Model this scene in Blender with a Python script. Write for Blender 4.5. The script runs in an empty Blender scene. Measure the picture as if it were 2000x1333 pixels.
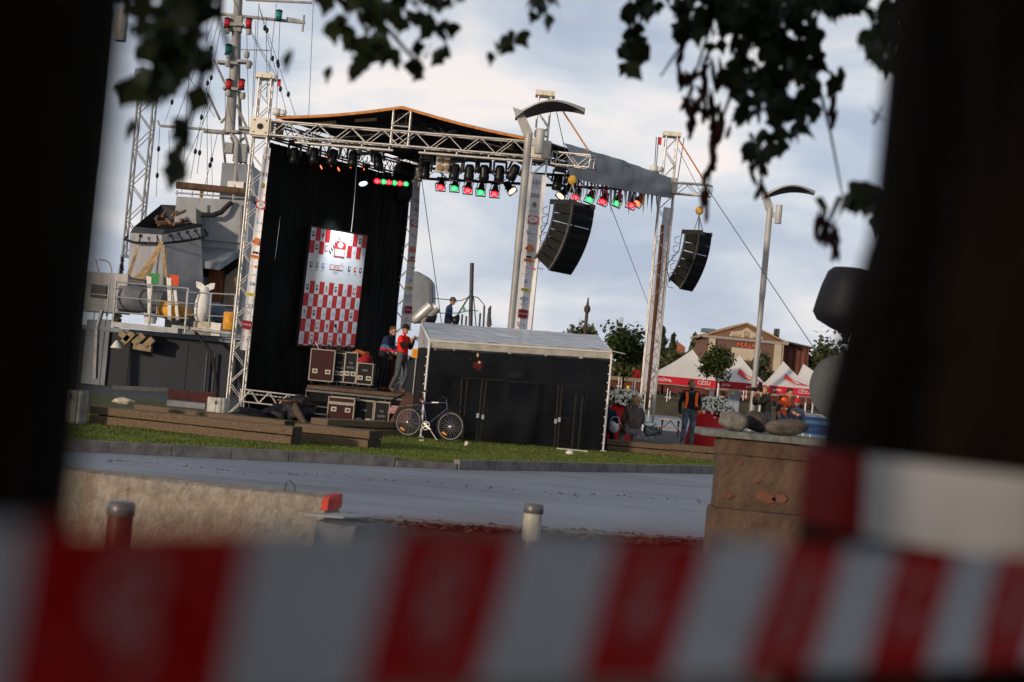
import bpy, bmesh, math, random
from mathutils import Vector, Matrix, noise
random.seed(7)
S = bpy.context.scene
COL = S.collection
V = Vector
rad = math.radians
# ------------------------------------------------------------ camera
FPX, CAMZ = 3333.0, 1.65
PITCH, ROLL = math.atan(68.2/3333), math.atan(0.093)
f_ = V((0, math.cos(PITCH), math.sin(PITCH))); r0 = V((1, 0, 0)); u0 = V((0, -math.sin(PITCH), math.cos(PITCH)))
R_ = r0*math.cos(ROLL) + u0*math.sin(ROLL); U_ = -r0*math.sin(ROLL) + u0*math.cos(ROLL)
CAM = V((0, 0, CAMZ))
cd = bpy.data.cameras.new('camera'); cam = bpy.data.objects.new('camera', cd); COL.objects.link(cam)
M = Matrix((R_, U_, -f_)).transposed().to_4x4(); M.translation = CAM
cam.matrix_world = M
cd.sensor_width = 36; cd.lens = 60; cd.clip_start = 0.02; cd.clip_end = 6000
cd.dof.use_dof = True; cd.dof.focus_distance = 41; cd.dof.aperture_fstop = 2.7
S.camera = cam
# ------------------------------------------------------------ sky, sun, exposure
SUN_EL, SUN_AZ = rad(7), rad(218)          # azimuth of the sun, clockwise from +Y
w = bpy.data.worlds.new('World'); S.world = w; w.use_nodes = True
nt = w.node_tree; nt.nodes.clear(); N = nt.nodes.new; L = nt.links.new
out = N('ShaderNodeOutputWorld'); sky = N('ShaderNodeTexSky'); sky.sky_type = 'NISHITA'; sky.sun_disc = False
sky.sun_elevation = SUN_EL; sky.sun_rotation = SUN_AZ; sky.dust_density = 2.0
bg = N('ShaderNodeBackground'); bg.inputs[1].default_value = 0.15; L(sky.outputs[0], bg.inputs[0])
tc = N('ShaderNodeTexCoord'); mp = N('ShaderNodeMapping'); mp.inputs['Scale'].default_value = (1, 1, 2.4)
mp.inputs['Location'].default_value = (0.35, 0.0, 0.18)
L(tc.outputs['Generated'], mp.inputs[0])
n1 = N('ShaderNodeTexNoise'); n1.inputs['Scale'].default_value = 7.5; n1.inputs['Detail'].default_value = 7; n1.inputs['Roughness'].default_value = 0.52
n1.inputs['Distortion'].default_value = 0.35
L(mp.outputs[0], n1.inputs[0])
cr = N('ShaderNodeValToRGB'); e = cr.color_ramp.elements
e[0].position = 0.34; e[0].color = (0.46, 0.53, 0.67, 1)
e[1].position = 0.66; e[1].color = (0.98, 0.90, 0.88, 1)
for p, c in ((0.43, (0.55, 0.61, 0.73)), (0.50, (0.65, 0.70, 0.79)), (0.57, (0.79, 0.80, 0.84))):
    k = cr.color_ramp.elements.new(p); k.color = (*c, 1)
L(n1.outputs[0], cr.inputs[0])
bg2 = N('ShaderNodeBackground'); bg2.inputs[1].default_value = 0.90; sx = N('ShaderNodeSeparateXYZ'); L(tc.outputs['Generated'], sx.inputs[0])
mr = N('ShaderNodeMapRange'); mr.inputs[1].default_value = .16; mr.inputs[2].default_value = .55; mr.inputs[3].default_value = 1.0; mr.inputs[4].default_value = .48; L(sx.outputs[2], mr.inputs[0])
vm = N('ShaderNodeVectorMath'); vm.operation = 'SCALE'; L(cr.outputs[0], vm.inputs[0]); L(mr.outputs[0], vm.inputs['Scale'])      # unseen sky overhead dimmed to lower the ambient light
L(vm.outputs[0], bg2.inputs[0])
mx = N('ShaderNodeMixShader'); mx.inputs[0].default_value = 0.93
L(bg.outputs[0], mx.inputs[1]); L(bg2.outputs[0], mx.inputs[2]); L(mx.outputs[0], out.inputs[0])
sd = bpy.data.lights.new('sun', 'SUN'); sd.energy = 2.6; sd.angle = rad(3); sd.color = (1.0, 0.80, 0.60)
so = bpy.data.objects.new('sun', sd); COL.objects.link(so)
sdir = V((math.sin(SUN_AZ)*math.cos(SUN_EL), math.cos(SUN_AZ)*math.cos(SUN_EL), math.sin(SUN_EL)))
so.rotation_euler = (sdir).to_track_quat('Z', 'Y').to_euler()
S.view_settings.view_transform = 'Standard'; S.view_settings.look = 'None'
S.view_settings.exposure = 0.16; S.view_settings.gamma = 1.0
S.cycles.max_bounces = 6; S.cycles.transparent_max_bounces = 12

# ------------------------------------------------------------ placing helpers
def at(px, py, Y):
    d = f_ + R_*((px-1000)/FPX) + U_*((666.5-py)/FPX)
    return CAM + d*(Y/d.y)
def gz(px, py, z=0.0):
    d = f_ + R_*((px-1000)/FPX) + U_*((666.5-py)/FPX)
    return CAM + d*((z-CAMZ)/d.z)
# ------------------------------------------------------------ materials
MATS = {}
def mat(name, col, rough=0.6, metal=0.0, var=0.15, scale=8.0, bump=0.0, stretch=None, col2=None, emit=None, es=1.0, spec=0.25, trans=0.0, alpha=None, bscale=None):
    if name in MATS: return MATS[name]
    m = bpy.data.materials.new(name); m.use_nodes = True; t = m.node_tree; b = t.nodes['Principled BSDF']
    n = t.nodes.new; l = t.links.new
    b.inputs['Roughness'].default_value = rough; b.inputs['Metallic'].default_value = metal
    b.inputs['Specular IOR Level'].default_value = spec
    if col2 is None: col2 = tuple(min(1, c*(1-var*2)) for c in col)
    tcn = n('ShaderNodeTexCoord'); mpn = n('ShaderNodeMapping')
    if stretch: mpn.inputs['Scale'].default_value = stretch
    l(tcn.outputs['Object'], mpn.inputs[0])
    if var > 0:
        nz = n('ShaderNodeTexNoise'); nz.inputs['Scale'].default_value = scale; nz.inputs['Detail'].default_value = 6; nz.inputs['Roughness'].default_value = 0.6
        l(mpn.outputs[0], nz.inputs[0])
        rp = n('ShaderNodeValToRGB'); rp.color_ramp.elements[0].position = 0.32; rp.color_ramp.elements[1].position = 0.62
        rp.color_ramp.elements[0].color = (*col2, 1); rp.color_ramp.elements[1].color = (*col, 1)
        l(nz.outputs[0], rp.inputs[0]); l(rp.outputs[0], b.inputs['Base Color'])
    else: b.inputs['Base Color'].default_value = (*col, 1)
    if bump:
        nb = n('ShaderNodeTexNoise'); nb.inputs['Scale'].default_value = bscale or scale*2.5; nb.inputs['Detail'].default_value = 8
        l(mpn.outputs[0], nb.inputs[0]); bp = n('ShaderNodeBump'); bp.inputs['Strength'].default_value = bump; bp.inputs['Distance'].default_value = 0.03
        l(nb.outputs[0], bp.inputs['Height']); l(bp.outputs[0], b.inputs['Normal'])
    if emit:
        b.inputs['Emission Color'].default_value = (*emit, 1); b.inputs['Emission Strength'].default_value = es
    if trans:
        tr = n('ShaderNodeBsdfTranslucent'); tr.inputs[0].default_value = (*col, 1); ms = n('ShaderNodeMixShader'); ms.inputs[0].default_value = trans
        l(b.outputs[0], ms.inputs[1]); l(tr.outputs[0], ms.inputs[2]); l(ms.outputs[0], t.nodes['Material Output'].inputs[0])
    if alpha is not None: b.inputs['Alpha'].default_value = alpha
    MATS[name] = m; return m
def shipmat(name, col, *a, **k):
    m = mat(name, col, *a, **k); t = m.node_tree; n = t.nodes.new; l = t.links.new; b = t.nodes['Principled BSDF']
    src = b.inputs['Base Color'].links[0].from_socket; tcn = n('ShaderNodeTexCoord'); mpn = n('ShaderNodeMapping'); mpn.inputs['Scale'].default_value = (2.2, 2.2, .22)
    l(tcn.outputs['Object'], mpn.inputs[0]); nz = n('ShaderNodeTexNoise'); nz.inputs['Scale'].default_value = 2.0; nz.inputs['Detail'].default_value = 9; nz.inputs['Roughness'].default_value = .7; l(mpn.outputs[0], nz.inputs[0])
    r = n('ShaderNodeMapRange'); r.inputs[1].default_value = .56; r.inputs[2].default_value = .72; r.inputs[3].default_value = 0; r.inputs[4].default_value = .75; l(nz.outputs[0], r.inputs[0])
    mxn = n('ShaderNodeMix'); mxn.data_type = 'RGBA'; l(r.outputs[0], mxn.inputs[0]); l(src, mxn.inputs[6]); mxn.inputs[7].default_value = (col[0]*.5+.03, col[1]*.36+.01, col[2]*.25, 1); l(mxn.outputs[2], b.inputs['Base Color'])
    return m
alu = mat('aluminium_tube', (0.62, 0.60, 0.57), 0.42, 0.55, 0.1, 5)
aluw = mat('cream_plate', (0.72, 0.66, 0.55), 0.5, 0.1, 0.08, 5)
blk = mat('black_metal', (0.008, 0.008, 0.009), 0.5, 0.0, 0.2)
blkf = mat('black_fabric', (0.013, 0.014, 0.014), 0.9, 0, 0.3, 1.6, 0.3, (3, 3, 0.5), trans=0.1, spec=.1)
blkp = mat('black_plastic', (0.008, 0.008, 0.009), 0.35, 0, 0.1)
white = mat('white_vinyl', (0.80, 0.79, 0.80), 0.55, 0, 0.05, 2, 0.15)
wpaint = mat('white_paint', (0.75, 0.74, 0.71), 0.5, 0, 0.1, 6)
redv = mat('red_vinyl', (0.62, 0.03, 0.03), 0.5, 0, 0.1)
wood = mat('weathered_timber', (0.19, 0.135, 0.085), 0.8, 0, 0.3, 9, 0.6, (1.0, 8, 8), col2=(0.08, 0.054, 0.034))
woodend = mat('timber_end_grain', (0.06, 0.045, 0.035), 0.9, 0, 0.3, 14, 0.5)
steel = mat('galvanised_steel', (0.36, 0.37, 0.38), 0.45, 0.4, 0.15, 5)
dsteel = mat('dark_steel', (0.07, 0.07, 0.075), 0.5, 0.3, 0.2, 8)
shipg = shipmat('ship_grey_paint', (0.22, 0.25, 0.29), 0.55, 0, 0.18, 1.2, 0.15, (1, 1, 0.4))
shipl = shipmat('ship_light_grey', (0.33, 0.35, 0.37), 0.55, 0, 0.12, 1.5)
hullm = shipmat('hull_dark_grey', (0.020, 0.026, 0.038), 0.45, 0, 0.25, 0.8, 0.1, (1, 1, 0.3))
conc = shipmat('concrete', (0.31, 0.28, 0.235), 0.9, 0, 0.25, 11.0, 0.7, col2=(0.20, 0.175, 0.145), bscale=38)
orange = mat('orange_strap', (0.75, 0.30, 0.08), 0.6, 0, 0.15)
yellow = mat('yellow_paint', (0.70, 0.33, 0.04), 0.5, 0, 0.2, 5)
rubber = mat('rubber', (0.02, 0.02, 0.02), 0.8, 0, 0.1)
skin = mat('skin', (0.50, 0.27, 0.18), 0.6, 0, 0.1)
ink = mat('dark_ink', (0.03, 0.03, 0.05), 0.6, 0, 0)
inkr = mat('red_ink', (0.60, 0.05, 0.04), 0.6, 0, 0)
inkb = mat('blue_ink', (0.06, 0.22, 0.50), 0.6, 0, 0)
inkg = mat('green_ink', (0.10, 0.35, 0.10), 0.6, 0, 0)
inko = mat('orange_ink', (0.75, 0.25, 0.04), 0.6, 0, 0)
inky = mat('yellow_ink', (0.75, 0.60, 0.05), 0.6, 0, 0)
inkm = mat('maroon_ink', (0.28, 0.02, 0.03), 0.6, 0, 0)
inkw = mat('white_ink', (0.75, 0.75, 0.75), 0.6, 0, 0)
inkgr = mat('grey_ink', (0.30, 0.30, 0.36), 0.6, 0, 0)
# ------------------------------------------------------------ mesh builder
TXT = {}
def text_mesh(s):
    if s in TXT: return TXT[s]
    cu = bpy.data.curves.new('t', 'FONT'); cu.body = s; cu.size = 1; cu.resolution_u = 2; cu.align_x = 'CENTER'; cu.align_y = 'CENTER'
    o = bpy.data.objects.new('t', cu); COL.objects.link(o)
    me = bpy.data.meshes.new_from_object(o.evaluated_get(bpy.context.evaluated_depsgraph_get()))
    r = ([v.co.copy() for v in me.vertices], [tuple(p.vertices) for p in me.polygons])
    bpy.data.objects.remove(o); bpy.data.curves.remove(cu); bpy.data.meshes.remove(me)
    TXT[s] = r; return r
WM = {}
def frame(d, up=V((0, 0, 1))):
    d = d.normalized()
    if abs(d.dot(up)) > 0.98: up = V((1, 0, 0))
    a = up.cross(d).normalized(); b = d.cross(a)
    return a, b
class MB:
    def __init__(s, m=None): s.v = []; s.f = []; s.m = []; s.sm = []; s.mats = []; s.cur = m
    def use(s, m): s.cur = m; return s
    def add(s, vs, fs, m=None, smooth=False):
        m = m or s.cur
        if m not in s.mats: s.mats.append(m)
        i = s.mats.index(m); k = len(s.v); s.v += [V(p) for p in vs]
        for f in fs: s.f.append(tuple(k+q for q in f)); s.m.append(i); s.sm.append(smooth)
        return s
    def box(s, c, size, m=None, R=None):
        c = V(c); h = V(size)/2; vs = []
        for x in (-1, 1):
            for y in (-1, 1):
                for z in (-1, 1):
                    p = V((x*h.x, y*h.y, z*h.z))
                    if R: p = R @ p
                    vs.append(c+p)
        return s.add(vs, [(0, 1, 3, 2), (4, 6, 7, 5), (0, 4, 5, 1), (2, 3, 7, 6), (0, 2, 6, 4), (1, 5, 7, 3)], m)
    def bar(s, p0, p1, wd, ht, m=None):      # square bar between two points
        p0, p1 = V(p0), V(p1); a, b = frame(p1-p0); a = a*wd/2; b = b*ht/2
        vs = [p+q for p in (p0, p1) for q in (-a-b, a-b, a+b, -a+b)]
        return s.add(vs, [(0, 3, 2, 1), (4, 5, 6, 7), (0, 1, 5, 4), (1, 2, 6, 5), (2, 3, 7, 6), (3, 0, 4, 7)], m)
    def tube(s, p0, p1, r0, r1=None, n=8, m=None, caps=True, smooth=True):
        p0, p1 = V(p0), V(p1); r1 = r0 if r1 is None else r1; a, b = frame(p1-p0)
        vs = []
        for p, r in ((p0, r0), (p1, r1)):
            for k in range(n):
                t = 2*math.pi*k/n; vs.append(p+a*(r*math.cos(t))+b*(r*math.sin(t)))
        s.add(vs, [(k, (k+1) % n, n+(k+1) % n, n+k) for k in range(n)], m, smooth)
        if caps: s.add(vs, [tuple(range(n-1, -1, -1)), tuple(range(n, 2*n))], m)
        return s
    def path(s, pts, r, n=6, m=None):
        pts = [V(p) for p in pts]; rs = r if isinstance(r, (list, tuple)) else [r]*len(pts); vs = []; up = V((0, 0, 1))
        for i, p in enumerate(pts):
            d = pts[min(i+1, len(pts)-1)]-pts[max(i-1, 0)]; a, b = frame(d, V((0.13, 0.21, 1)).normalized())
            for k in range(n):
                t = 2*math.pi*k/n; vs.append(p+a*(rs[i]*math.cos(t))+b*(rs[i]*math.sin(t)))
        fs = [(i*n+k, i*n+(k+1) % n, (i+1)*n+(k+1) % n, (i+1)*n+k) for i in range(len(pts)-1) for k in range(n)]
        s.add(vs, fs, m, True); q = len(pts)-1
        return s.add(vs, [tuple(range(n-1, -1, -1)), tuple(q*n+k for k in range(n))], m)
    def lathe(s, prof, o, ax=V((0, 0, 1)), n=20, m=None, smooth=True, sc=(1, 1)):
        o = V(o); ax = V(ax).normalized(); a, b = frame(ax, V((0, 1, 0)) if abs(ax.z) > .9 else V((0, 0, 1))); vs = []
        for r, z in prof:
            for k in range(n):
                t = 2*math.pi*k/n; vs.append(o+ax*z+a*(r*sc[0]*math.cos(t))+b*(r*sc[1]*math.sin(t)))
        fs = [(i*n+k, i*n+(k+1) % n, (i+1)*n+(k+1) % n, (i+1)*n+k) for i in range(len(prof)-1) for k in range(n)]
        s.add(vs, fs, m, smooth)
        q = len(prof)-1
        if prof[0][0] > 1e-4: s.add(vs, [tuple(range(n-1, -1, -1))], m)
        if prof[q][0] > 1e-4: s.add(vs, [tuple(q*n+k for k in range(n))], m)
        return s
    def prism(s, poly, ext, m=None):
        poly = [V(p) for p in poly]; ext = V(ext); n = len(poly)
        s.add(poly+[p+ext for p in poly], [tuple(range(n)), tuple(range(2*n-1, n-1, -1))]+[(k, n+k, n+(k+1) % n, (k+1) % n) for k in range(n)], m)
        return s
    def quad(s, a, b, c, d, m=None): return s.add([a, b, c, d], [(0, 1, 2, 3)], m)
    def ball(s, c, r, m=None, n=12, rot=None, bumpy=0.0, seed=0, pw=1.0):
        c = V(c); r = V(r) if not isinstance(r, (int, float)) else V((r, r, r)); vs = []; k = n//2
        for i in range(k+1):
            th = math.pi*i/k
            for j in range(n):
                ph = 2*math.pi*j/n; d = V((math.sin(th)*math.cos(ph), math.sin(th)*math.sin(ph), math.cos(th)))
                q = 1+bumpy*noise.noise(d*1.7+V((seed, seed*2.3, 0))) if bumpy else 1
                if pw != 1: d = V([math.copysign(abs(x)**pw, x) for x in d])
                p = V((d.x*r.x*q, d.y*r.y*q, d.z*r.z*q))
                vs.append(c+(rot @ p if rot else p))
        return s.add(vs, [(i*n+j, i*n+(j+1) % n, (i+1)*n+(j+1) % n, (i+1)*n+j) for i in range(k) for j in range(n)], m, True)
    def text(s, t, o, xd, yd, size, m=None, wide=1.0):
        vs, fs = text_mesh(t); o = V(o); xd = V(xd).normalized(); yd = V(yd).normalized()
        return s.add([o+xd*(v.x*size*wide)+yd*(v.y*size) for v in vs], fs, m)
    def build(s, name, parent=None, label=None, cat=None, group=None, kind=None, bevel=0, smooth=False):
        me = bpy.data.meshes.new(name); inv = WM[parent].inverted() if parent else None
        me.from_pydata([inv @ p if inv else p for p in s.v], [], s.f)
        for m in s.mats: me.materials.append(m)
        me.polygons.foreach_set('material_index', s.m); me.polygons.foreach_set('use_smooth', [True]*len(s.f) if smooth else s.sm)
        me.update(); o = bpy.data.objects.new(name, me); COL.objects.link(o)
        if parent: o.parent = parent; WM[o] = WM[parent]
        else:
            WM[o] = Matrix()
            if kind is None or cat:   # origin at the thing's base
                zs = [p.z for p in s.v]; c = V((sum(p.x for p in s.v)/len(zs), sum(p.y for p in s.v)/len(zs), min(zs)))
                me.transform(Matrix.Translation(-c)); o.location = c; WM[o] = Matrix.Translation(c)
        if bevel:
            bv = o.modifiers.new('bevel', 'BEVEL'); bv.width = bevel; bv.segments = 2; bv.limit_method = 'ANGLE'
        tag(o, label, cat, group, kind); return o
def tag(o, label=None, cat=None, group=None, kind=None):
    if label: o['label'] = label
    if cat: o['category'] = cat
    if group: o['group'] = group
    if kind: o['kind'] = kind
def thing(name, label, cat, loc=(0, 0, 0), group=None):
    o = bpy.data.objects.new(name, None); COL.objects.link(o); o.location = loc; o.empty_display_size = 0.2
    WM[o] = Matrix.Translation(V(loc)); tag(o, label, cat, group); return o
def dup(root, label, loc=None, rot=None, scale=None, group=None):
    def cp(o, par):
        c = o.copy(); COL.objects.link(c); c.parent = par
        for ch in list(o.children): cp(ch, c)
        return c
    r = cp(root, None); r['label'] = label
    place(r, loc, rot, scale)
    if group: r['group'] = group
    return r
def place(r, loc=None, rot=None, scale=None):
    if loc is not None: r.location = loc
    if rot is not None: r.rotation_euler = rot
    if scale is not None: r.scale = (scale,)*3
    return r
def truss(b, p0, p1, wd=0.36, ht=None, r=0.025, rd=0.012, step=None, m=None, sides=(0, 1, 2, 3), up=V((0, 0, 1))):
    p0, p1 = V(p0), V(p1); ht = ht or wd; d = p1-p0; ln = d.length; a, c = frame(d, up); a = a*wd/2; c = c*ht/2
    cs = [-a-c, a-c, a+c, -a+c]
    for q in cs: b.tube(p0+q, p1+q, r, n=6, m=m)
    n = max(2, round(ln/(step or wd*1.15)))
    for k in sides:
        q0, q1 = cs[k], cs[(k+1) % 4]
        for i in range(n):
            s0, s1 = (q0, q1) if (i+(k >= 2)) % 2 == 0 else (q1, q0)
            b.tube(p0+d*(i/n)+s0, p0+d*((i+1)/n)+s1, rd, n=5, m=m, caps=False)
        for e_ in (0, 1): b.tube(p0+d*e_+q0, p0+d*e_+q1, rd, n=5, m=m, caps=False)
# ============================================================ THE SETTING
def node_mat(name, fn, rough=0.8):
    m = bpy.data.materials.new(name); m.use_nodes = True; t = m.node_tree; b = t.nodes['Principled BSDF']; b.inputs['Roughness'].default_value = rough
    fn(t, b, t.nodes.new, t.links.new); return m
def f_pave(t, b, n, l):
    tcn = n('ShaderNodeTexCoord'); br = n('ShaderNodeTexBrick'); br.inputs['Scale'].default_value = 5.0
    br.inputs['Color1'].default_value = (0.27, 0.305, 0.36, 1); br.inputs['Color2'].default_value = (0.24, 0.275, 0.33, 1); br.inputs['Mortar'].default_value = (0.17, 0.185, 0.215, 1)
    br.inputs['Mortar Size'].default_value = 0.035; l(tcn.outputs['Object'], br.inputs[0])
    nz = n('ShaderNodeTexNoise'); nz.inputs['Scale'].default_value = 0.35; nz.inputs['Detail'].default_value = 7; l(tcn.outputs['Object'], nz.inputs[0])
    mr = n('ShaderNodeMapRange'); mr.inputs[1].default_value = .3; mr.inputs[2].default_value = .7; mr.inputs[3].default_value = .78; mr.inputs[4].default_value = 1.12; l(nz.outputs[0], mr.inputs[0])
    mx = n('ShaderNodeVectorMath'); mx.operation = 'SCALE'; 
    pn = n('ShaderNodeTexNoise'); pn.inputs['Scale'].default_value = .9; pn.inputs['Detail'].default_value = 9; pn.inputs['Roughness'].default_value = .65; pm_ = n('ShaderNodeMapping'); pm_.inputs['Scale'].default_value = (.25, 1.6, 1); l(tcn.outputs['Object'], pm_.inputs[0]); l(pm_.outputs[0], pn.inputs[0])
    pr = n('ShaderNodeMapRange'); pr.inputs[1].default_value = .50; pr.inputs[2].default_value = .68; pr.inputs[3].default_value = 0; pr.inputs[4].default_value = .6; l(pn.outputs[0], pr.inputs[0])
    pmx = n('ShaderNodeMix'); pmx.data_type = 'RGBA'; l(pr.outputs[0], pmx.inputs[0]); l(br.outputs[0], pmx.inputs[6]); pmx.inputs[7].default_value = (.11, .105, .11, 1); l(pmx.outputs[2], mx.inputs[0]); l(mr.outputs[0], mx.inputs['Scale']); l(mx.outputs[0], b.inputs['Base Color'])
    bp = n('ShaderNodeBump'); bp.inputs['Strength'].default_value = .18; bp.inputs['Distance'].default_value = .008; l(br.outputs['Fac'], bp.inputs['Height']); bp.invert = True; l(bp.outputs[0], b.inputs['Normal'])
pavem = node_mat('grey_paving', f_pave, 0.62)
soil = mat('dark_soil', (0.050, 0.034, 0.022), 0.95, 0, 0.35, 3, 0.8)
asph = mat('quay_asphalt', (0.085, 0.085, 0.09), 0.85, 0, 0.25, 1.5, 0.3)
grassb = mat('turf_base', (0.085, 0.10, 0.025), 0.95, 0, 0.3, 2.5, 0.8)
grassm = mat('grass_blades', (0.155, 0.20, 0.04), 0.8, 0, 0.3, 1.2, col2=(0.07, 0.095, 0.02), trans=0.3)
kerbm = mat('kerb_stone', (0.19, 0.185, 0.175), 0.85, 0, 0.25, 4, 0.4)
def f_water(t, b, n, l):
    b.inputs['Base Color'].default_value = (0.10, 0.13, 0.16, 1); b.inputs['Roughness'].default_value = 0.30
    tcn = n('ShaderNodeTexCoord'); nz = n('ShaderNodeTexNoise'); nz.inputs['Scale'].default_value = 2.2; nz.inputs['Detail'].default_value = 4
    l(tcn.outputs['Object'], nz.inputs[0]); bp = n('ShaderNodeBump'); bp.inputs['Strength'].default_value = .8; bp.inputs['Distance'].default_value = .25; l(nz.outputs[0], bp.inputs['Height']); l(bp.outputs[0], b.inputs['Normal'])
waterm = node_mat('river_water', f_water, 0.30)
QY = 60.0
def grid(name, x0, x1, y0, y1, z, m, nx=1, ny=1, fn=None, kind='structure', **k):
    b = MB(m); vs = [(x0+(x1-x0)*i/nx, y0+(y1-y0)*j/ny, z+(fn(x0+(x1-x0)*i/nx, y0+(y1-y0)*j/ny) if fn else 0)) for j in range(ny+1) for i in range(nx+1)]
    b.add(vs, [(j*(nx+1)+i, j*(nx+1)+i+1, (j+1)*(nx+1)+i+1, (j+1)*(nx+1)+i) for j in range(ny) for i in range(nx)])
    return b.build(name, kind=kind, smooth=bool(fn), **k)
grid('ground', -400, 400, -80, 54, -0.02, soil)
b = MB(asph); b.box((0, 44.9+(QY-44.9)/2, -1.49), (800, QY-44.9, 2.98)); b.build('quay', kind='structure')
grid('river', -1500, 1500, QY, 900, -1.5, waterm)
def bankz(x, y): return 2.6*min(1, max(0, (y-214)/9.0))+0.5*noise.noise(V((x*.06, y*.06, 0)))+(y-214)*.004
bankm = mat('river_bank', (0.10, 0.075, 0.045), 0.95, 0, 0.3, .25, 0.6, col2=(0.03, 0.04, 0.018))
grid('far_bank', -300, 420, 212, 420, -1.7, bankm, 180, 50, bankz)
grid('far_land', -3000, 3000, 418, 5000, 1.2, bankm)
# pavement from the soil kerb to the lawn kerb
K0, K1, K2, K3 = gz(-160, 868), gz(766, 912), gz(890, 918), gz(1388, 926)     # lawn kerb line
def ext(p, q, x): return p+(q-p)*((x-p.x)/(q.x-p.x))
S0, S1 = gz(740, 1018), gz(1380, 1062); SL, SR = ext(S0, S1, -60), ext(S0, S1, 60)
KL, KR = ext(K0, K1, -60), ext(K2, K3, 60)
b = MB(pavem); b.add([SL, SR, KR, K2, K1, KL], [(0, 1, 2, 3, 4, 5)])
for p in range(len(b.v)): b.v[p].z = 0.004
b.build('pavement', kind='structure')
BZ = 0.10
b = MB(grassb); p6 = [KL, K1, K2, KR, V((60, 60, 0)), V((-60, 60, 0))]
def lawn_far(x): return 36.5+max(0, x+8)*0.55
xs = [-40+i*2 for i in range(41)]
def kerb_y(x):
    for p, q in ((KL, K1), (K1, K2), (K2, KR)):
        if p.x <= x <= q.x: return p.y+(q.y-p.y)*(x-p.x)/(q.x-p.x)
    return KR.y
vs = []
for x in xs: vs += [(x, kerb_y(x)+.13, BZ), (x, 46.5, BZ)]
b.add(vs, [(2*i, 2*i+2, 2*i+3, 2*i+1) for i in range(len(xs)-1)]); b.build('lawn', kind='structure')
# kerbs : raised on the lawn side, dropped at the entrance
def kerb(name, p, q, h, wd=.13):
    n = max(1, int((q-p).length/1.0)); d = (q-p)/n; o = V((0, wd/2, 0)); b = MB(kerbm)
    for i in range(n):
        a, c = p+d*i+d*.003, p+d*(i+1)-d*.003
        b.bar(a+o+V((0, 0, h/2)), c+o+V((0, 0, h/2)), wd, h)
    return b.build(name, kind='structure', bevel=.012)
kerb('kerb', KL, K1, .17); kerb('kerb', K1+V((.02, 0, 0)), K2-V((.02, 0, 0)), .105); kerb('kerb', K2, KR, .17)
kerb('kerb', SL, SR, .04, .12)
b = MB(mat('dropped_kerb_paving', (.26, .19, .14), .9, 0, .2, 3, .3))
b.add([K1+V((0, .14, .106)), K2+V((0, .14, .106)), K2+V((-.3, 1.4, .106)), K1+V((-1.2, 1.2, .106))], [(0, 1, 2, 3)]); b.build('path', kind='structure')
# grass blades
b = MB(grassm); rr = random.Random(3)
vs = []; fs = []
for i in range(90000):
    x = rr.uniform(-12, 6.5); yk = kerb_y(x)+.15; y = yk+(rr.random()**1.5)*12
    h = rr.uniform(.02, .05)*(1+.5*noise.noise(V((x*.9, y*.9, 0)))); a = rr.uniform(0, 6.28); wx, wy = .012*math.cos(a), .012*math.sin(a)
    k = len(vs); vs += [(x-wx, y-wy, BZ-.005), (x+wx, y+wy, BZ-.005), (x+rr.uniform(-.03, .03), y+rr.uniform(-.03, .03), BZ+h)]; fs.append((k, k+1, k+2))
b.add(vs, fs); b.build('grass', label='short mown green grass along the kerb', cat='grass', kind='stuff')
# fallen leaf litter drifted in a line on the paving, and brown litter at the soil edge
leafd = mat('dry_leaf', (.13, .08, .07), .9, 0, .3, 20)
b = MB(leafd)
def litter(b, p, q, n, sp, z=.012, sz=.035):
    for i in range(n):
        t = rr.random(); c = p.lerp(q, t)+V((rr.gauss(0, .1), rr.gauss(0, sp)+.25*math.sin(t*9), 0)); c.z = z
        a = rr.uniform(0, 6.28); r = sz*rr.uniform(.4, 1.2); u = V((math.cos(a), math.sin(a), rr.uniform(-.2, .5)))*r; v = V((-math.sin(a), math.cos(a), rr.uniform(0, .5)))*r*.6
        b.add([c-u, c-v, c+u, c+v], [(0, 1, 2, 3)])
litter(b, gz(170, 900), gz(700, 935), 90, .22, sz=.028); litter(b, gz(700, 935), gz(1385, 985), 110, .22, sz=.028)
litter(b, S0+V((-3, -.25, 0)), S1+V((0, -.25, 0)), 1500, .2, .02, .05); litter(b, gz(1060, 1055), gz(1380, 1062), 500, .1, .03, .05)
b.build('leaf_litter', label='dry brown leaf litter strewn over the paving', cat='leaves', kind='stuff')

# ------------------------------------------------------------ trees
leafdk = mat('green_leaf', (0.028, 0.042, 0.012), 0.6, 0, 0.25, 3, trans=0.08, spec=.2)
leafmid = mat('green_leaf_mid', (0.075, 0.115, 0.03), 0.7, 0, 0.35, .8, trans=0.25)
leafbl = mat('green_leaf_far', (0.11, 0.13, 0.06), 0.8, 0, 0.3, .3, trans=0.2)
bark = mat('dark_bark', (0.016, 0.0115, 0.008), 0.95, 0, 0.35, 5, 1.0, (4, 4, 1), spec=.1)
barkw = mat('brown_bark', (0.022, 0.014, 0.009), 0.95, 0, 0.45, 3, 1.0, (6, 6, .8), col2=(.006, .0045, .0035), spec=.1)
seedm = mat('maroon_seed', (0.06, 0.02, 0.018), 0.8, 0, 0.2, trans=0.3)
LEAF = [(0, -.5), (.22, -.42), (.46, -.16), (.5, .08), (.34, .16), (.2, .34), (0, .72), (-.2, .34), (-.34, .16), (-.5, .08), (-.46, -.16), (-.22, -.42)]
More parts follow.
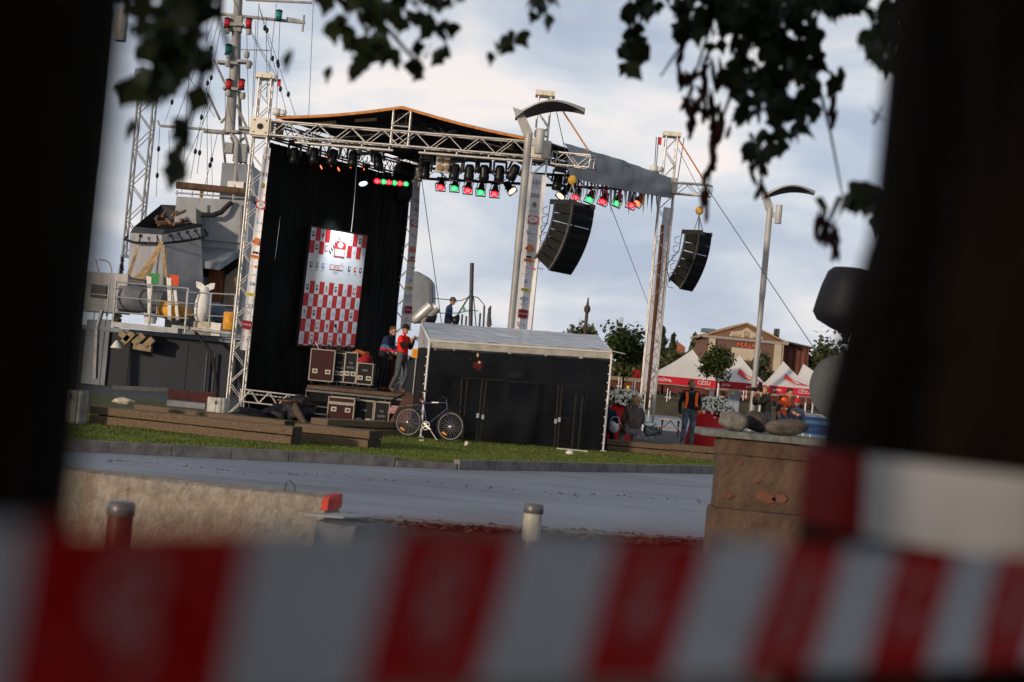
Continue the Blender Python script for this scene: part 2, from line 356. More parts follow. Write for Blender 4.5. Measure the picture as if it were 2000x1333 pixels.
def leaf(vs, fs, c, size, rg, droop=True, flat=.5):
    d = V((rg.gauss(0, .5), rg.gauss(0, .5), -1 if droop else rg.gauss(0, .6))).normalized(); a, b2 = frame(d, V((rg.gauss(0, 1), rg.gauss(0, 1), .1)).normalized())
    k = len(vs); n = d.cross(a)
    for x, y in LEAF: vs.append(c+a*(x*size)+d*(y*size)+n*(abs(x)*size*.25))
    fs.append(tuple(range(k, k+12)))
def quadleaf(vs, fs, c, size, rg):
    d = V((rg.gauss(0, 1), rg.gauss(0, 1), rg.gauss(0, 1))).normalized(); a, b2 = frame(d)
    k = len(vs); vs += [c-a*size*.5, c+d*size*.8, c+a*size*.5, c-d*size*.6]; fs.append((k, k+1, k+2, k+3))
def crown_blob(vs, fs, c, r, n, size, rg, sub=14, seed=0):
    c = V(c); cl = []
    for i in range(sub):
        d = V((rg.gauss(0, 1), rg.gauss(0, 1), rg.gauss(0, 1))).normalized()*rg.uniform(.35, .92); cl.append((V((c.x+d.x*r[0], c.y+d.y*r[1], c.z+d.z*r[2])), rg.uniform(.22, .42)))
    for i in range(n):
        q, s = cl[rg.randrange(sub)]; d = V((rg.gauss(0, .5), rg.gauss(0, .5), rg.gauss(0, .45)))
        quadleaf(vs, fs, q+V((d.x*r[0]*s*1.3, d.y*r[1]*s*1.3, d.z*r[2]*s*1.3)), size*rg.uniform(.6, 1.3), rg)
def tree(label, base, h, r, n, size, m, seed, name='tree', group=None, trunk_r=None, zc=None, conifer=False, sub=16):
    rg = random.Random(seed); base = V(base); t = thing(name, label, 'tree', base, group)
    zc = zc if zc is not None else h-r[2]; c = base+V((0, 0, zc)); tr = trunk_r or h*.018
    b = MB(bark); b.path([base, base+V((tr*.5, 0, zc*.5)), c+V((0, 0, r[2]*.5))], [tr*1.2, tr, tr*.35], 8)
    for i in range(7):
        a = rg.uniform(0, 6.28); z0 = base+V((0, 0, zc-r[2]*rg.uniform(-.1, .8))); b.path([z0, z0+V((math.cos(a)*r[0]*.35, math.sin(a)*r[1]*.35, r[2]*.25)), z0+V((math.cos(a)*r[0]*.75, math.sin(a)*r[1]*.75, r[2]*.4))], [tr*.45, tr*.3, tr*.12], 5)
    b.build('trunk', t)
    vs = []; fs = []
    if conifer:
        for i in range(n):
            u = rg.random()**.6; rr_ = r[0]*u*(.75+.4*math.sin(u*38)); a = rg.uniform(0, 6.28); q = math.sqrt(rg.random())*rr_
            quadleaf(vs, fs, base+V((math.cos(a)*q, math.sin(a)*q, h-u*(h*.92)-q*.15)), size*rg.uniform(.6, 1.3), rg)
    else: crown_blob(vs, fs, c, r, n, size, rg, sub)
    b = MB(m); b.add(vs, fs); b.build('crown', t); return t
# ============================================================ FOREGROUND TREES AND TAPE
def px_branch(b, pts, r0, r1):
    ps = [at(x, y, d) for x, y, d in pts]; n = len(ps); b.path(ps, [r0+(r1-r0)*i/(n-1) for i in range(n)], 6)
def clusters(vs, fs, lst, size, rg):
    for cx, cy, rx, ry, n, d in lst:
        for i in range(n):
            a = rg.uniform(0, 6.28); q = math.sqrt(rg.random())
            c = at(cx+math.cos(a)*rx*q, cy+math.sin(a)*ry*q, d+rg.uniform(-.35, .35)); leaf(vs, fs, c, size*rg.uniform(.75, 1.25), rg)
def shade_leaves(vs, fs, n, rg, xr, yr, zr, size):  # unseen leaves added out of frame to shade the foreground
    for i in range(n):
        x, y = rg.uniform(*xr), rg.uniform(*yr); z = rg.uniform(*zr)
        if y > -.5 and z < CAMZ+.30*y+.9+abs(x)*.1: continue
        leaf(vs, fs, V((x, y, z)), size*rg.uniform(.7, 1.3), rg)
# left tree
tl = at(-318, 400, .80); T1 = thing('tree', 'dark blurred tree trunk at the left edge with black leaves hanging over the ship', 'tree', (tl.x, tl.y, 0))
b = MB(bark); b.path([(tl.x-.03, tl.y, -.05), (tl.x-.015, tl.y, .5), (tl.x+.001, tl.y, 1.5), (tl.x+.03, tl.y, 3), (tl.x+.1, tl.y-.1, 5), (tl.x, tl.y-.6, 8)], [.17, .128, .12, .115, .10, .05], 16)
b.build('trunk', T1, smooth=False)
rg = random.Random(11)
b = MB(bark); top = V((tl.x, tl.y, 3.0))
for pts in (((330, -60, 3.6), (345, 60, 3.6), (330, 150, 3.6), (270, 200, 3.5)), ((345, 60, 3.6), (400, 130, 3.6), (370, 230, 3.7), (345, 330, 3.8)), ((520, -120, 4.6), (690, 0, 5), (760, 60, 5), (820, 130, 5.2)), ((430, -100, 3.8), (430, 40, 3.8), (455, 120, 4))):
    px_branch(b, pts, .012, .004)
for q in ((330, -60, 3.6), (430, -100, 3.8), (520, -120, 4.6)):
    p = at(*q); b.path([top, top.lerp(p, .5)+V((0, 0, .5)), p], [.06, .035, .012], 6)
for i in range(9):
    a = rg.uniform(0, 6.28); z = rg.uniform(3, 6); b.path([(tl.x, tl.y, z), (tl.x+2*math.cos(a), tl.y+2*math.sin(a)-.8, z+1.2), (tl.x+4*math.cos(a), tl.y+4*math.sin(a)-1, z+1.8)], [.07, .04, .015], 5)
b.build('branches', T1)
vs = []; fs = []
clusters(vs, fs, [(310, 15, 70, 50, 34, 3.5), (375, 40, 42, 60, 30, 3.6), (340, 110, 60, 40, 30, 3.6), (310, 165, 45, 22, 15, 3.6), (280, 178, 36, 12, 8, 3.5), (385, 130, 22, 25, 8, 3.8), (255, 262, 6, 14, 1, 3.5), (390, 195, 5, 12, 1, 3.6), (352, 250, 10, 16, 3, 3.7), (345, 300, 10, 22, 4, 3.7), (340, 345, 10, 18, 3, 3.7), (560, 115, 6, 6, 1, 3.9), (400, -50, 70, 40, 30, 3.6), (250, -50, 120, 40, 50, 3.5),
    (650, 5, 30, 20, 6, 5), (715, 12, 40, 28, 12, 5), (760, 40, 30, 30, 8, 5), (665, 55, 24, 18, 5, 5), (715, 95, 38, 34, 22, 5.1), (690, 130, 22, 14, 5, 5.1), (760, 110, 22, 20, 6, 5.1), (770, 55, 26, 18, 5, 5.1), (820, 60, 24, 40, 12, 5.2), (862, 20, 20, 26, 6, 5.2), (815, 135, 20, 18, 6, 5.2), (850, 105, 22, 12, 5, 5.2), (870, 60, 16, 10, 3, 5.2), (800, -10, 120, 20, 22, 5.1),
    (1058, 12, 36, 26, 9, 5.4), (1020, 72, 22, 10, 4, 5.5), (982, 92, 16, 16, 4, 5.5), (950, 112, 8, 5, 1, 5.5), (1068, 42, 12, 10, 2, 5.4), (640, 140, 6, 8, 1, 5)], .052, rg)
shade_leaves(vs, fs, 6000, rg, (-5, 1.6), (-5, 6), (2.9, 7.5), .22); shade_leaves(vs, fs, 1900, rg, (-7, 2), (-7, -1.5), (1.2, 7), .28)  # added overhead and behind the camera to block sky and sun
b = MB(leafdk); b.add(vs, fs); b.build('crown', T1)
# right tree
D2 = 1.62
ctr = [(2262, -500, .245), (2262, 0, .25), (2244, 250, .25), (2218, 520, .252), (2178, 700, .256), (2140, 900, .262), (2110, 1150, .27), (2085, 1500, .285), (2050, 2300, .32)]
cp = [(at(x, y, D2), r) for x, y, r in ctr]
T2 = thing('tree', 'broad black tree trunk at the right edge with leaves and maroon seed clusters', 'tree', (cp[-1][0].x, cp[-1][0].y, 0))
top = V((cp[0][0].x+.05, D2+.1, 3.6))
b = MB(barkw); pts = [V((cp[-1][0].x-.02, D2, -.05))]+[c for c, r in cp[::-1]]+[top, top+V((.1, .2, 2)), top+V((-.2, .5, 4.5))]
b.path(pts, [.36]+[r for c, r in cp[::-1]]+[.22, .16, .05], 20)
b.build('trunk', T2)
b = MB(bark)
for pts in (((1500, -120, 5.6), (1490, 20, 5.8), (1530, 120, 6), (1510, 290, 6)), ((1400, -100, 5.8), (1385, 60, 6), (1340, 200, 6.2)), ((1490, 20, 5.8), (1440, 150, 6), (1400, 260, 6), (1378, 400, 6)), ((1250, -80, 6), (1240, 40, 6), (1232, 130, 6.2)), ((1530, 120, 6), (1600, 170, 6), (1622, 260, 6), (1645, 380, 6.2)), ((1760, -60, 5), (1740, 60, 5.2), (1700, 130, 5.3)), ((1400, 30, 6), (1330, 90, 6), (1290, 150, 6.1)), ((1760, 380, 5), (1700, 385, 5), (1640, 385, 5.2)), ((1640, 385, 5.2), (1620, 430, 5.2), (1600, 480, 5.2))):
    px_branch(b, pts, .009, .003)
for q in ((1500, -120, 5.6), (1400, -100, 5.8), (1250, -80, 6), (1760, -60, 5), (1760, 380, 5)):
    p = at(*q); b.path([top if q[1] < 0 else V((cp[3][0].x, D2, 2.1)), (top if q[1] < 0 else p).lerp(p, .5)+V((0, 0, .4 if q[1] < 0 else .0)), p], [.07, .04, .009], 6)
for i in range(9):
    a = rg.uniform(0, 6.28); z = rg.uniform(3.5, 6.5); b.path([(top.x, top.y, z), (top.x+2*math.cos(a), top.y+2*math.sin(a)-.5, z+1.2), (top.x+4*math.cos(a), top.y+4*math.sin(a)-.5, z+1.8)], [.07, .04, .015], 5)
b.build('branches', T2)
vs = []; fs = []
clusters(vs, fs, [(1240, 15, 28, 22, 8, 6), (1236, 105, 26, 30, 14, 6), (1228, 140, 18, 12, 4, 6), (1235, 65, 14, 12, 2, 6), (1310, 10, 50, 24, 16, 6), (1375, 20, 40, 30, 14, 6), (1340, 65, 26, 26, 8, 6), (1440, 20, 50, 40, 34, 5.9), (1530, 10, 60, 40, 40, 5.9), (1500, 100, 80, 90, 34, 6), (1640, 0, 60, 26, 24, 5.9), (1600, 10, 50, 24, 18, 5.9), (1550, 60, 60, 40, 34, 6), (1480, 80, 34, 40, 14, 6), (1560, 120, 60, 40, 34, 6), (1480, 150, 40, 40, 24, 6), (1540, 180, 60, 50, 42, 6), (1450, 160, 40, 40, 14, 6.1), (1470, 210, 30, 30, 12, 6), (1540, 245, 36, 34, 20, 6), (1490, 290, 36, 26, 14, 6), (1475, 300, 22, 12, 5, 6), (1580, 230, 16, 26, 5, 6), (1630, 160, 20, 26, 6, 6), (1400, 90, 30, 40, 8, 6.1), (1375, 40, 60, 40, 10, 6.2),
    (1745, 20, 22, 30, 10, 5.2), (1720, 30, 20, 16, 4, 5.2), (1700, 90, 22, 22, 7, 5.3), (1735, 105, 22, 40, 12, 5.2), (1720, 70, 30, 26, 6, 5.2), (1690, 390, 30, 24, 9, 5.1), (1660, 400, 16, 12, 3, 5.1), (1710, 435, 20, 12, 4, 5), (1600, 400, 14, 10, 2, 5.2), (1710, 225, 14, 6, 2, 5)], .060, rg)
shade_leaves(vs, fs, 6000, rg, (-2, 5), (-5, 7), (3.2, 8), .22); shade_leaves(vs, fs, 1200, rg, (-2, 7), (-7, -1.5), (.3, 7), .3)  # same unseen shading leaves for the right side
b = MB(leafdk); b.add(vs, fs); b.build('crown', T2)
b = MB(seedm); rg = random.Random(5)
for cx, cy, rx, ry, n, d in ((1380, 180, 26, 50, 26, 6), (1345, 190, 14, 40, 12, 6.1), (1400, 250, 18, 36, 16, 6), (1352, 240, 10, 24, 7, 6.1), (1390, 310, 8, 18, 6, 6), (1378, 375, 7, 40, 9, 6), (1485, 350, 14, 26, 8, 6), (1625, 200, 8, 46, 10, 6), (1330, 130, 10, 30, 6, 6.1), (1440, 60, 20, 40, 10, 6.1), (1610, 440, 16, 26, 9, 5.2), (1630, 470, 8, 26, 6, 5.2), (1590, 60, 14, 20, 5, 6.1)):
    for i in range(n):
        c = at(cx+rg.gauss(0, .5)*rx, cy+rg.uniform(-1, 1)*ry, d+rg.uniform(-.1, .1)); q = V((rg.gauss(0, .3), rg.gauss(0, .3), -1)).normalized()*.035*rg.uniform(.7, 1.4)
        b.path([c-q, c-q*.2, c+q*.5, c+q], [.002, .008, .009, .003], 5)
b.build('seed_clusters', T2)
# boundary tape : one long strip crossing close to the camera, one turn wound on the trunk
tw = mat('tape_white', (0.66, 0.69, 0.75), 0.5, 0, 0.12, 9, 0, trans=0.45, spec=.2); tww = mat('tape_white_wound', (0.82, 0.82, 0.82), 0.5, 0, 0.12, 7, 0, spec=.3); trd = mat('tape_red', (0.55, 0.004, 0.004), 0.5, 0, 0.08, 4, 0, trans=0.42, spec=.15)
tf = mat('tape_faded_print', (0.50, 0.24, 0.25), 0.5, 0, 0.0)
def dd(px): return 1/(1.6+(px-60)*(-.725/1940))
def tape_pt(px, py, v):
    p = at(px, py, dd(px)); zc = 1.526+.0165*(1-px/1900)+.0065*math.sin(math.pi*px/2000)
    return V((p.x, p.y+.002*math.sin(px*.011+v*3), zc+.0355*v+.0015))
tops = [-420, 55, 492, 778, 1018, 1208, 1388, 1533, 1656, 1757, 1870, 1955, 2057, 2150, 2260, 2360]
bots = [-460, 5, 432, 693, 928, 1123, 1301, 1443, 1576, 1682, 1803, 1898, 1997, 2090, 2200, 2300]
TP = thing('barrier_tape', 'red and white striped barrier tape stretched across the foreground close up', 'tape', tape_pt(1000, 1200, -1))
b = MB()
for i in range(len(tops)-1):
    mm = tw if i % 2 == 0 else trd; nn = 8; mrow = 4
    for j in range(nn):
        for k in range(mrow):
            q = []
            for jj, kk in ((j, k), (j+1, k), (j+1, k+1), (j, k+1)):
                t = jj/nn; vv = 1-2*kk/mrow; px = (tops[i]+(tops[i+1]-tops[i])*t)*(1+vv)/2+(bots[i]+(bots[i+1]-bots[i])*t)*(1-vv)/2
                q.append(tape_pt(px, 1195-145*vv, vv))
            b.add(q, [(3, 2, 1, 0)], mm, True)
b.build('strip', TP)
b = MB(tf)
for i in range(1, len(tops)-1, 2):
    for vc, r in ((.3, .15), (-.35, .17)):
        px = (tops[i]+tops[i+1])/2*(1+vc)/2+(bots[i]+bots[i+1])/2*(1-vc)/2; c = tape_pt(px, 1195-145*vc, vc)+V((0, -.001, 0))
        ux = (tape_pt(px+5, 1195, 0)-tape_pt(px-5, 1195, 0)).normalized(); n = 20; vs = []
        for k in range(n):
            a = 2*math.pi*k/n; vs += [c+ux*(math.cos(a)*.012+.004*math.sin(a))+V((0, 0, .0135*math.sin(a))), c+(ux*(math.cos(a)*.008+.004*math.sin(a))+V((0, 0, .006*math.sin(a))))]
        b.add(vs, [(2*k, 2*((k+1) % n), 2*((k+1) % n)+1, 2*k+1) for k in range(n)])
b.build('print', TP)
TB = thing('barrier_tape', 'white band of red and white tape wound around the right tree trunk', 'tape', (at(2130, 970, D2).x, D2, 1.5))
b = MB(); ct = at(2128, 970, D2); zt = 1.572
def trad(z): return .262+.012*(1.6-z)
for a0, a1, mm in ((100, 62, trd), (62, 12, tww), (12, -30, trd), (-30, -80, tww), (-80, -130, trd), (-130, -180, tw), (-180, -230, trd), (-230, -260, tw)):
    for j in range(6):
        q = []
        for aa, zz in ((a0+(a1-a0)*j/6, -1), (a0+(a1-a0)*(j+1)/6, -1), (a0+(a1-a0)*(j+1)/6, 1), (a0+(a1-a0)*j/6, 1)):
            r = .272+.002*math.sin(aa*.3+zz); z = zt+.035*zz+.003*math.sin(rad(aa)*1.0); q.append(V((ct.x-r*math.sin(rad(aa)), ct.y-r*math.cos(rad(aa)), z)))
        b.add(q, [(0, 1, 2, 3)], mm, True)
b.build('strip', TB)

# ============================================================ NEAR OBJECTS
# concrete block barrier
p0, p1 = gz(95, 930, .6), gz(640, 990, .6); p0 = at(95, 914, 13.3); p1 = at(642, 973, 12.95)
bm_ = MB(conc); d = (p1-p0); n = 26; dn = V((-d.y, d.x, 0)).normalized()
d.z = 0
rg = random.Random(2)
def cb(p0, d, ln, w_, h, z0, b, nx=30, nz=8, ny=4):
    ex = d.normalized(); ey = V((-ex.y, ex.x, 0)); vs = []; idx = {}
    def P(i, j, k):
        key = (i, j, k)
        if key not in idx:
            q = p0+ex*(ln*i/nx)+ey*(w_*j/ny); q = V((q.x, q.y, z0+h*k/nz)); nn = noise.noise(q*5)*.006+noise.noise(q*17)*.007
            edge = (j in (0, ny))+(k == nz)+(i in (0, nx))
            if edge >= 2: q += (V((p0.x, p0.y, 0))+ex*ln/2+ey*w_/2+V((0, 0, z0+h/2))-q).normalized()*(.02+abs(nn)*1.6)
            idx[key] = len(vs); vs.append(q+ey*(-nn if j == 0 else 0)+V((0, 0, nn if k == nz else 0)))
        return idx[key]
    fs = []
    for i in range(nx):
        for k in range(nz): fs += [(P(i, 0, k), P(i+1, 0, k), P(i+1, 0, k+1), P(i, 0, k+1)), (P(i, ny, k), P(i, ny, k+1), P(i+1, ny, k+1), P(i+1, ny, k))]
        for j in range(ny): fs.append((P(i, j, nz), P(i+1, j, nz), P(i+1, j+1, nz), P(i, j+1, nz)))
    for j in range(ny):
        for k in range(nz): fs += [(P(nx, j, k), P(nx, j+1, k), P(nx, j+1, k+1), P(nx, j, k+1)), (P(0, j, k), P(0, j, k+1), P(0, j+1, k+1), P(0, j+1, k))]
    b.add(vs, fs, None, False)
CBT = thing('concrete_barrier', 'long rough concrete barrier block with its right corner painted red', 'barrier', (p0.x, p0.y, 0))
b = MB(conc); cb(p0, d, d.length, .42, p0.z, 0, b, 60, 12, 6); b.build('block', CBT)
pm = mat('red_spray_paint', (.62, .05, .035), .7, 0, .3, 9, .5, col2=(.35, .06, .04))
b = MB(pm); e0 = p0+d*(1-.06/d.length); cb(e0+V((0, -.004, 0)), d, .07, .43, .105, p0.z-.10, b, 6, 4, 6); b.build('painted_corner', CBT)
b = MB(dsteel); q = at(565, 958, 13.15); b.path([q+V((-.035, 0, -.06)), q+V((-.03, 0, .05)), q+V((0, 0, .075)), q+V((.035, .01, .04)), q+V((.045, 0, -.03))], .006, 6); b.build('lifting_loop', CBT)
q = gz(600, 1004, .5)
q0 = at(612, 1004, 12.3); q1 = at(737, 1014, 12.0)
b = MB(mat('pale_concrete', (.19, .20, .205), .9, 0, .2, 3, .5)); cb(q0, q1-q0, (q1-q0).length*.68, .55, q0.z-.03, 0, b, 16, 10, 4)
CB2 = thing('concrete_block', 'short pale concrete block with thin metal sheet on top beside the barrier end', 'block', (q0.x, q0.y, 0)); b.build('block', CB2)
b = MB(steel); b.bar(q0+V((.05, .2, -.012)), q0.lerp(q1, .66)+V((.03, .2, -.012)), .42, .012); b.build('sheet', CB2)
# bollard lights
def bollard(px, py, dpt, label, lm=None):
    p = at(px, py, dpt); t = thing('bollard_light', label, 'bollard', (p.x, p.y, 0), 'low bollard lights before the paving'); h = p.z; r = .085
    b = MB(steel); b.lathe([(r, h-.085), (r+.004, h-.08), (r+.004, h-.012), (r-.01, h), (0, h)], (p.x, p.y, 0), n=24, m=mat('bollard_cap', (.13, .13, .135), .4, .3, .15, 9)); b.build('cap', t)
    b = MB(lm or mat('bollard_glass', (.42, .42, .36), .35, 0, .15, 8)); b.lathe([(r-.004, h-.32), (r-.004, h-.085)], (p.x, p.y, 0), n=24); b.build('lens', t)
    b = MB(mat('bollard_cap', (.13, .13, .135))); b.lathe([(r+.01, 0), (r, .02), (r, h-.32)], (p.x, p.y, 0), n=24); b.build('base', t)
bollard(238, 980, 10.9, 'cylindrical bollard light with lens tinted by tape blur standing before the long concrete barrier', mat('bollard_brown', (.10, .035, .022), .5, 0, .2, 8))  # brown lens colour takes in the red blur of the tape in front
bollard(1043, 984, 15.0, 'cylindrical bollard light with frosted lens alone on the open paving')
# plastered pillar wall with slab and stones
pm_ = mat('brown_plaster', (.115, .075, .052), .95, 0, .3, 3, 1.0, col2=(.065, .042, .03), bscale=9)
PD = 17.6; pl = at(1401, 950, PD); pr = at(1830, 950, PD)
PT = thing('masonry_pier', 'brown crumbling plastered pier capped by a grey slab', 'pier', (pl.x, PD, 0))
zt = at(1400, 842, PD).z
b = MB(pm_)
def cbn(b, x0, x1, y0, y1, z0, z1, nx, nz):
    cb(V((x0, y0, 0)), V((x1-x0, 0, 0)), x1-x0, y1-y0, z1-z0, z0, b, nx, nz, 6)
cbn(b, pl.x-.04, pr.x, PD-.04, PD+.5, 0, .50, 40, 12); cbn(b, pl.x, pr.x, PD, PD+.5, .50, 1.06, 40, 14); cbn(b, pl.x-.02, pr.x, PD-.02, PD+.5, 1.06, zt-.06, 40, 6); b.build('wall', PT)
b = MB(mat('exposed_brick', (.17, .075, .05), .9, 0, .2, 6, .4)); rg = random.Random(4)
for px, py, sx in ((1497, 972, .13), (1420, 968, .07), (1475, 940, .05), (1445, 905, .03), (1525, 974, .1)):
    p = at(px, py, PD-.022); n = 9
    b.prism([p+V((math.cos(k*6.283/n)*sx*rg.uniform(.6, 1.1), 0, math.sin(k*6.283/n)*sx*.5*rg.uniform(.6, 1.1))) for k in range(n)], (0, .03, 0))
b.build('bare_brick', PT)
b = MB(mat('mossy_slab', (.19, .20, .19), .9, 0, .35, 6, 1.0, col2=(.09, .10, .08))); sl = at(1374, 838, PD-.1)
cbn(b, sl.x, pr.x+.1, PD-.14, PD+.9, zt-.055, zt+.012, 50, 2); b.build('slab', PT)
def stone(px, py, Y, r, m, rot, seed, label):
    p = at(px, py, Y); b = MB(m); b.ball(p, r, n=28, rot=Matrix.Rotation(rot, 3, 'Y'), bumpy=.14, seed=seed, pw=.82); mn = min(v.z for v in b.v)
    for v in b.v: v.z += zt+.008-mn
    b.build('stone', None, label, 'stone', 'boulders resting on the pier slab')
st1 = mat('grey_granite', (.20, .19, .165), .9, 0, .3, 9, .8, col2=(.10, .095, .085)); st2 = mat('brown_stone', (.10, .08, .075), .9, 0, .3, 6, .8); st3 = mat('dark_stone', (.13, .11, .09), .9, 0, .35, 5, 1.0, (1, 1, 3))
stone(1434, 815, PD+.25, (.152, .14, .10), st1, .1, 1, 'pale grey rounded boulder, leftmost on the slab')
stone(1478, 814, PD+.55, (.13, .14, .11), st2, .3, 5, 'purplish brown boulder between the two others on the slab')
stone(1537, 818, PD+.2, (.225, .15, .085), st3, -.12, 9, 'long flat dark boulder at the right end of the slab')
# covered traffic light and round sign behind the right trunk
SD = 17.0; sp = at(1668, 760, SD)
ST = thing('sign_post', 'traffic sign post half hidden behind the right tree trunk', 'sign', (sp.x, SD, 0))
b = MB(steel); b.tube((sp.x, SD, 0), (sp.x, SD, at(1690, 545, SD).z), .03, n=12); b.build('post', ST)
c = at(1645, 758, SD-.06); b = MB(mat('sign_back_grey', (.13, .135, .135), .5, .2, .1, 6)); b.lathe([(0, -.012), (.325, -.012), (.335, -.02), (.335, .012), (.325, .008), (0, .008)], c, V((.15, -1, 0)), n=40, smooth=False); b.build('round_sign', ST)
b = MB(mat('bin_liner_black', (.008, .008, .013), .65, 0, .1, 4, spec=.25)); c = at(1655, 590, SD)
prof = [(0, .345), (.16, .335), (.235, .29), (.26, .15), (.275, 0), (.28, -.12), (.25, -.2), (.15, -.27), (.05, -.32), (.04, -.38), (.06, -.42)]
b.lathe(prof[::-1], c, n=28); 
for v in b.v:
    q = v-c; v += V((q.x*.12*noise.noise(q*6)*3, q.y*.1, 0))+V((noise.noise(V((q.x*9+q.z*6, q.y*9, q.z*3)))*.03, noise.noise(V((q.x*7, q.z*9+q.x*8, 4)))*.03, 0))
b.build('bag_cover', None, 'black plastic bag tied over a signal head beside the trunk', 'bag')
# ============================================================ STAGE
A_, B_, C_, D_ = at(511, 250, 42.7), at(1055, 294, 41.8), at(1303, 364, 47), at(808, 338, 49)
for q in (A_, B_, C_, D_): q.z = q.z
STG = thing('stage_roof_structure', 'aluminium truss stage roof on four towers with grey canopy', 'stage roof', (A_.x, A_.y, 0))
def tower(c, pxtop, dd_, topw=.36, base=0.0, head=True):
    zt = at(*pxtop, dd_).z; b = MB(alu); truss(b, (c.x, c.y, base), (c.x, c.y, c.z-.25), .38, step=.42, up=V((0, 1, 0))); o = b.build('tower', STG)
    b = MB(alu); truss(b, (c.x, c.y, c.z+.2), (c.x, c.y, zt), topw*.85, step=.36, r=.028, rd=.014, up=V((0, 1, 0))); b.build('tower_top', STG)
    b = MB(aluw); b.box((c.x, c.y, zt+.06), (.48, .5, .12)); b.lathe([(.05, -.27), (.05, .27)], (c.x-.12, c.y, zt+.04), V((0, 1, 0)), 12); b.lathe([(.05, -.27), (.05, .27)], (c.x+.12, c.y, zt+.04), V((0, 1, 0)), 12); b.build('head_block', STG)
    return zt
ztA = tower(A_, (528, 156), 42.7); ztB = tower(B_, (1069, 190), 41.8); ztC = tower(C_, (1308, 268), 47); ztD = tower(D_, (812, 300), 49)
for c in (D_, C_, B_, A_):
    b = MB(aluw)
    for s_ in (-1, 1): b.box((c.x, c.y+s_*.24, c.z), (.44, .035, .44)); b.box((c.x+s_*.24, c.y, c.z), (.035, .44, .44))
    b.box((c.x, c.y, c.z-.23), (.40, .40, .03))
    so_ = b.build('sleeve_block', STG, bevel=.01)
b = MB(blk)
b.lathe([(.075, 0), (.075, .012)], A_+V((0, -.262, 0)), V((0, -1, 0)), 16)
for sx in (-1, 1):
    for sz in (-1, 1): b.lathe([(.018, 0), (.018, .012)], A_+V((sx*.15, -.262, sz*.15)), V((0, -1, 0)), 8)
b.build('sleeve_holes', so_)
hw = .26
def tr_part(name, p, q, **k):
    b = MB(k.pop('m', alu)); truss(b, p, q, m=b.cur, **k); return b.build(name, STG)
dAB = (B_-A_).normalized(); dAD = (D_-A_).normalized(); dBC = (C_-B_).normalized(); dDC = (C_-D_).normalized()
tr_part('beam', A_+dAB*hw, B_-dAB*hw, wd=.32, ht=.36, step=.40)
tr_part('beam', A_+dAD*hw, D_-dAD*hw, wd=.32, ht=.36, step=.4, m=dsteel)
tr_part('beam', B_+dBC*hw, C_-dBC*hw, wd=.32, ht=.36, step=.4, m=dsteel)
tr_part('beam', D_+dDC*hw, C_-dDC*hw, wd=.3, ht=.3, step=.4, m=dsteel)
# hanging pipe under the front beam
b = MB(alu)
pA, pB = A_+dAB*.9, A_+dAB*3.4
b.tube(pA+V((0, -.02, -.30)), pB+V((0, -.02, -.30)), .035); b.tube(A_+dAB*4.05+V((0, -.02, -.30)), B_-dAB*.3+V((0, -.02, -.30)), .035)
for t in (1.0, 1.8, 2.6, 3.3, 4.2, 5, 5.8): b.tube(A_+dAB*t+V((0, -.02, -.32)), A_+dAB*t+V((0, -.02, -.15)), .02)
b.build('light_pipe', STG)
# gable
mid = A_.lerp(B_, .502); zr = at(785, 212, mid.y).z; far = D_.lerp(C_, .5)
ridge0 = V((mid.x, mid.y, zr)); ridge1 = V((far.x, far.y, zr))
b = MB(alu)
for dx in (-.22, .22):
    for dy in (-.12, .14): b.tube(mid+dAB*dx+V((0, dy, -.18)), ridge0+dAB*dx+V((0, dy, -.02)), .024)
for z in (mid.z+.30, zr-.03):
    b.tube(V((mid.x-.24, mid.y-.12, z)), V((mid.x+.24, mid.y-.12, z)), .02)
b.tube(V((mid.x-.22, mid.y-.12, mid.z+.32)), V((mid.x+.22, mid.y-.12, zr-.05)), .012); b.tube(V((mid.x-.22, mid.y-.12, mid.z-.16)), V((mid.x+.22, mid.y-.12, mid.z+.18)), .012); b.tube(V((mid.x+.22, mid.y-.12, mid.z-.16)), V((mid.x-.22, mid.y-.12, mid.z+.18)), .012)
b.build('king_post', STG)
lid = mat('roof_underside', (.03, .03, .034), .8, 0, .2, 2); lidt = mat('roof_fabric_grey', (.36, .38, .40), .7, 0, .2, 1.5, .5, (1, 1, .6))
def slope(e0, e1, r0_, r1_, name):       # fabric with thickness, dark inside
    e0, e1, r0_, r1_ = map(V, (e0, e1, r0_, r1_)); b = MB(lid); n = 8
    up = V((0, 0, .05))
    for i in range(n):
        def row(i): s_ = -.10*math.sin(math.pi*i/n)*0.6; return e0.lerp(r0_, i/n)+V((0, 0, s_)), e1.lerp(r1_, i/n)+V((0, 0, s_))
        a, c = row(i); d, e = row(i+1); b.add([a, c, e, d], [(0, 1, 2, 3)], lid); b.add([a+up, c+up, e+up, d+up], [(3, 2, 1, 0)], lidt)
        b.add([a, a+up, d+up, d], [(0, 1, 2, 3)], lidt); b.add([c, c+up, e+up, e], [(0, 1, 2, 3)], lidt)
    return b.build(name, STG)
eA = A_+V((.35, -.15, .26)); eD = D_+V((.2, .2, .28)); eB = B_+V((.0, -.15, .20)); eC = C_+V((.1, .2, .05))
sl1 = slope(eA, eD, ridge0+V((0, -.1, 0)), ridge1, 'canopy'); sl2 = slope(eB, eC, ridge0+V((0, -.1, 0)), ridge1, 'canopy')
b = MB(mat('orange_webbing', (.60, .22, .05), .6, 0, .2))
r0g = ridge0+V((0, -.14, .0))
for e in (eA, eB):
    n = 10
    for i in range(n):
        def q(i): return (e+V((0, -.02, 0))).lerp(r0g, i/n)+V((0, 0, -.06*math.sin(math.pi*i/n)))
        b.bar(q(i), q(i+1), .05, .06)
b.build('edge_webbing', STG)
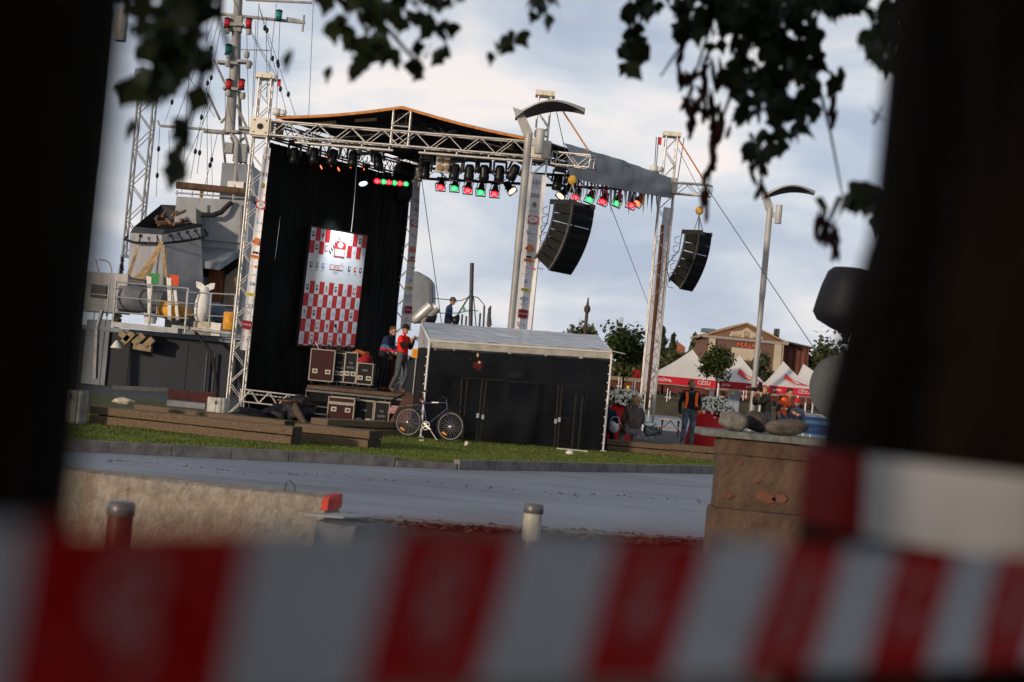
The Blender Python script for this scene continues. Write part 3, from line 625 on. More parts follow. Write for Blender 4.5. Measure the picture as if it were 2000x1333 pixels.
for t0, t1, h in ((.30, .47, -.16), (.62, .79, -.16)): b = MB(mat('bare_timber', (.45, .30, .17), .8, 0, .15)); b.bar(eA.lerp(ridge0, t0)+V((0, .4, h)), eA.lerp(ridge0, t1)+V((0, .4, h)), .08, .07); b.build('roof_batten', STG)
for t in (.2, .5, .8):                                       # rafters
    for e0_, e1_ in ((eA, eD), (eB, eC)):
        tr_part('rafter', e0_.lerp(e1_, t)+V((0, 0, -.2)), ridge0.lerp(ridge1, t)+V((0, 0, -.2)), wd=.25, ht=.25, step=.4, m=dsteel, r=.02)
tr_part('ridge_truss', ridge0+V((0, .1, -.25)), ridge1+V((0, 0, -.25)), wd=.25, ht=.25, step=.5, m=dsteel)
# grey valance along the audience side
b = MB(lidt); n = 24; m_ = 8; vs = []
out_n = V((dBC.y, -dBC.x, 0))
pB0 = at(1088, 280, B_.y+.6); pC0 = at(1303, 350, C_.y)
for i in range(n+1):
    t = i/n; tp = pB0.lerp(pC0, t); tp.z += .05*math.sin(math.pi*t)
    bt = at(1098+(1300-1098)*t, 346+(388-346)*t+3*math.sin(math.pi*t), tp.y)
    for j in range(m_+1):
        s_ = j/m_; q = tp.lerp(bt, s_); q += out_n*(.20+.07*math.sin(math.pi*s_)+.035*math.sin(i*1.7+j*.8)+.03*math.sin(i*.7+j)); vs.append(q)
b.add(vs, [(i*(m_+1)+j, (i+1)*(m_+1)+j, (i+1)*(m_+1)+j+1, i*(m_+1)+j+1) for i in range(n) for j in range(m_)], None, True); b.build('canopy_valance', STG)
# speaker arms
aB0, aB1 = at(1082, 310, 41.6), at(1156, 317, 41.2); aC0, aC1 = at(1318, 368, 46.8), at(1386, 373, 46.3)
for p, q in ((aB0, aB1), (aC0, aC1)): tr_part('speaker_arm', p, q, wd=.3, ht=.30, step=.3, r=.022)
sB0, sB1 = at(1092, 206, 41.7), at(1150, 296, 41.3); sC0, sC1 = at(1322, 268, 46.9), at(1377, 356, 46.4)
b = MB(orange); b.bar(sB0, sB1, .09, .02); b.build('strap', STG); b = MB(orange); b.bar(sC0, sC1, .09, .02); b.build('strap', STG)
b = MB(dsteel); b.tube(at(1084, 206, 41.8), at(1110, 322, 41.4), .01); b.tube(at(1324, 290, 46.9), at(1366, 372, 46.5), .008)
b.build('chain_hoist', STG); b = MB(dsteel); b.tube(at(1282, 268, 47), at(1278, 340, 47), .012); b.tube(at(1286, 268, 47), at(1281, 340, 47), .012); b.build('chain_hoist', STG); b = MB(dsteel); b.tube(at(1336, 270, 47), at(1322, 360, 47), .012)
b.build('chain_hoist', STG)
for px, py, Y, z in ((1289, 276, 47, .2), (1285, 334, 47, .14), (545, 162, 42.7, .17)): b = MB(redv); b.box(at(px, py, Y), (.08, .08, z)); b.build('hook', STG)
for px, py, Y in ((540, 219, 42.4), (1052, 262, 41.4), (1277, 330, 46.8)):
    b = MB(wpaint); q = at(px, py, Y); b.lathe([(0, -.1), (.09, -.09), (.1, 0), (.09, .09), (0, .1)], q, V((1, .3, 0)), 12); b.lathe([(0, 0), (.07, .01), (.07, .16), (0, .17)], q+V((.08, 0, 0)), V((1, .3, 0)), 12); b.build('motor', STG)
b = MB(mat('cardboard', (.36, .24, .15), .9, 0, .1)); q = at(546, 256, 43.2); b.box(q, (.2, .1, .5)); b.build('padding_board', STG)
# guy wires
def wire(label, p, q, r=.011, m=None, sag=0, group=None, name='wire', cat='wire', beads=0):
    b = MB(m or dsteel); p, q = V(p), V(q); n = 8 if sag else 1
    b.path([p.lerp(q, i/n)+V((0, 0, -sag*math.sin(math.pi*i/n))) for i in range(n+1)], r, 5)
    t = b.build(name, None, label, cat, group)
    if beads:
        bb = MB(blkp)
        for i in range(beads): c = p.lerp(q, (i+.6)/(beads+.2)); bb.ball(c, (.05, .05, .085), n=8)
        bb.build('insulator', t)
    return t
wire('thin guy wire falling from the arm above the large speaker array to the ground', at(1153, 300, 41.2), gz(1345, 800), group='guy wires of the stage')
wire('thin guy wire falling from the arm above the small speaker array toward the sign post', at(1384, 372, 46.3), at(1596, 690, 44), group='guy wires of the stage')
wire('thin guy wire dropping beside the rear truss tower behind the grey tent', at(823, 345, 49), at(865, 650, 46), group='guy wires of the stage')
# ------------------------------------------------------------ stage deck
deckm = mat('stage_plywood', (.12, .075, .05), .75, 0, .25, 3, .2)
def gdeck(px, py, Y): q = at(px, py, Y); return V((q.x, q.y, 0))
DZ = at(775, 768, 43.5).z
f0, f1 = at(600, 751, 43.4), at(1020, 790, 42.1); g1, g0 = V((C_.x-.3, C_.y, 0)), V((D_.x-1.6, D_.y-1.5, 0))
SD_ = thing('stage_deck', 'low plywood stage floor with dark skirting under the truss roof', 'stage', (f0.x, f0.y, 0))
def flat(z, o=0): return [V((q.x, q.y, z)) for q in (f0, f1, g1, g0)]
b = MB(deckm); b.prism(flat(DZ-.09), (0, 0, .09)); b.build('floor', SD_)
b = MB(blkf); b.prism([V((q.x, q.y+.03, .0)) for q in (f0, f1, g1, g0)], (0, 0, DZ-.092)); b.build('skirt', SD_)
b = MB(dsteel); 
for i in range(9): q = f0.lerp(f1, i/8); b.tube((q.x, q.y-.04, 0), (q.x, q.y-.04, DZ-.09), .022)
b.bar(V((f0.x, f0.y-.045, DZ-.14)), V((f1.x, f1.y-.045, DZ-.14)), .03, .05); b.build('frame', SD_)
# black curtains along the rear
def curtain(label, x0, x1, top0, top1, off, amp=.018, m=blkf, group='black stage curtains', zb=.02):
    # positions along A->D given as fractions
    b = MB(m); n = 46; mz = 10; vs = []
    nrm = V((dAD.y, -dAD.x, 0))
    for i in range(n+1):
        t = i/n; base = A_.lerp(D_, x0+(x1-x0)*t); zt = top0+(top1-top0)*t
        for j in range(mz+1):
            s_ = j/mz; q = V((base.x, base.y, zb+(zt-zb)*s_))+nrm*(off+amp*math.sin(i*1.35+x0*40)*(.5+.5*(1-s_))+.03*math.sin(i*.4+j)); vs.append(q)
    b.add(vs, [(i*(mz+1)+j, (i+1)*(mz+1)+j, (i+1)*(mz+1)+j+1, i*(mz+1)+j+1) for i in range(n) for j in range(mz)], None, True)
    return b.build('curtain', None, label, 'curtain', group)
zc_ = A_.z-.3
curtain('narrow black curtain next to the left truss tower', .045, .15, zc_, zc_, .0)
curtain('wide black curtain behind the left edge of the checkered banner', .151, .60, zc_, zc_, .0)
curtain('wide black curtain behind the right edge of the checkered banner', .603, .985, zc_, zc_, .0)
# dark side drape at the lower left of the opening
# ------------------------------------------------------------ checkered banner
def banner_frame(tl, tr, bl, br):
    tl, tr, bl, br = map(V, (tl, tr, bl, br))
    def P(u, v, o=0):
        p = tl.lerp(tr, u).lerp(bl.lerp(br, u), v); nn = (tr-tl).cross(bl-tl).normalized()
        if nn.dot(CAM-p) < 0: nn = -nn
        return p+nn*o
    return P
bd0, bd1 = 44.4, 46.6
tl_, bl_, tr_2, br_ = at(609, 444, bd0), at(582, 674, bd0), at(717, 462, bd1), at(692, 678, bd1)
P = banner_frame(tl_, tr_2, bl_, br_)
BN = thing('backdrop_banner', 'tall red and white checkered sponsor banner hanging before the black curtain', 'banner', (bl_.x, bl_.y, bl_.z))
b = MB(blk); nr = P(.5, .5, 1)-P(.5, .5, 0)
bo = [P(-.025, -.014, -.02), P(1.025, -.014, -.02), P(1.025, 1.014, -.02), P(-.025, 1.014, -.02)]; b.prism(bo, -nr*.06); b.build('frame', BN)
b = MB(); nc = 12; rh = .108
def cell(u0, u1, v0, v1, m, o=.004): b.add([P(u0, v0, o), P(u1, v0, o), P(u1, v1, o), P(u0, v1, o)], [(0, 3, 2, 1)], m)
cell(0, 1, 0, 1, white, 0)
reds = []; whites = []
for r in range(2):
    for c in (0, 1, 2, 3, 8, 9, 10, 11): (reds if (c+r) % 2 == 1 else whites).append((c, r*rh))
for r in range(6):
    for c in range(12): (reds if (c+r) % 2 == 1 else whites).append((c, .45+r*rh))
for c, v in reds:
    if v < 1: cell(c/12, (c+1)/12, v, min(1, v+rh), redv)
b.build('fabric', BN)
b = MB(); rg = random.Random(8); ux = (P(1, .5)-P(0, .5)); uy = (P(.5, 0)-P(.5, 1))
def btxt(t, u, v, s_, m, wide=.8): b.text(t, P(u, v, .012), ux, uy, s_, m, wide)
for k, (c, v) in enumerate(whites):
    if v+rh*.5 > .99: continue
    u = (c+.5)/12; vv = v+rh*.5; kk = rg.randrange(6)
    if kk == 0: btxt('SEB', u, vv, .085, inkgr)
    elif kk == 1: cell(u-.02, u+.02, vv-.022, vv+.022, ink); cell(u-.012, u+.012, vv-.012, vv+.006, inkw, .008)
    elif kk == 2: b.add([P(u, vv-.024, .012), P(u+.02, vv, .012), P(u, vv+.024, .012), P(u-.02, vv, .012)], [(0, 3, 2, 1)], inkr); btxt('LDZ', u, vv+.034, .04, inkgr)
    elif kk == 3: b.add([P(u-.02, vv-.015, .012), P(u-.005, vv+.012, .012), P(u+.024, vv-.024, .012), P(u, vv+.024, .012)], [(0, 3, 2, 1)], inkb)
    elif kk == 4: cell(u-.012, u+.010, vv-.022, vv+.004, inkg); cell(u-.004, u+.014, vv-.01, vv+.01, inko, .008); btxt('LIEPĀJA', u, vv+.026, .045, inkgr)
    else: cell(u-.026, u+.026, vv-.026, vv+.026, inkr); cell(u-.019, u+.019, vv-.018, vv+.018, inkw, .008)
# centre emblem : red shield, panel and checker strip
n = 18; b.add([P(.53+.105*math.cos(k*6.283/n), .12+.040*math.sin(k*6.283/n), .010) for k in range(n)], [tuple(range(n-1, -1, -1))], inkr)
b.add([P(.53+.05*math.cos(k*6.283/n), .115+.027*math.sin(k*6.283/n), .014) for k in range(n)], [tuple(range(n-1, -1, -1))], inkw)
cell(.435, .625, .145, .222, inkr, .008); cell(.445, .615, .152, .212, inkw, .012)
for k in range(6): cell(.36+k*.026, .38+k*.026, .185-k*.026, .20-k*.026, ink, .01); cell(.345+k*.026, .36+k*.026, .17-k*.026, .185-k*.026, ink, .01)
for k, (u, m) in enumerate(((.06, ink), (.17, inkg), (.27, inkb), (.74, ink), (.85, inkr), (.95, ink))):
    cell(u-.022, u+.022, .315-.025, .315+.02, m); cell(u-.011, u+.012, .31-.012, .31+.012, inkw, .008)
    btxt(['LDZ', 'LIEPĀJA', 'SMART', 'LDC', 'LAUMA', 'SEB'][k], u, .352, .055, inkgr)
cell(.39, .63, .292, .338, inkr); cell(.398, .622, .297, .331, inkw, .008); btxt('FESTIVALS', .51, .314, .10, inkr, .62); btxt('AUGUSTS', .5, .352, .09, inkgr, .62); btxt('2010', .59, .278, .06, inkg)
b.build('print', BN)
# ------------------------------------------------------------ vertical sponsor banners
def vbanner(label, tl, tr, bl, br, items, wv=.02, group='white sponsor banners on the stage towers', seed=0, m=white):
    P = banner_frame(tl, tr, bl, br); t = thing('sponsor_banner', label, 'banner', bl, group)
    b = MB(m); n = 40; mm = 6; vs = []
    for i in range(n+1):
        for j in range(mm+1): v = i/n; u = j/mm; vs.append(P(u, v, wv*math.sin(v*7+seed+u*2)+wv*.5*math.sin(u*6+v*3)))
    b.add(vs, [(i*(mm+1)+j, (i+1)*(mm+1)+j, (i+1)*(mm+1)+j+1, i*(mm+1)+j+1) for i in range(n) for j in range(mm)], None, True); b.build('fabric', t)
    if items: 
        b = MB(); items(b, P, wv*2.2+.012); b.build('print', t)
    return t
def print_full(b, P, o):
    ux = P(1, .5)-P(0, .5); uy = P(.5, 0)-P(.5, .05); wd = ux.length
    ht = (P(.5, 0)-P(.5, 1)).length
    def T(s, u, v, size, m, wide=1.0): b.text(s, P(u, v, o+.004), ux, uy, size, m, wide)
    def rect(u, v, w_, h_, m, oo=0): 
        hu = w_/2/wd; hv = h_/2/ht; b.add([P(u-hu, v-hv, o+oo), P(u+hu, v-hv, o+oo), P(u+hu, v+hv, o+oo), P(u-hu, v+hv, o+oo)], [(0, 3, 2, 1)], m)
    def disc(u, v, rx, ry, m, oo=0, n=20):
        b.add([P(u+rx/wd*math.cos(k*6.283/n), v+ry/ht*math.sin(k*6.283/n), o+oo) for k in range(n)], [tuple(range(n-1, -1, -1))], m)
    c = .48
    disc(c, .048, .085, .07, inkgr); disc(c, .048, .075, .06, inkw, .002); rect(c, .05, .02, .10, inkr, .003); T('LDZ', c, .05, .095, ink); T('LDZ CARGO', c, .082, .036, inkgr)
    T('SEB', c, .135, .13, ink, 1.1)
    disc(c+.02, .19, .05, .065, inkg); disc(c+.06, .197, .03, .035, inkr, .002); T('LIEPĀJA', c-.02, .232, .06, inkgr)
    rect(c, .285, .235, .19, inkr); disc(c, .285, .108, .08, inkw, .002); b.text('X', P(c, .285, o+.006), ux, uy, .13, inkgr, 1.2); 
    b.add([P(c-.3, .345, o), P(c-.18, .385, o), P(c+.12, .335, o), P(c-.12, .372, o)], [(0, 1, 2, 3)], inkb); T('SMART', c+.1, .375, .05, inkb)
    T('PIENA CEĻŠ', c, .415, .035, inkgr)
    disc(c, .465, .085, .095, inko); rect(c, .468, .21, .05, inkr, .002); T('UPB', c, .468, .06, inkw)
    rect(c, .520, .13, .05, ink); rect(c, .54, .22, .07, inko, .0); T('METRO', c, .54, .05, inkr)
    T('RIMI', c-.05, .588, .055, inkr); disc(c+.3, .588, .02, .035, inkr); T('TIPOGRĀFIJA', c, .628, .042, inkgr)
    disc(c, .672, .04, .045, inkb); disc(c+.03, .67, .018, .03, inkw, .002)
    rect(c, .725, .22, .065, inky); T('KURSA', c, .725, .05, ink)
    disc(c-.02, .782, .10, .05, inkgr); disc(c-.02, .784, .08, .035, inkw, .002); disc(c, .786, .03, .03, inkgr, .004); T('LDC', c, .815, .10, inkgr)
    rect(c, .875, .235, .21, inkm); T('LAUMA', c, .875, .062, inkw)
    n = 10
    for k in range(n): a = 2.5+k*.16; disc(c-.1+.28*math.cos(a)+.15, .945-.0*a+.02*math.sin(a-.2)*-1, .008, .012, inkr)
    disc(c+.12, .948, .014, .016, ink); disc(c-.05, .935, .012, .014, inkr)
def q4(Y, tl, tr, bl, br): return at(*tl, Y), at(*tr, Y), at(*bl, Y), at(*br, Y)
vbanner('white sponsor banner with logos on the middle tower beside the lamp post', *q4(41.35, (1032, 339), (1068, 343), (1000, 650), (1036, 655)), print_full)
def print_small(b, P, o): print_full(b, P, o)
tl0, tr0, bl0, br0 = q4(42.35, (515, 287), (531, 289), (468, 683), (487, 686))
vbanner('narrow white sponsor banner on the left tower in front of the ship', tl0, tr0+V((-.03, .05, 0)), bl0, br0+V((-.05, .05, 0)), print_small, .03, seed=2)
tl0, tr0, bl0, br0 = q4(48.6, (806, 353), (820, 356), (783, 640), (801, 642))
vbanner('white sponsor banner on the rear tower above the man in the red vest', tl0, tr0+V((0, .2, 0)), bl0, br0+V((0, .2, 0)), print_small, .03, seed=4)
tl0, tr0, bl0, br0 = q4(47.5, (1296, 405), (1316, 408), (1250, 770), (1279, 773))
vbanner('plain white banner seen from the back on the right tower', tl0, tr0, bl0, br0, None, .05, seed=1, m=mat('white_vinyl_back', (.72, .70, .76), .6, 0, .05, 2, trans=.35))
b = MB(mat('rust_cable', (.16, .07, .035), .8, 0, .2)); b.path([at(1294, 440, 46.9), at(1284, 560, 46.85), at(1272, 700, 46.8), at(1262, 800, 46.8)], .05, 8); b.build('cable_loom', None, 'brown cable loom strapped inside the right truss tower', 'cable')

# ------------------------------------------------------------ line arrays
F3 = V((.84, -.54, 0)); W3 = V((.54, .84, 0))
cabm = mat('speaker_black', (.009, .0085, .008), .6, 0, .2, 6, spec=.15); grl = mat('speaker_grille', (.006, .006, .006), .8, 0, .1, spec=.1)
def line_array(label, topc, n, W, D, H, ang0, dang, hang, s=1.0):
    t = thing('line_array', label, 'speaker', topc, 'hanging line array speakers'); c = V(topc); up = V((0, 0, 1))
    b = MB(blkp)
    for sgn in (-1, 1): b.bar(c+W3*sgn*W*.46-F3*D*.75+up*.05, c+W3*sgn*W*.46+F3*D*.55+up*.05, .05, .12)
    b.bar(c-W3*W*.5+up*.06, c+W3*W*.5+up*.06, .3, .08); b.build('rigging_frame', t)
    b = MB(steel)
    for sgn in (-1, 1): b.tube(c+W3*sgn*W*.4+up*.1, V(hang)+V((0, 0, -.12)), .012)
    b.tube(c+up*.1, V(hang), .02); b.build('chain', t)
    b = MB(mat('hook_yellow', (.65, .38, .06), .5, 0, .2)); b.ball(hang, (.11, .09, .12), n=14); b.build('hoist_block', t)
    pos = c.copy()
    for i in range(n):
        a = ang0+dang*i; up_ = (up*math.cos(a)-F3*0+F3*math.sin(a)); fw = F3*math.cos(a)-up*math.sin(a)
        nxt = pos-up_*H; w2 = W/2; fw2 = F3*math.cos(a+dang)-up*math.sin(a+dang)
        # wedge profile: taller at the front
        pr = [pos+fw*D*.5, pos-fw*D*.5-up_*H*.09, nxt-fw*D*.5+up_*H*.09, nxt+fw2*D*.5]
        b = MB(cabm); b.prism([q-W3*w2+(-up_*.003 if k < 2 else up_*.003) for k, q in enumerate(pr)], W3*W); o = b.build('cabinet', t, bevel=.01)
        b = MB(grl); g = [pos+fw*(D*.5+.012)-W3*w2*.96-up_*.03, pos+fw*(D*.5+.012)+W3*w2*.96-up_*.03, nxt+fw*(D*.5+.012)+W3*w2*.96+up_*.03, nxt+fw*(D*.5+.012)-W3*w2*.96+up_*.03]
        b.prism(g, -fw*.01); b.build('grille', o)
        b = MB(dsteel)
        for sg in (-1, 1):
            for e_ in (.42, -.46): b.bar(pos+W3*sg*(w2+.015)+fw*D*e_+up_*.02, nxt+W3*sg*(w2+.015)+fw*D*e_-up_*.02, .03, .05)
        b.build('rigging_bar', o)
        pos = nxt-F3*math.sin(a)*0
    b = MB(rubber); q0 = c-F3*D*.8+up*.05-W3*W*.4; b.path([q0, q0+V((-.03, 0, -.5)), pos-F3*D*.5+V((-.25, 0, .5)), pos-F3*D*.5+V((-.1, 0, .1))], .012, 5)
    for i in range(n): q = q0.lerp(pos-F3*D*.5, (i+.5)/n)+V((-.05, 0, 0)); b.path([q, q+V((-.12, 0, -.06)), q+V((-.1, 0, -.18)), q+V((.05, 0, -.2))], .009, 5)
    b.build('cable', t); return t
line_array('large black line array speaker hanging right of the middle tower', at(1122, 404, 41.2), 7, .98, .56, .222, .03, .088, at(1118, 352, 41.2))
line_array('smaller dark line array speaker hanging beside the right tower', at(1364, 460, 46.3), 6, .68, .46, .245, .04, .095, at(1366, 412, 46.3))
# ------------------------------------------------------------ stage lights
def lensm(n, c, s): return mat('lens_'+n, c, .3, 0, 0, emit=c, es=s)
LR, LG, LW, LO, LX = lensm('red', (1, .015, .04), .85), lensm('green', (.02, .50, .16), 1.0), lensm('warm', (1, .72, .38), 1.5), lensm('orange', (.9, .22, .05), .9), lensm('cool', (.8, .9, 1), 1.3)
LHOT = {m.name: lensm(m.name[5:]+'_hot', tuple(min(1, c*.9+.12) for c in m.node_tree.nodes['Principled BSDF'].inputs['Emission Color'].default_value[:3]), 1.5) for m in (LR, LG, LW, LO, LX)}
def par(lens, label, loc, rot, yoke=.28, sc=1.0):
    t = thing('par_can', label, 'stage light', (0, 0, 0), 'stage lights under the roof')
    b = MB(blk); b.lathe([(0, .20), (.06, .19), (.085, .14), (.09, .02), (.105, -.02), (.11, -.16), (.118, -.165)], (0, 0, 0), n=18); b.build('can', t)
    b = MB(lens); b.lathe([(0, -.170), (.112, -.170)], (0, 0, 0), n=18); b.lathe([(0, -.174), (.07, -.174)], (0, 0, 0), n=18, m=LHOT[lens.name]); b.build('lens', t)
    b = MB(blk); 
    n = 4
    for k in range(4):
        a = k*math.pi/2; ca, sa = math.cos(a), math.sin(a); b.box((ca*.135, sa*.135, -.17), (.02 if abs(ca) > .5 else .27, .02 if abs(sa) > .5 else .27, .03))
    b.build('gel_frame', t)
    b = MB(blk); R = Matrix.Rotation(-rot[0], 3, 'X') @ Matrix.Rotation(0, 3, 'Y'); Ri = (Matrix.Rotation(rot[2], 3, 'Z') @ Matrix.Rotation(rot[1], 3, 'Y') @ Matrix.Rotation(rot[0], 3, 'X')).inverted()
    upv = Ri @ V((0, 0, 1)); b.bar(V((.125, 0, 0)), V((.125, 0, 0))+upv*yoke*.6, .02, .03); b.bar(V((-.125, 0, 0)), V((-.125, 0, 0))+upv*yoke*.6, .02, .03)
    b.bar(V((.13, 0, 0))+upv*yoke*.6, V((-.13, 0, 0))+upv*yoke*.6, .03, .02); b.tube(upv*yoke*.6, upv*(yoke+.18), .02); b.build('yoke', t)
    return place(t, loc, rot, sc)
tw_ = (.62, .0, .0)   # tipped toward the camera side
row = [(862, 363, LR, 'red lamp, first from the left of the hanging colour row'), (889, 365, LG, 'bright green lamp, second of the hanging colour row'), (915, 369, LR, 'red lamp between two green lamps in the hanging colour row'), (940, 373, LG, 'green lamp, fourth of the hanging colour row'), (967, 376, LR, 'red lamp beside the tilted warm spot left of the lamp post')]
for px, py, l_, lb in row: par(l_, lb, at(px, py-4, 48.2), (-.75, 0, rad(-5)))
par(LW, 'tilted warm white lamp just left of the grey lamp post', at(994, 366, 48.0), (-.5, -.75, 0))
for px, py, l_, lb, r in ((1104, 382, LW, 'tilted warm white lamp right of the middle tower banner', (-.5, .6, 0)), (1130, 385, LR, 'red lamp just above the large line array', (-.7, .35, 0)), (1157, 389, LG, 'dark green lamp above the right end of the large line array', (-.7, .3, 0)), (1183, 393, LR, 'red lamp under the flags, between two green lamps', (-.7, .3, 0)), (1210, 396, LG, 'bright green lamp under the middle of the flags', (-.7, .3, 0)), (1238, 400, LR, 'red lamp under the right part of the flags', (-.7, .3, 0)), (1252, 396, LO, 'amber lamp partly behind the red lamp under the flags', (-.6, .5, 0))):
    par(l_, lb, at(px-3, py-6, 47.6), r)
for px, l_, lb in ((738, LR, 'red lamp, first of the tight row beside the rear tower'), (750, LG, 'green lamp, second of the tight row beside the rear tower'), (760, LR, 'red lamp, third of the tight row beside the rear tower'), (771, LG, 'green lamp, fourth of the tight row beside the rear tower'), (782, LR, 'red lamp, fifth of the tight row beside the rear tower'), (793, LG, 'green lamp, last of the tight row beside the rear tower')):
    par(l_, lb, at(px, 348+(px-738)*.1, 46.5+(px-738)*.01), (-.8, 0, 0), sc=.85)
par(LX, 'white spot lamp pointing down at the checkered banner', at(707, 349, 45.2), (-.45, -.35, 0))
for i, (px, py) in enumerate(((590, 318), (612, 316), (634, 324), (652, 318), (668, 328), (690, 322), (716, 326), (600, 306), (645, 306))):
    par(LO, ['amber lamp, left end of the dark rear truss row', 'amber lamp, second of the dark rear truss row', 'amber lamp, third of the dark rear truss row', 'amber lamp, fourth of the dark rear truss row', 'amber lamp, fifth of the dark rear truss row', 'amber lamp, sixth of the dark rear truss row', 'amber lamp, right end of the dark rear truss row', 'amber lamp in the upper rear row near the left tower', 'amber lamp in the upper rear row above the banner'][i], at(px, py, 44.6+i*.12), (-.35, 1.0, 0), sc=.6)
def mover(label, px, py, Y, rot=(0, 0, 0), sc=1.0, warm=False):
    t = thing('moving_light', label, 'stage light', (0, 0, 0), 'large black moving lights')
    b = MB(blkp); b.box((0, 0, .30), (.34, .26, .14)); b.build('base', t, bevel=.02)
    b = MB(blkp); b.box((-.17, 0, .1), (.06, .14, .36)); b.box((.17, 0, .1), (.06, .14, .36)); b.build('yoke', t, bevel=.02)
    b = MB(blkp); b.lathe([(0, .17), (.09, .16), (.13, .08), (.13, -.1), (.145, -.14), (.14, -.28), (.12, -.3)], (0, 0, 0), n=18); b.build('head', t)
    b = MB(mat('glass_dark', (.03, .03, .04), .08, 0, 0)); b.lathe([(0, -.305), (.118, -.303)], (0, 0, 0), n=18); b.build('lens', t)
    b = MB(blk); b.tube((0, 0, .36), (0, 0, .52), .025); b.build('clamp', t)
    return place(t, at(px, py, Y), rot, sc)
for px, py, Y, lb, r in ((831, 330, 43.5, 'black moving light nearest the rear tower, under the front beam', (0, 0, 0)), (889, 332, 42.6, 'black moving light above the second colour lamp', (0, .1, .2)), (917, 333, 42.6, 'black moving light above the third colour lamp', (.1, 0, 0)), (946, 334, 42.6, 'black moving light above the fourth colour lamp', (.2, -.1, .3)), (976, 335, 42.6, 'black moving light above the fifth colour lamp', (.1, 0, 0)), (1005, 333, 42.4, 'black moving light beside the grey lamp post', (.2, .4, 0)), (1090, 352, 43.4, 'black moving light behind the middle tower', (0, .1, 0)), (1118, 356, 43.8, 'black moving light behind the yellow hoist block', (0, .1, 0)), (575, 300, 43.5, 'black moving light close to the left tower', (0, 0, 0)), (614, 300, 43.6, 'second black moving light from the left tower', (0, 0, 0)), (651, 303, 43.6, 'third black moving light from the left tower', (0, .2, 0)), (690, 306, 43.6, 'fourth black moving light from the left tower', (0, 0, 0)), (738, 311, 43.6, 'fifth black moving light from the left tower', (0, -.2, 0))):
    mover(lb, px, py, Y, r, .9)
FL = thing('flood_light', 'four cell blinder light under the middle of the front beam', 'stage light', at(868, 322, 42.8)); q = at(868, 322, 42.8)
b = MB(alu); b.box(q, (.42, .12, .42)); b.box(q+V((0, -.03, .24)), (.46, .2, .06)); b.build('housing', FL)
b = MB(mat('blinder_lens', (.45, .28, .14), .25, .3, .3, 20))
for sx in (-1, 1):
    for sz in (-1, 1): b.lathe([(0, 0), (.05, -.01), (.085, .03)], q+V((sx*.1, -.085, sz*.1)), V((0, -1, 0)), 12)
b.build('lens', FL)
# black monitor speaker hanging by the rear tower
b = MB(blkp); q = at(787, 372, 47.2); b.ball(q, (.30, .22, .42), n=16); b.ball(q+V((0, 0, .5)), (.33, .25, .3), n=16); b.build('covered_speaker', None, 'black covered speaker hanging at the rear tower beside the coloured lamps', 'speaker')
sp_ = bpy.data.lights.new('spot', 'SPOT'); sp_.energy = 560; sp_.spot_size = rad(56); sp_.spot_blend = .8; sp_.color = (.85, .93, 1); spo = bpy.data.objects.new('spot', sp_); COL.objects.link(spo)
src = at(707, 362, 45.0)+V((0, -.2, 0)); spo.location = src; tgt = P(.5, .15); 
tgt = at(668, 500, 45.6); spo.rotation_euler = (src-tgt).to_track_quat('Z', 'Y').to_euler(); sp_.shadow_soft_size = .08
# bunting
BT = thing('bunting', 'string of coloured pennants along the grey canopy edge', 'bunting', at(1125, 325, 43.5))
pn = [('pennant_blue', (.05, .10, .35)), ('pennant_grey', (.25, .25, .28)), ('pennant_red', (.55, .04, .04)), ('pennant_white', (.65, .65, .68)), ('pennant_green', (.05, .28, .12)), ('pennant_yellow', (.65, .50, .10)), ('pennant_violet', (.22, .12, .32))]
PMs = [mat(k, c, .7, 0, .1, trans=.25) for k, c in pn]
rope = [(1122, 318), (1135, 330), (1152, 342), (1170, 352), (1190, 360), (1215, 366), (1240, 368), (1262, 367), (1282, 366), (1296, 362)]
rp3 = [at(x, y, 43.3+(x-1122)*.018) for x, y in rope]; b = MB(rubber); b.path(rp3, .008, 5); b.build('cord', BT)
rg = random.Random(6); order = [0, 1, 2, 3, 6, 2, 5, 3, 2, 2, 3, 4, 2, 3, 1, 3, 2, 5, 3, 0, 6, 3, 2]
L_ = len(order)
for i, k in enumerate(order):
    t = (i+.1)/L_*(len(rp3)-1); j = min(int(t), len(rp3)-2); p = rp3[j].lerp(rp3[j+1], t-j); t2 = min((i+.9)/L_*(len(rp3)-1), len(rp3)-1.001); j2 = int(t2); q = rp3[j2].lerp(rp3[j2+1], t2-j2)
    tip = p.lerp(q, .5+rg.uniform(-.2, .3))+V((rg.uniform(-.02, .1), rg.uniform(-.05, .05), -rg.uniform(.50, .78))); md = p.lerp(tip, .5)+V((0, .05, 0)); mq = q.lerp(tip, .5)+V((0, .04, 0))
    b = MB(PMs[k]); b.add([p, q, mq, md, tip], [(0, 1, 2, 3), (3, 2, 4)]); b.build('pennant', BT)
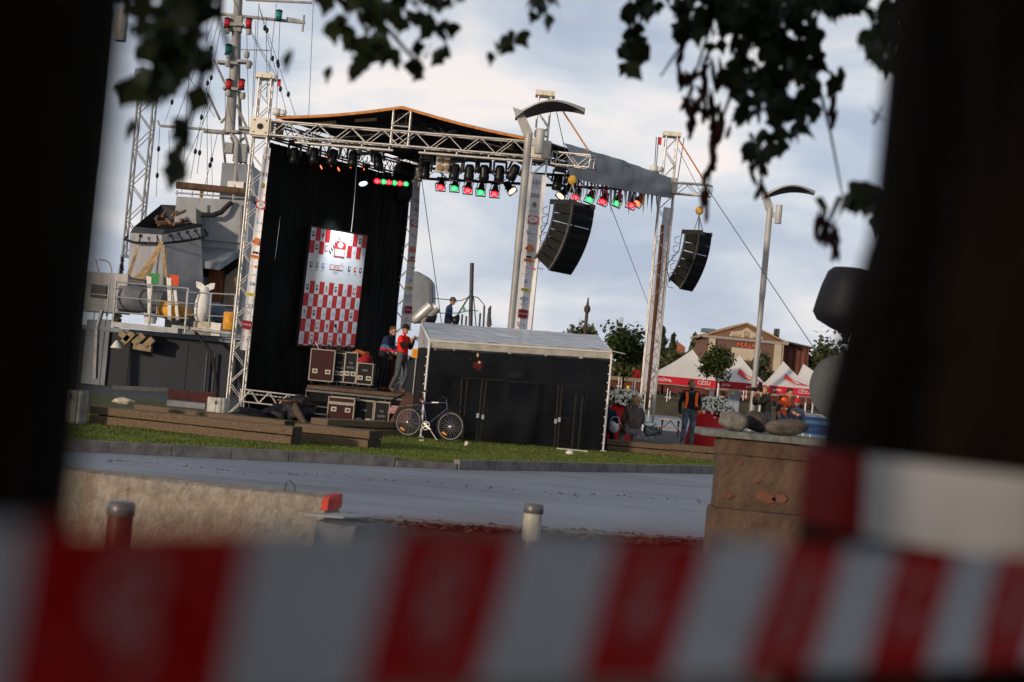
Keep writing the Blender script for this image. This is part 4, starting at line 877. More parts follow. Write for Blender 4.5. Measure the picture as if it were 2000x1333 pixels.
# ------------------------------------------------------------ flight cases
cm = mat('case_maroon', (.042, .008, .008), .45, 0, .15, 3); ckb = mat('case_black', (.008, .008, .009), .45, 0, .15, 3); plate = mat('latch_plate', (.55, .52, .44), .4, .4, .1)
def case(label, px0, py0, px1, py1, Y, depth, m, txt=None, latches=2, lid=False, yaw=0, group='flight cases at the stage side'):
    c0, c1 = at((px0+px1)/2+((py1-py0)/2)*-.093*0, py1, Y), at((px0+px1)/2, py0, Y); W = (at(px1, (py0+py1)/2, Y)-at(px0, (py0+py1)/2, Y)).length*.97; H = c1.z-c0.z
    o = V((c0.x, c0.y, c0.z)); t = thing('flight_case', label, 'case', (0, 0, 0), group)
    b = MB(m); b.box((0, depth/2, H/2), (W-.01, depth-.01, H-.01)); b.build('body', t)
    b = MB(mat('case_edging', (.36, .33, .28), .5, .2, .15)); e = .026
    for x in (-W/2, W/2):
        for z in (0, H): b.bar((x, 0, z), (x, depth, z), e, e)
        for y in (0, depth): b.bar((x, y, 0), (x, y, H), e, e)
    for y in (0, depth):
        for z in (0, H): b.bar((-W/2, y, z), (W/2, y, z), e, e)
    if lid: b.box((0, -.012, H*.82), (W, .012, .07))
    b.build('edging', t)
    if latches:
        for s_ in (-1, 1):
            b = MB(plate); z = H*.30 if not lid else H*.62; b.box((s_*W*.27, -.012, z), (.13, .02, .11)); b.box((s_*W*.27, -.026, z), (.07, .01, .05), dsteel); b.build('handle', t)
    if txt:
        b = MB(inkw)
        for i, s_ in enumerate(txt): b.text(s_, (0, -.012, H*.66-i*.12), (1, 0, 0), (0, 0, 1), .075, inkgr, .8)
        b.build('lettering', t)
    b = MB(rubber)
    for s_ in (-1, 1): b.ball((s_*W*.36, .08, -.05), (.045, .05, .05), n=8)
    b.build('caster', t)
    return place(t, o, (0, 0, yaw))
case('tall maroon case with aluminium edging, leftmost on the stage', 602, 683, 650, 744, 43.4, .6, cm, None, 2)
case('black stencilled case against the tall maroon case', 650, 690, 670, 746, 43.6, .6, ckb, ('HOT', 'NATELI', '1/30'), 1)
case('black stencilled case in the middle of the upper row', 670, 689, 694, 748, 43.5, .6, ckb, ('NO', 'NATELI', '31/30'), 1)
case('lower black case with white marking, right end of the upper row', 695, 710, 726, 751, 43.4, .6, ckb, ('1M0E!',), 2)
case('maroon case with white lid band standing on the ground', 636, 777, 688, 838, 41.6, .6, cm, None, 2, True)
case('black case with white scrawl standing on the ground', 689, 783, 726, 838, 41.9, .6, ckb, ('1M0E!',), 2)
case('dark case at the right end of the ground row beside the ramp', 728, 786, 757, 838, 41.9, .6, ckb, ('NO', 'NATELI', '31/30'), 0)
case('large plain maroon case the men stand beside', 735, 688, 768, 768, 44.8, .8, cm, None, 0)
case('small open maroon case lying on top of the large plain one', 743, 675, 778, 693, 44.7, .6, cm, None, 1)
TM = thing('microphone_tray', 'tray of upright dark microphone clips on the upper cases', 'tray', at(650, 684, 43.7)); rg = random.Random(9)
b = MB(ckb); b.bar(at(610, 683, 43.8), at(692, 689, 43.8), .4, .05); b.build('tray', TM)
for i in range(22):
    p = at(612+i*3.7, 681+i*.35, 43.7+rg.uniform(-.1, .2)); b = MB(mat('clip_red', (.10, .015, .015), .5, 0, .1) if i % 3 else wpaint if i == 3 else blkp); a = rg.uniform(-.12, .02); b.bar(p, p+V((a, 0, rg.uniform(.14, .24))), .03, .015); b.build('clip', TM)
b = MB(blk); p = at(668, 682, 43.5); q = at(655, 637, 43.5); b.path([p, p.lerp(q, .5)+V((.03, 0, 0)), q], .008, 5); b.lathe([(.02, -.05), (.03, 0), (.03, .03), (0, .06)], q, V((-.3, 0, 1)), 10); b.build('microphone_stand', None, 'thin gooseneck microphone rising in front of the checkered banner', 'microphone')
b = MB(mat('orange_cloth', (.50, .16, .05), .9, 0, .3, 9, .5)); q = at(705, 690, 43.7); b.ball(q, (.22, .2, .07), n=14, bumpy=.6, seed=2); b.build('cable_pile', None, 'pile of orange cables on the upper cases', 'cables')
b = MB(mat('red_cloth', (.40, .02, .03), .8, 0, .3, 9, .5)); q = at(713, 704, 43.6); b.ball(q, (.18, .2, .13), n=14, bumpy=.6, seed=5); b.build('red_cloth', None, 'crumpled red cloth on the low black case', 'cloth')
# ramp, yellow notice, stand
rmp = mat('ramp_board', (.16, .075, .06), .6, 0, .2, 2)
RP = thing('ramp', 'brown board ramp leaning on the stage behind the bicycle', 'ramp', gz(800, 850))
b = MB(rmp); b.prism([at(793, 768, 42.6), at(822, 770, 42.6), at(815, 830, 40.6), at(757, 830, 40.6)], (0, .05, -.05)); b.build('board', RP)
b = MB(mat('red_white_sheet', (.62, .50, .50), .7, 0, .9, 14, .3, (1, 2, 1), col2=(.45, .05, .06))); b.prism([at(765, 794, 41.85), at(815, 797, 41.85), at(812, 808, 41.5), at(757, 808, 41.5)], (0, -.02, .02)); b.build('sheet', RP)
b = MB(blkp); b.tube(at(762, 784, 42.3), at(791, 770, 42.4), .025); b.build('pipe', RP)
NS = thing('notice_sheet', 'yellow paper notice fixed to a stand beside the red vest', 'notice', at(815, 700, 43))
b = MB(mat('yellow_paper', (.75, .36, .03), .7, 0, .05)); b.prism([at(805, 681, 43), at(825, 683, 43), at(823, 701, 43), at(803, 698, 43)], (0, .01, 0)); b.build('sheet', NS)
b = MB(mat('notice_text', (.35, .14, .03), .7, 0, 0))
for k in range(3): b.prism([at(808, 685.5+k*3.6, 42.98), at(821, 686.6+k*3.6, 42.98), at(821, 687.6+k*3.6, 42.98), at(808, 686.5+k*3.6, 42.98)], (0, .004, 0))
b.build('writing', NS)
b = MB(steel); q = at(813, 700, 43.05); b.tube((q.x, q.y, DZ), (q.x, q.y, q.z), .015); b.tube((q.x+.08, q.y, DZ), (q.x+.08, q.y, q.z), .012); b.build('stand', NS)
# barricade truss lying left of the stage, props and heaps
LT = thing('floor_truss', 'low aluminium truss laid on legs under the black curtain', 'truss', gz(470, 810)); b = MB(alu)
p, q = at(470, 772, 42.2), at(598, 787, 42.2); truss(b, p, q, .2, .30, .018, .01, .25, m=alu); b.build('truss', LT)
b = MB(dsteel)
for px, py in ((473, 785), (487, 787), (532, 790), (594, 797)): c = at(px, py, 42.15); b.tube((c.x, c.y, 0), c, .022)
b.build('leg', LT)
b = MB(steel)
for i in range(14): c = at(476+i*9, 768+i*1.0, 42.15); b.box(c, (.09, .15, .03))
b.build('clamp', LT)
tarp = mat('grey_tarpaulin', (.02, .02, .026), .6, 0, .4, 4, .8, col2=(.015, .015, .02))
def heap(label, px, py, Y, r, seed, m=tarp):
    q = at(px, py, Y); b = MB(m); b.ball((q.x, q.y, max(.02, q.z)), r, n=22, bumpy=.9, seed=seed); return b.build('tarpaulin_heap', None, label, 'tarpaulin', 'heaped tarpaulins left of the stage')
heap('heap of grey tarpaulin below the floor truss', 548, 806, 41.5, (.4, .3, .2), 3); heap('dark tarpaulin heap before the stage steps', 583, 800, 41.3, (.3, .3, .32), 7); heap('black tarpaulin heap at the foot of the curtain', 500, 812, 41.6, (.5, .3, .14), 12)
b = MB(mat('old_plank', (.11, .08, .06), .9, 0, .3, 6)); b.bar(at(574, 792, 41), at(597, 834, 40.4), .05, .18); b.build('plank', None, 'grey plank leaning beside the tarpaulin heaps', 'plank')
b = MB(mat('rust_board', (.17, .075, .05), .9, 0, .3, 5)); b.bar(at(555, 783, 41), at(604, 789, 41.6), .5, .04); b.build('board', None, 'rusty board lying across the tarpaulin heap', 'board')
SK = thing('stage_steps', 'black steps with pale nosings beside the ground cases', 'steps', gz(628, 838)); 
for k in range(3): 
    b = MB(blkp); q = at(633-k*4, 794+k*14, 42.0-.25*k); b.box((q.x, q.y, q.z/2), (.35, .26, q.z)); st_ = b.build('step', SK)
    b = MB(alu); b.box((q.x, q.y-.135, q.z-.015), (.35, .015, .025)); b.build('nosing', st_)
# ============================================================ GREY TENT, BICYCLE, BENCHES, LAMPS
TD0, TD1 = 37.9, 39.6
fl, fr = at(838, 680, TD0), at(1194, 702, TD1)           # front eave corners
rl, rr_ = at(823, 629, TD0+1.3), at(1168, 655, TD1+1.4)  # ridge
bl_t = at(817, 672, TD0+2.6); bl_t.z = fl.z; br_t = fr+(bl_t-fl); br_t.z = fr.z
TT = thing('control_tent', 'grey roofed tent with black mesh walls behind the bicycle', 'tent', (fl.x, fl.y, BZ))
rfm = mat('tent_roof_film', (.60, .67, .76), .25, 0, .25, 1.6, .35, (1, 6, 6)); valm = mat('tent_valance', (.52, .48, .40), .6, 0, .15, 4, .3); mesh_m = mat('black_mesh_wall', (.005, .005, .0055), .22, 0, .2, 3, .12, spec=.3, alpha=.78)
up = V((0, 0, .21))
e0, e1, r0q, r1q, k0, k1 = fl+up, fr+up, rl, rr_, bl_t+up, br_t+up
def sheet(b, a, c, d, e, n=24, m=8, amp=.03, mt=None):
    vs = []
    for i in range(n+1):
        for j in range(m+1):
            u, v = i/n, j/m; p = a.lerp(c, u).lerp(e.lerp(d, u), v); p.z += amp*math.sin(v*3.14)*math.sin(u*9*3.14)*.5-amp*math.sin(v*3.14)+amp*.5*noise.noise(p*3); vs.append(p)
    b.add(vs, [(i*(m+1)+j, (i+1)*(m+1)+j, (i+1)*(m+1)+j+1, i*(m+1)+j+1) for i in range(n) for j in range(m)], mt, True)
b = MB(rfm); sheet(b, e0, e1, r1q, r0q); sheet(b, k0, k1, r1q, r0q); b.build('roof', TT)
b = MB(valm); 
def val(b, a, c, h=.24, n=30):
    vs = []; nrm = V(((c-a).y, -(c-a).x, 0)).normalized()
    for i in range(n+1):
        p = a.lerp(c, i/n); w_ = nrm*.012*math.sin(i*2.1); vs += [p, p+w_-V((0, 0, h*.5)), p+w_*2-V((0, 0, h+.012*math.sin(i*.9)))]
    b.add(vs, [(3*i+j, 3*i+3+j, 3*i+4+j, 3*i+1+j) for i in range(n) for j in (0, 1)], None, True)
val(b, e0, e1); val(b, k0, k1); b.build('valance', TT)
b = MB(rfm); b.add([e0, r0q, k0, k0-V((0, 0, .2)), e0-V((0, 0, .2))], [(0, 1, 2, 3, 4)]); b.add([e1, r1q, k1, k1-V((0, 0, .2)), e1-V((0, 0, .2))], [(0, 1, 2, 3, 4)]); b.build('gable', TT)
b = MB(mesh_m); 
gl, gr, gkl, gkr = (V((p.x, p.y, BZ+.03)) for p in (fl, fr, bl_t, br_t))
def wall(b, a, c, z0, n=30, amp=.02):
    vs = []
    nrm = V(((c-a).y, -(c-a).x, 0)).normalized()
    for i in range(n+1):
        for j in range(7):
            p = a.lerp(c, i/n); p = V((p.x, p.y, BZ+.03+(p.z-.02-BZ)*j/6))+nrm*(amp*noise.noise(V((i*.35, j*.5, 2)))+.02); vs.append(p)
    b.add(vs, [(i*7+j, (i+1)*7+j, (i+1)*7+j+1, i*7+j+1) for i in range(n) for j in range(6)], None, True)
wall(b, fl, fr, 0); o = b.build('front_wall', TT)
b = MB(mat('black_tent_wall', (.009, .01, .012), .6, 0, .2, 2, .2)); wall(b, bl_t, br_t, 0); wall(b, fl, bl_t, 0); wall(b, fr, br_t, 0); b.build('back_wall', TT)
b = MB(wpaint)
for p in (fl, fr): b.tube((p.x, p.y-.03, .0), (p.x, p.y-.03, p.z+.12), .024)
for a, c in ((e0, e1), (k0, k1), (r0q, r1q), (e0, r0q), (k0, r0q), (e1, r1q), (k1, r1q)): b.tube(a-V((0, 0, .05)), c-V((0, 0, .05)), .02)
for p in (fl, fr):
    b.box((p.x, p.y-.03, BZ+.02), (.14, .14, .02))
    for i in range(10): b.ball((p.x-.035, p.y-.05, .3+i*.2), .02, n=6)
b.build('frame', TT)
b = MB(alu); b.tube(e1+V((0, -.02, -.02)), e1+V((.3, -.05, -.06)), .012); b.build('pole_end', TT)
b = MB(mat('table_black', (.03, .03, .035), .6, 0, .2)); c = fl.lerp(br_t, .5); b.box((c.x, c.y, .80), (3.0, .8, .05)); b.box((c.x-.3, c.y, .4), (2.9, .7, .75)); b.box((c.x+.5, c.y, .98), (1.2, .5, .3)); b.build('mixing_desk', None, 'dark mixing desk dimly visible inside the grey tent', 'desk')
GL = thing('red_lamp', 'added red glow with small glowing dots inside the black mesh tent', 'lamp', at(935, 712, 38.9))  # added glow for the red patch and dots at the mesh, no real lamp
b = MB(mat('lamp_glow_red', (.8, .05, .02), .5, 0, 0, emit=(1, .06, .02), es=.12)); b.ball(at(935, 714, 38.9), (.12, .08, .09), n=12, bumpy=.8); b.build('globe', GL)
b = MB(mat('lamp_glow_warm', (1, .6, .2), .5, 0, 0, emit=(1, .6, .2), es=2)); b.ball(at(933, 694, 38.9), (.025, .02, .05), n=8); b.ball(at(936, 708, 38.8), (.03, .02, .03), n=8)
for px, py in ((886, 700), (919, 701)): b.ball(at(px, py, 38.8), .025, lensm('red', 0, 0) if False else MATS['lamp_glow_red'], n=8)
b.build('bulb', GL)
b = MB(mat('pale_cloth_dim', (.30, .30, .30), .8, 0, .2)); b.prism([at(997, 690, 40.2), at(1026, 693, 40.2), at(1022, 740, 40.2), at(993, 738, 40.2)], (0, .03, 0)); b.build('hanging_cloth', None, 'grey panel for the banner reflection inside the black mesh tent', 'cloth')  # panel added as a painted reflection of the banner on the tent front
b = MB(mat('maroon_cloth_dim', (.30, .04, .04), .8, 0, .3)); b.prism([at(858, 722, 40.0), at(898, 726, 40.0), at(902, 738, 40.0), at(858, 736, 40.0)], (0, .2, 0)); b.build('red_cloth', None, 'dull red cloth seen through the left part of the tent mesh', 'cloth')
# folded metal frame leaning on the tent front
FRm = mat('rusty_tube', (.022, .017, .014), .6, .2, .3, 8)
FF = thing('metal_frame', 'dark rusty tube gate frame leaning on the black tent wall', 'frame', gz(1010, 880, BZ))
b = MB(FRm); Yf = lambda px: 37.75+(px-905)*.0048
def fp(px, py): return at(px, py, Yf(px)-.12)
b.bar(fp(905, 738), fp(1135, 755), .04, .04); b.bar(fp(902, 866), fp(1128, 884), .04, .04); b.build('rail', FF)
for (x0, y0, x1, y1) in ((913, 738, 902, 867), (902, 740, 895, 868), (950, 745, 936, 868), (942, 743, 930, 868), (1098, 752, 1088, 880), (1091, 752, 1082, 880), (1125, 770, 1116, 884), (1138, 775, 1128, 886)):
    b = MB(FRm); b.bar(fp(x0, y0), fp(x1, y1), .032, .032); b.build('upright', FF)
b = MB(steel); 
for px, py in ((933, 812), (943, 815), (1085, 823), (1092, 820)): b.box(fp(px, py)+V((0, -.04, 0)), (.06, .05, .1))
b.build('hinge', FF)
b = MB(wpaint); b.bar(at(1088, 876, 38.3), at(1148, 882, 38.4), .06, .02); b.build('plank', None, 'thin white batten on the grass under the tent front', 'batten')
b = MB(wpaint); b.ball(gz(1112, 888, BZ)+V((0, 0, .04)), (.09, .06, .05), n=12, bumpy=.6, seed=3); b.build('litter', None, 'crumpled white plastic litter under the tent frame', 'litter')
b = MB(mat('paper_cup', (.75, .68, .5), .6, 0, .1)); q = gz(819, 862, BZ); b.lathe([(.03, 0), (.042, .1), (.036, .1), (.026, .01)], q, V((1, .2, .1)), 12); b.build('paper_cup', None, 'pale paper cup lying on the grass between the bicycle wheels', 'cup', 'cups dropped on the grass')
b = MB(mat('paper_cup', (.75, .68, .5))); q = gz(909, 872, BZ); b.lathe([(.03, 0), (.042, .1), (.036, .1), (.026, .01)], q, V((.3, .2, 1)), 12); b.build('paper_cup', None, 'pale paper cup on the grass right of the front bicycle wheel', 'cup', 'cups dropped on the grass')
# bicycle
BK = thing('bicycle', 'dark blue mountain bicycle leaning against the grey tent', 'bicycle', at(838, 866, 37.2))
w0, w1 = at(797, 833, 37.3), at(879, 841, 36.95); WR = .325; zb = min(w0.z, w1.z); 
w0.z = BZ+WR+.02; w1.z = BZ+WR+.02
bx = (w1-w0).normalized(); by = V((-bx.y, bx.x, 0)); lean = V((0, .06, 1)).normalized(); Lk = (w1-w0).length
def bp(x, z, y=0): return w0+bx*x+V((0, .06, 1))*z+by*y       # bike plane: x along, z above the axle
frm = mat('bike_blue', (.01, .015, .06), .3, .1, .1); 
def wheel(name, c):
    b = MB(rubber); n = 40; R1 = WR-.018
    b.path([c+bx*(R1*math.cos(6.2832*k/n))+lean*(R1*math.sin(6.2832*k/n)) for k in range(n+1)], .022, 8); o = b.build('wheel', BK)
    b = MB(mat('rim_silver', (.22, .215, .21), .4, .3, .05)); R2 = WR-.045; b.path([c+bx*(R2*math.cos(6.2832*k/n))+lean*(R2*math.sin(6.2832*k/n)) for k in range(n+1)], .010, 6); b.build('rim', o)
    b = MB(steel)
    for k in range(28): a = 6.2832*k/28; b.tube(c+by*(.03 if k % 2 else -.03), c+bx*(R2*math.cos(a))+lean*(R2*math.sin(a)), .0022, n=4, caps=False)
    b.build('spokes', o); b = MB(alu); b.tube(c-by*.05, c+by*.05, .022); b.build('hub', o)
    b = MB(inko); a = 4.1; q = c+bx*(.2*math.cos(a))+lean*(.2*math.sin(a))-by*.03; b.bar(q-bx*.05+lean*.025, q+bx*.05-lean*.025, .02, .035); b.build('reflector', o)
wheel('rear', w0); wheel('front', w1)
BB, ST_, SK_, HT, HB = bp(.44, -.04), bp(.32, .46), bp(.30, .56), bp(.86, .50), bp(.89, .38)
b = MB(frm); b.tube(BB, ST_, .018); b.tube(ST_+V((0, 0, -.02)), HT, .018); b.tube(BB, HB, .022); b.tube(HT+(HT-HB)*.3, HB, .021)
for s_ in (-1, 1): b.tube(BB+by*s_*.03, w0+by*s_*.06, .009); b.tube(ST_+by*s_*.02, w0+by*s_*.06, .008)
b.build('frame', BK)
b = MB(inkw); 
for k in range(3): q = ST_.lerp(HT, .40+k*.1)-by*.021; b.bar(q-bx*.02, q+bx*.03, .004, .025)
b.build('stripe', BK)
b = MB(frm)
for s_ in (-1, 1): b.path([HB+by*s_*.03, bp(.92, .24, s_*.045), w1+by*s_*.055], .012, 6)
b.build('fork', BK)
b = MB(blkp); b.tube(HT, HT+(HT-HB)*.9+bx*.0, .014); q = HT+(HT-HB)*.9; b.tube(q, q+bx*.08, .014); q = q+bx*.08; b.path([q-by*.3-bx*.03+V((0, 0, .02)), q-by*.1, q+by*.1, q+by*.3-bx*.03+V((0, 0, .02))], .013, 8)
for s_ in (-1, 1): b.tube(q+by*s_*.2, q+by*s_*.31-bx*.03, .019); b.tube(q+by*s_*.2, q+by*s_*.25+bx*.07-V((0, 0, .04)), .007)
b.build('handlebar', BK)
b = MB(blkp); b.tube(ST_, bp(.275, .66), .012); b.build('seat_post', BK)
b = MB(blkp); q = bp(.265, .68); b.add([q-bx*.14-by*.075, q-bx*.14+by*.075, q-bx*.02+by*.06, q+bx*.15+by*.015, q+bx*.15-by*.015, q-bx*.02-by*.06]+[p+V((0, 0, .045)) for p in (q-bx*.13-by*.06, q-bx*.13+by*.06, q-bx*.02+by*.045, q+bx*.14+by*.01, q+bx*.14-by*.01, q-bx*.02-by*.045)], [(5, 4, 3, 2, 1, 0), (6, 7, 8, 9, 10, 11)]+[(k, (k+1) % 6, 6+(k+1) % 6, 6+k) for k in range(6)]); b.build('saddle', BK, bevel=.01)
b = MB(alu); b.path([BB-by*.05+bx*(.09*math.cos(k*.2094))+lean*(.09*math.sin(k*.2094)) for k in range(31)], .009, 5)
for a in range(5): b.bar(BB-by*.05, BB-by*.05+bx*(.075*math.cos(a*1.2566))+lean*(.075*math.sin(a*1.2566)), .012, .01)
b.bar(BB-by*.065, BB-by*.065+bx*.14-lean*.08, .015, .022); b.bar(BB+by*.065, BB+by*.065-bx*.14+lean*.08, .015, .022); b.build('crankset', BK)
b = MB(blkp)
for s_, o_ in ((-1, bx*.14-lean*.08), (1, -bx*.14+lean*.08)): b.box(BB+by*s_*.11+o_, (.09, .08, .02))
b.build('pedal', BK)
b = MB(dsteel); b.tube(BB-by*.04+lean*.09, w0-by*.03+lean*.03, .004); b.tube(BB-by*.04-lean*.09, w0-by*.03-lean*.04, .004); b.lathe([(0, -.01), (.04, -.01), (.04, .01), (0, .01)], w0-by*.035, by, 16); b.build('chain', BK)
b = MB(blkp); n = 14; b.path([w0+bx*((WR+.03)*math.cos(a))+lean*((WR+.03)*math.sin(a)) for a in [rad(175-k*9) for k in range(9)]], .014, 5); b.bar(bp(-.30, .30), bp(.22, .40), .03, .012); b.build('mudguard', BK)
b = MB(redv); b.box(bp(.27, .50)-bx*.03, (.04, .03, .05)); b.build('rear_light', BK)
b = MB(blk); b.path([bp(.55, .12, -.03), bp(.60, .2, -.03), bp(.65, .14, -.03), bp(.58, .08, -.03)], .006, 5); b.build('bottle_cage', BK)
b = MB(alu); b.tube(BB+by*.04, V((BB.x+bx.x*.27, BB.y-.10, BZ+.02)), .009); b.build('kickstand', BK)

# timber benches
def bench(label, px0, py0, Y0, px1, py1, Y1, h=.46, wd=.46, z0=BZ, gap=.02):
    """front top edge from pixel 0 to pixel 1"""
    a, c = at(px0, py0, Y0), at(px1, py1, Y1); z1 = (a.z+c.z)/2; a.z = c.z = 0; ex = (c-a).normalized(); ey = V((-ex.y, ex.x, 0)); ln = (c-a).length
    t = thing('timber_bench', label, 'bench', (a.x, a.y, z0), 'stacked timber benches on the lawn'); R = Matrix((ex, ey, V((0, 0, 1)))).transposed(); hh = (z1-z0)/2
    m_ = a+ex*ln/2+ey*wd/2
    for k in range(2):
        b = MB(wood); rg = random.Random(k+int(px0)); z = z0+hh*(k+.5); 
        L2 = ln-(.03 if k == 0 else 0)
        nseg = max(4, int(L2/.8)); vs = []
        for i in range(nseg+1):
            x = -L2/2+L2*i/nseg; j = [rg.uniform(-.006, .006) for _ in range(4)]
            for (yy, zz), jj in zip(((-wd/2, -hh/2+gap/2), (-wd/2, hh/2-gap/2), (wd/2, hh/2-gap/2), (wd/2, -hh/2+gap/2)), j): vs.append(V((m_.x, m_.y, z))+R @ V((x, yy+jj, zz+jj)))
        b.add(vs, [(i*4+q, (i+1)*4+q, (i+1)*4+(q+1) % 4, i*4+(q+1) % 4) for i in range(nseg) for q in range(4)]+[(0, 1, 2, 3)]); b.add(vs[-4:], [(3, 2, 1, 0)], woodend); b.build('beam', t, bevel=.012)
    for s_ in (.06, .5, .94):
        b = MB(woodend); p = a+ex*ln*s_+ey*wd/2; b.box((p.x, p.y, z0+hh), (.14, wd*.7, gap+.012), R=R); b.build('spacer', t)
    return t
bench('long timber bench running from the left bin, nearest row', 176, 790, 30.6, 572, 835, 29.6)
bench('long timber bench in the second row behind the left front bench', 262, 789, 34.4, 556, 822, 33.2)
bench('short timber bench with pale end face near the grass entrance', 576, 826, 31.3, 722, 842, 30.9, wd=.7)
bench('dark timber bench between the ground cases and the bicycle', 640, 818, 35.6, 800, 826, 37.9)
bench('timber bench right of the grey tent with the seated woman', 1186, 858, 40.3, 1316, 870, 40.5)
bench('short timber bench ending at the brown pier', 1322, 867, 40.0, 1398, 874, 40.2)
# bins
def bin_(label, px, py, Y, h, r, z0):
    p = at(px, py, Y); t = thing('litter_bin', label, 'bin', (p.x, p.y, z0), 'ribbed concrete bins'); h = p.z-z0
    bm = mat('bin_concrete', (.50, .49, .45), .8, 0, .2, 6, .3); b = MB(bm); n = 48; vs = []
    for z, k in ((0, .94), (.05, 1), (h*.5, 1), (h-.05, 1), (h-.01, .98), (h, .93)):
        for j in range(n): a = 6.2832*j/n; rr2 = r*k*(1-.06*(j % 4 == 0)); vs.append((p.x+rr2*math.cos(a), p.y+rr2*math.sin(a), z0+z))
    b.add(vs, [(i*n+j, i*n+(j+1) % n, (i+1)*n+(j+1) % n, (i+1)*n+j) for i in range(5) for j in range(n)]); b.build('body', t)
    b = MB(blk); b.lathe([(r*.93, h-.004), (r*.80, h-.005), (r*.78, h-.12), (0, h-.13)], (p.x, p.y, z0), n=24); b.build('liner', t)
    b = MB(mat('bin_label', (.04, .04, .05))); b.box((p.x-.02, p.y-r-.002, z0+h*.8), (.035, .012, .07)); b.build('plate', t); return t
bin_('ribbed pale concrete bin at the left lamp post', 148, 762, 30.2, .7, .235, BZ); bin_('ribbed pale concrete bin behind the left benches', 428, 777, 36.0, .7, .235, BZ)
b = MB(mat('sack_cloth', (.55, .48, .38), .9, 0, .2, 6, .4)); q = at(242, 784, 33); b.ball((q.x, q.y, q.z), (.20, .15, .07), n=16, bumpy=.5, seed=1); b.build('sack', None, 'pale cloth sack lying on the left timber bench', 'sack')
b = MB(mat('maroon_board', (.06, .012, .012), .7, 0, .3, 4)); b.bar(at(333, 770, 40), at(424, 779, 40), .5, .24); b.build('panel', None, 'dark maroon stage panel lying beside the quay', 'panel')
b = MB(mat('grey_sheet', (.22, .22, .24), .7, 0, .2, 3)); b.bar(at(330, 787, 38.5), at(404, 794, 38.5), .5, .12); b.build('panel', None, 'grey board lying between the second bench and the maroon panel', 'board')
b = MB(dsteel); b.bar(at(220, 757, 43), at(330, 762, 43), .08, .1); b.build('rail_beam', None, 'dark steel rail lying along the quay edge below the ship', 'beam')

# street lamps
def lamp(label, pxb, pyb, pxk, pyk, pxt, pyt, Y, s, r, z0=0.0, base_px=None, cyl=True, dark=False):
    """pole foot column, knee pixel, arm tip pixel"""
    k = at(pxk, pyk, Y); t = thing('street_lamp', label, 'street lamp', (k.x, Y, z0), 'curved grey street lamps')
    greym = mat('lamp_grey', (.40, .39, .37), .5, .1, .08, 3); b = MB(mat('lamp_pole_dark', (.05, .052, .06), .5, .1, .1, 3) if dark else mat('lamp_pole', (.33, .33, .325), .5, .15, .1, 3)); zs = z0+(k.z-z0)*.62
    b.tube((k.x, Y, z0), (k.x, Y, zs), r, n=16); b.lathe([(r*2.2, 0), (r*2.2, .03), (r*1.1, .05)], (k.x, Y, z0), n=16); b.build('pole', t)
    if dark: greym = mat('lamp_pole_dark', (.05, .052, .06))
    b = MB(greym); b.tube((k.x, Y, zs), (k.x, Y, k.z), r*1.12, n=16)
    tp = at(pxt, pyt, Y); b.add([k+V((-r*1.25, -r*.8, -.1)), k+V((r*1.25, -r*.8, .02)), tp+V((r*1.8, -r*.8, 0)), tp+V((-r*1.2, -r*.8, .06)), k+V((-r*1.25, r*.8, -.1)), k+V((r*1.25, r*.8, .02)), tp+V((r*1.8, r*.8, 0)), tp+V((-r*1.2, r*.8, .06))], [(0, 1, 2, 3), (7, 6, 5, 4), (0, 3, 7, 4), (1, 5, 6, 2), (2, 6, 7, 3)]); b.build('arm', t)
    b = MB(greym); n = 12; vs = []; Ls = 1.66*s                      # curved wing shade
    for i in range(n+1):
        u = i/n; x = u*Ls; z = .30*s*math.sin(math.pi*min(1, u*.86+.06))-.02*s+.14*s*(1-u)*-1+.02; wd = s*(.10+.42*math.sin(math.pi*(u**.75))*(1-.25*u))
        for j, (yy, dz) in enumerate(((-1, -.10), (-.5, -.03), (0, 0), (.5, -.03), (1, -.10))): vs.append(tp+V((x-.02, yy*wd, z+dz*s+u*.13*s-yy*wd*.14)))
    fs = [(i*5+j, (i+1)*5+j, (i+1)*5+j+1, i*5+j+1) for i in range(n) for j in range(4)]
    vs2 = vs+[v-V((0, 0, .035*s)) for v in vs]; N5 = (n+1)*5
    b.add(vs2, fs, greym, True); b.add(vs2, [tuple(N5+q for q in f[::-1]) for f in fs], mat('lamp_under', (.10, .095, .09), .6, 0, .1), True)
    b.add(vs2, [(i*5, N5+i*5, N5+(i+1)*5, (i+1)*5) for i in range(n)]+[(i*5+4, (i+1)*5+4, N5+(i+1)*5+4, N5+i*5+4) for i in range(n)]); b.build('shade', t)
    if cyl:
        b = MB(mat('floodlight_grey', (.48, .48, .47), .5, .1, .05)); c = k+V((r*1.1+.30*s*.62, -.02, -.16*s)); rr3 = .108*s; b.lathe([(0, .30*s), (rr3*.96, .30*s), (rr3, .28*s), (rr3, -.29*s), (rr3*.9, -.30*s), (0, -.28*s)], c, n=20); b.box(k+V((r+.07*s, 0, -.19*s)), (.2*s, .07, .16*s)); b.build('floodlight', t)
    return t
lamp('tall grey lamp post in front of the middle stage tower', 0, 0, 1033, 262, 1009, 216, 40.95, 1.0, .082)
lamp('grey lamp post behind the photographer on the right', 0, 0, 1504, 408, 1491, 376, 54.5, 1.0, .088, .25)
lamp('dark grey lamp post at the left edge beside the bin', 0, 0, 209, 30, 180, -40, 31.3, 1.0, .10, BZ, dark=True)
b = MB(mat('lamp_under', (.10, .095, .09))); 

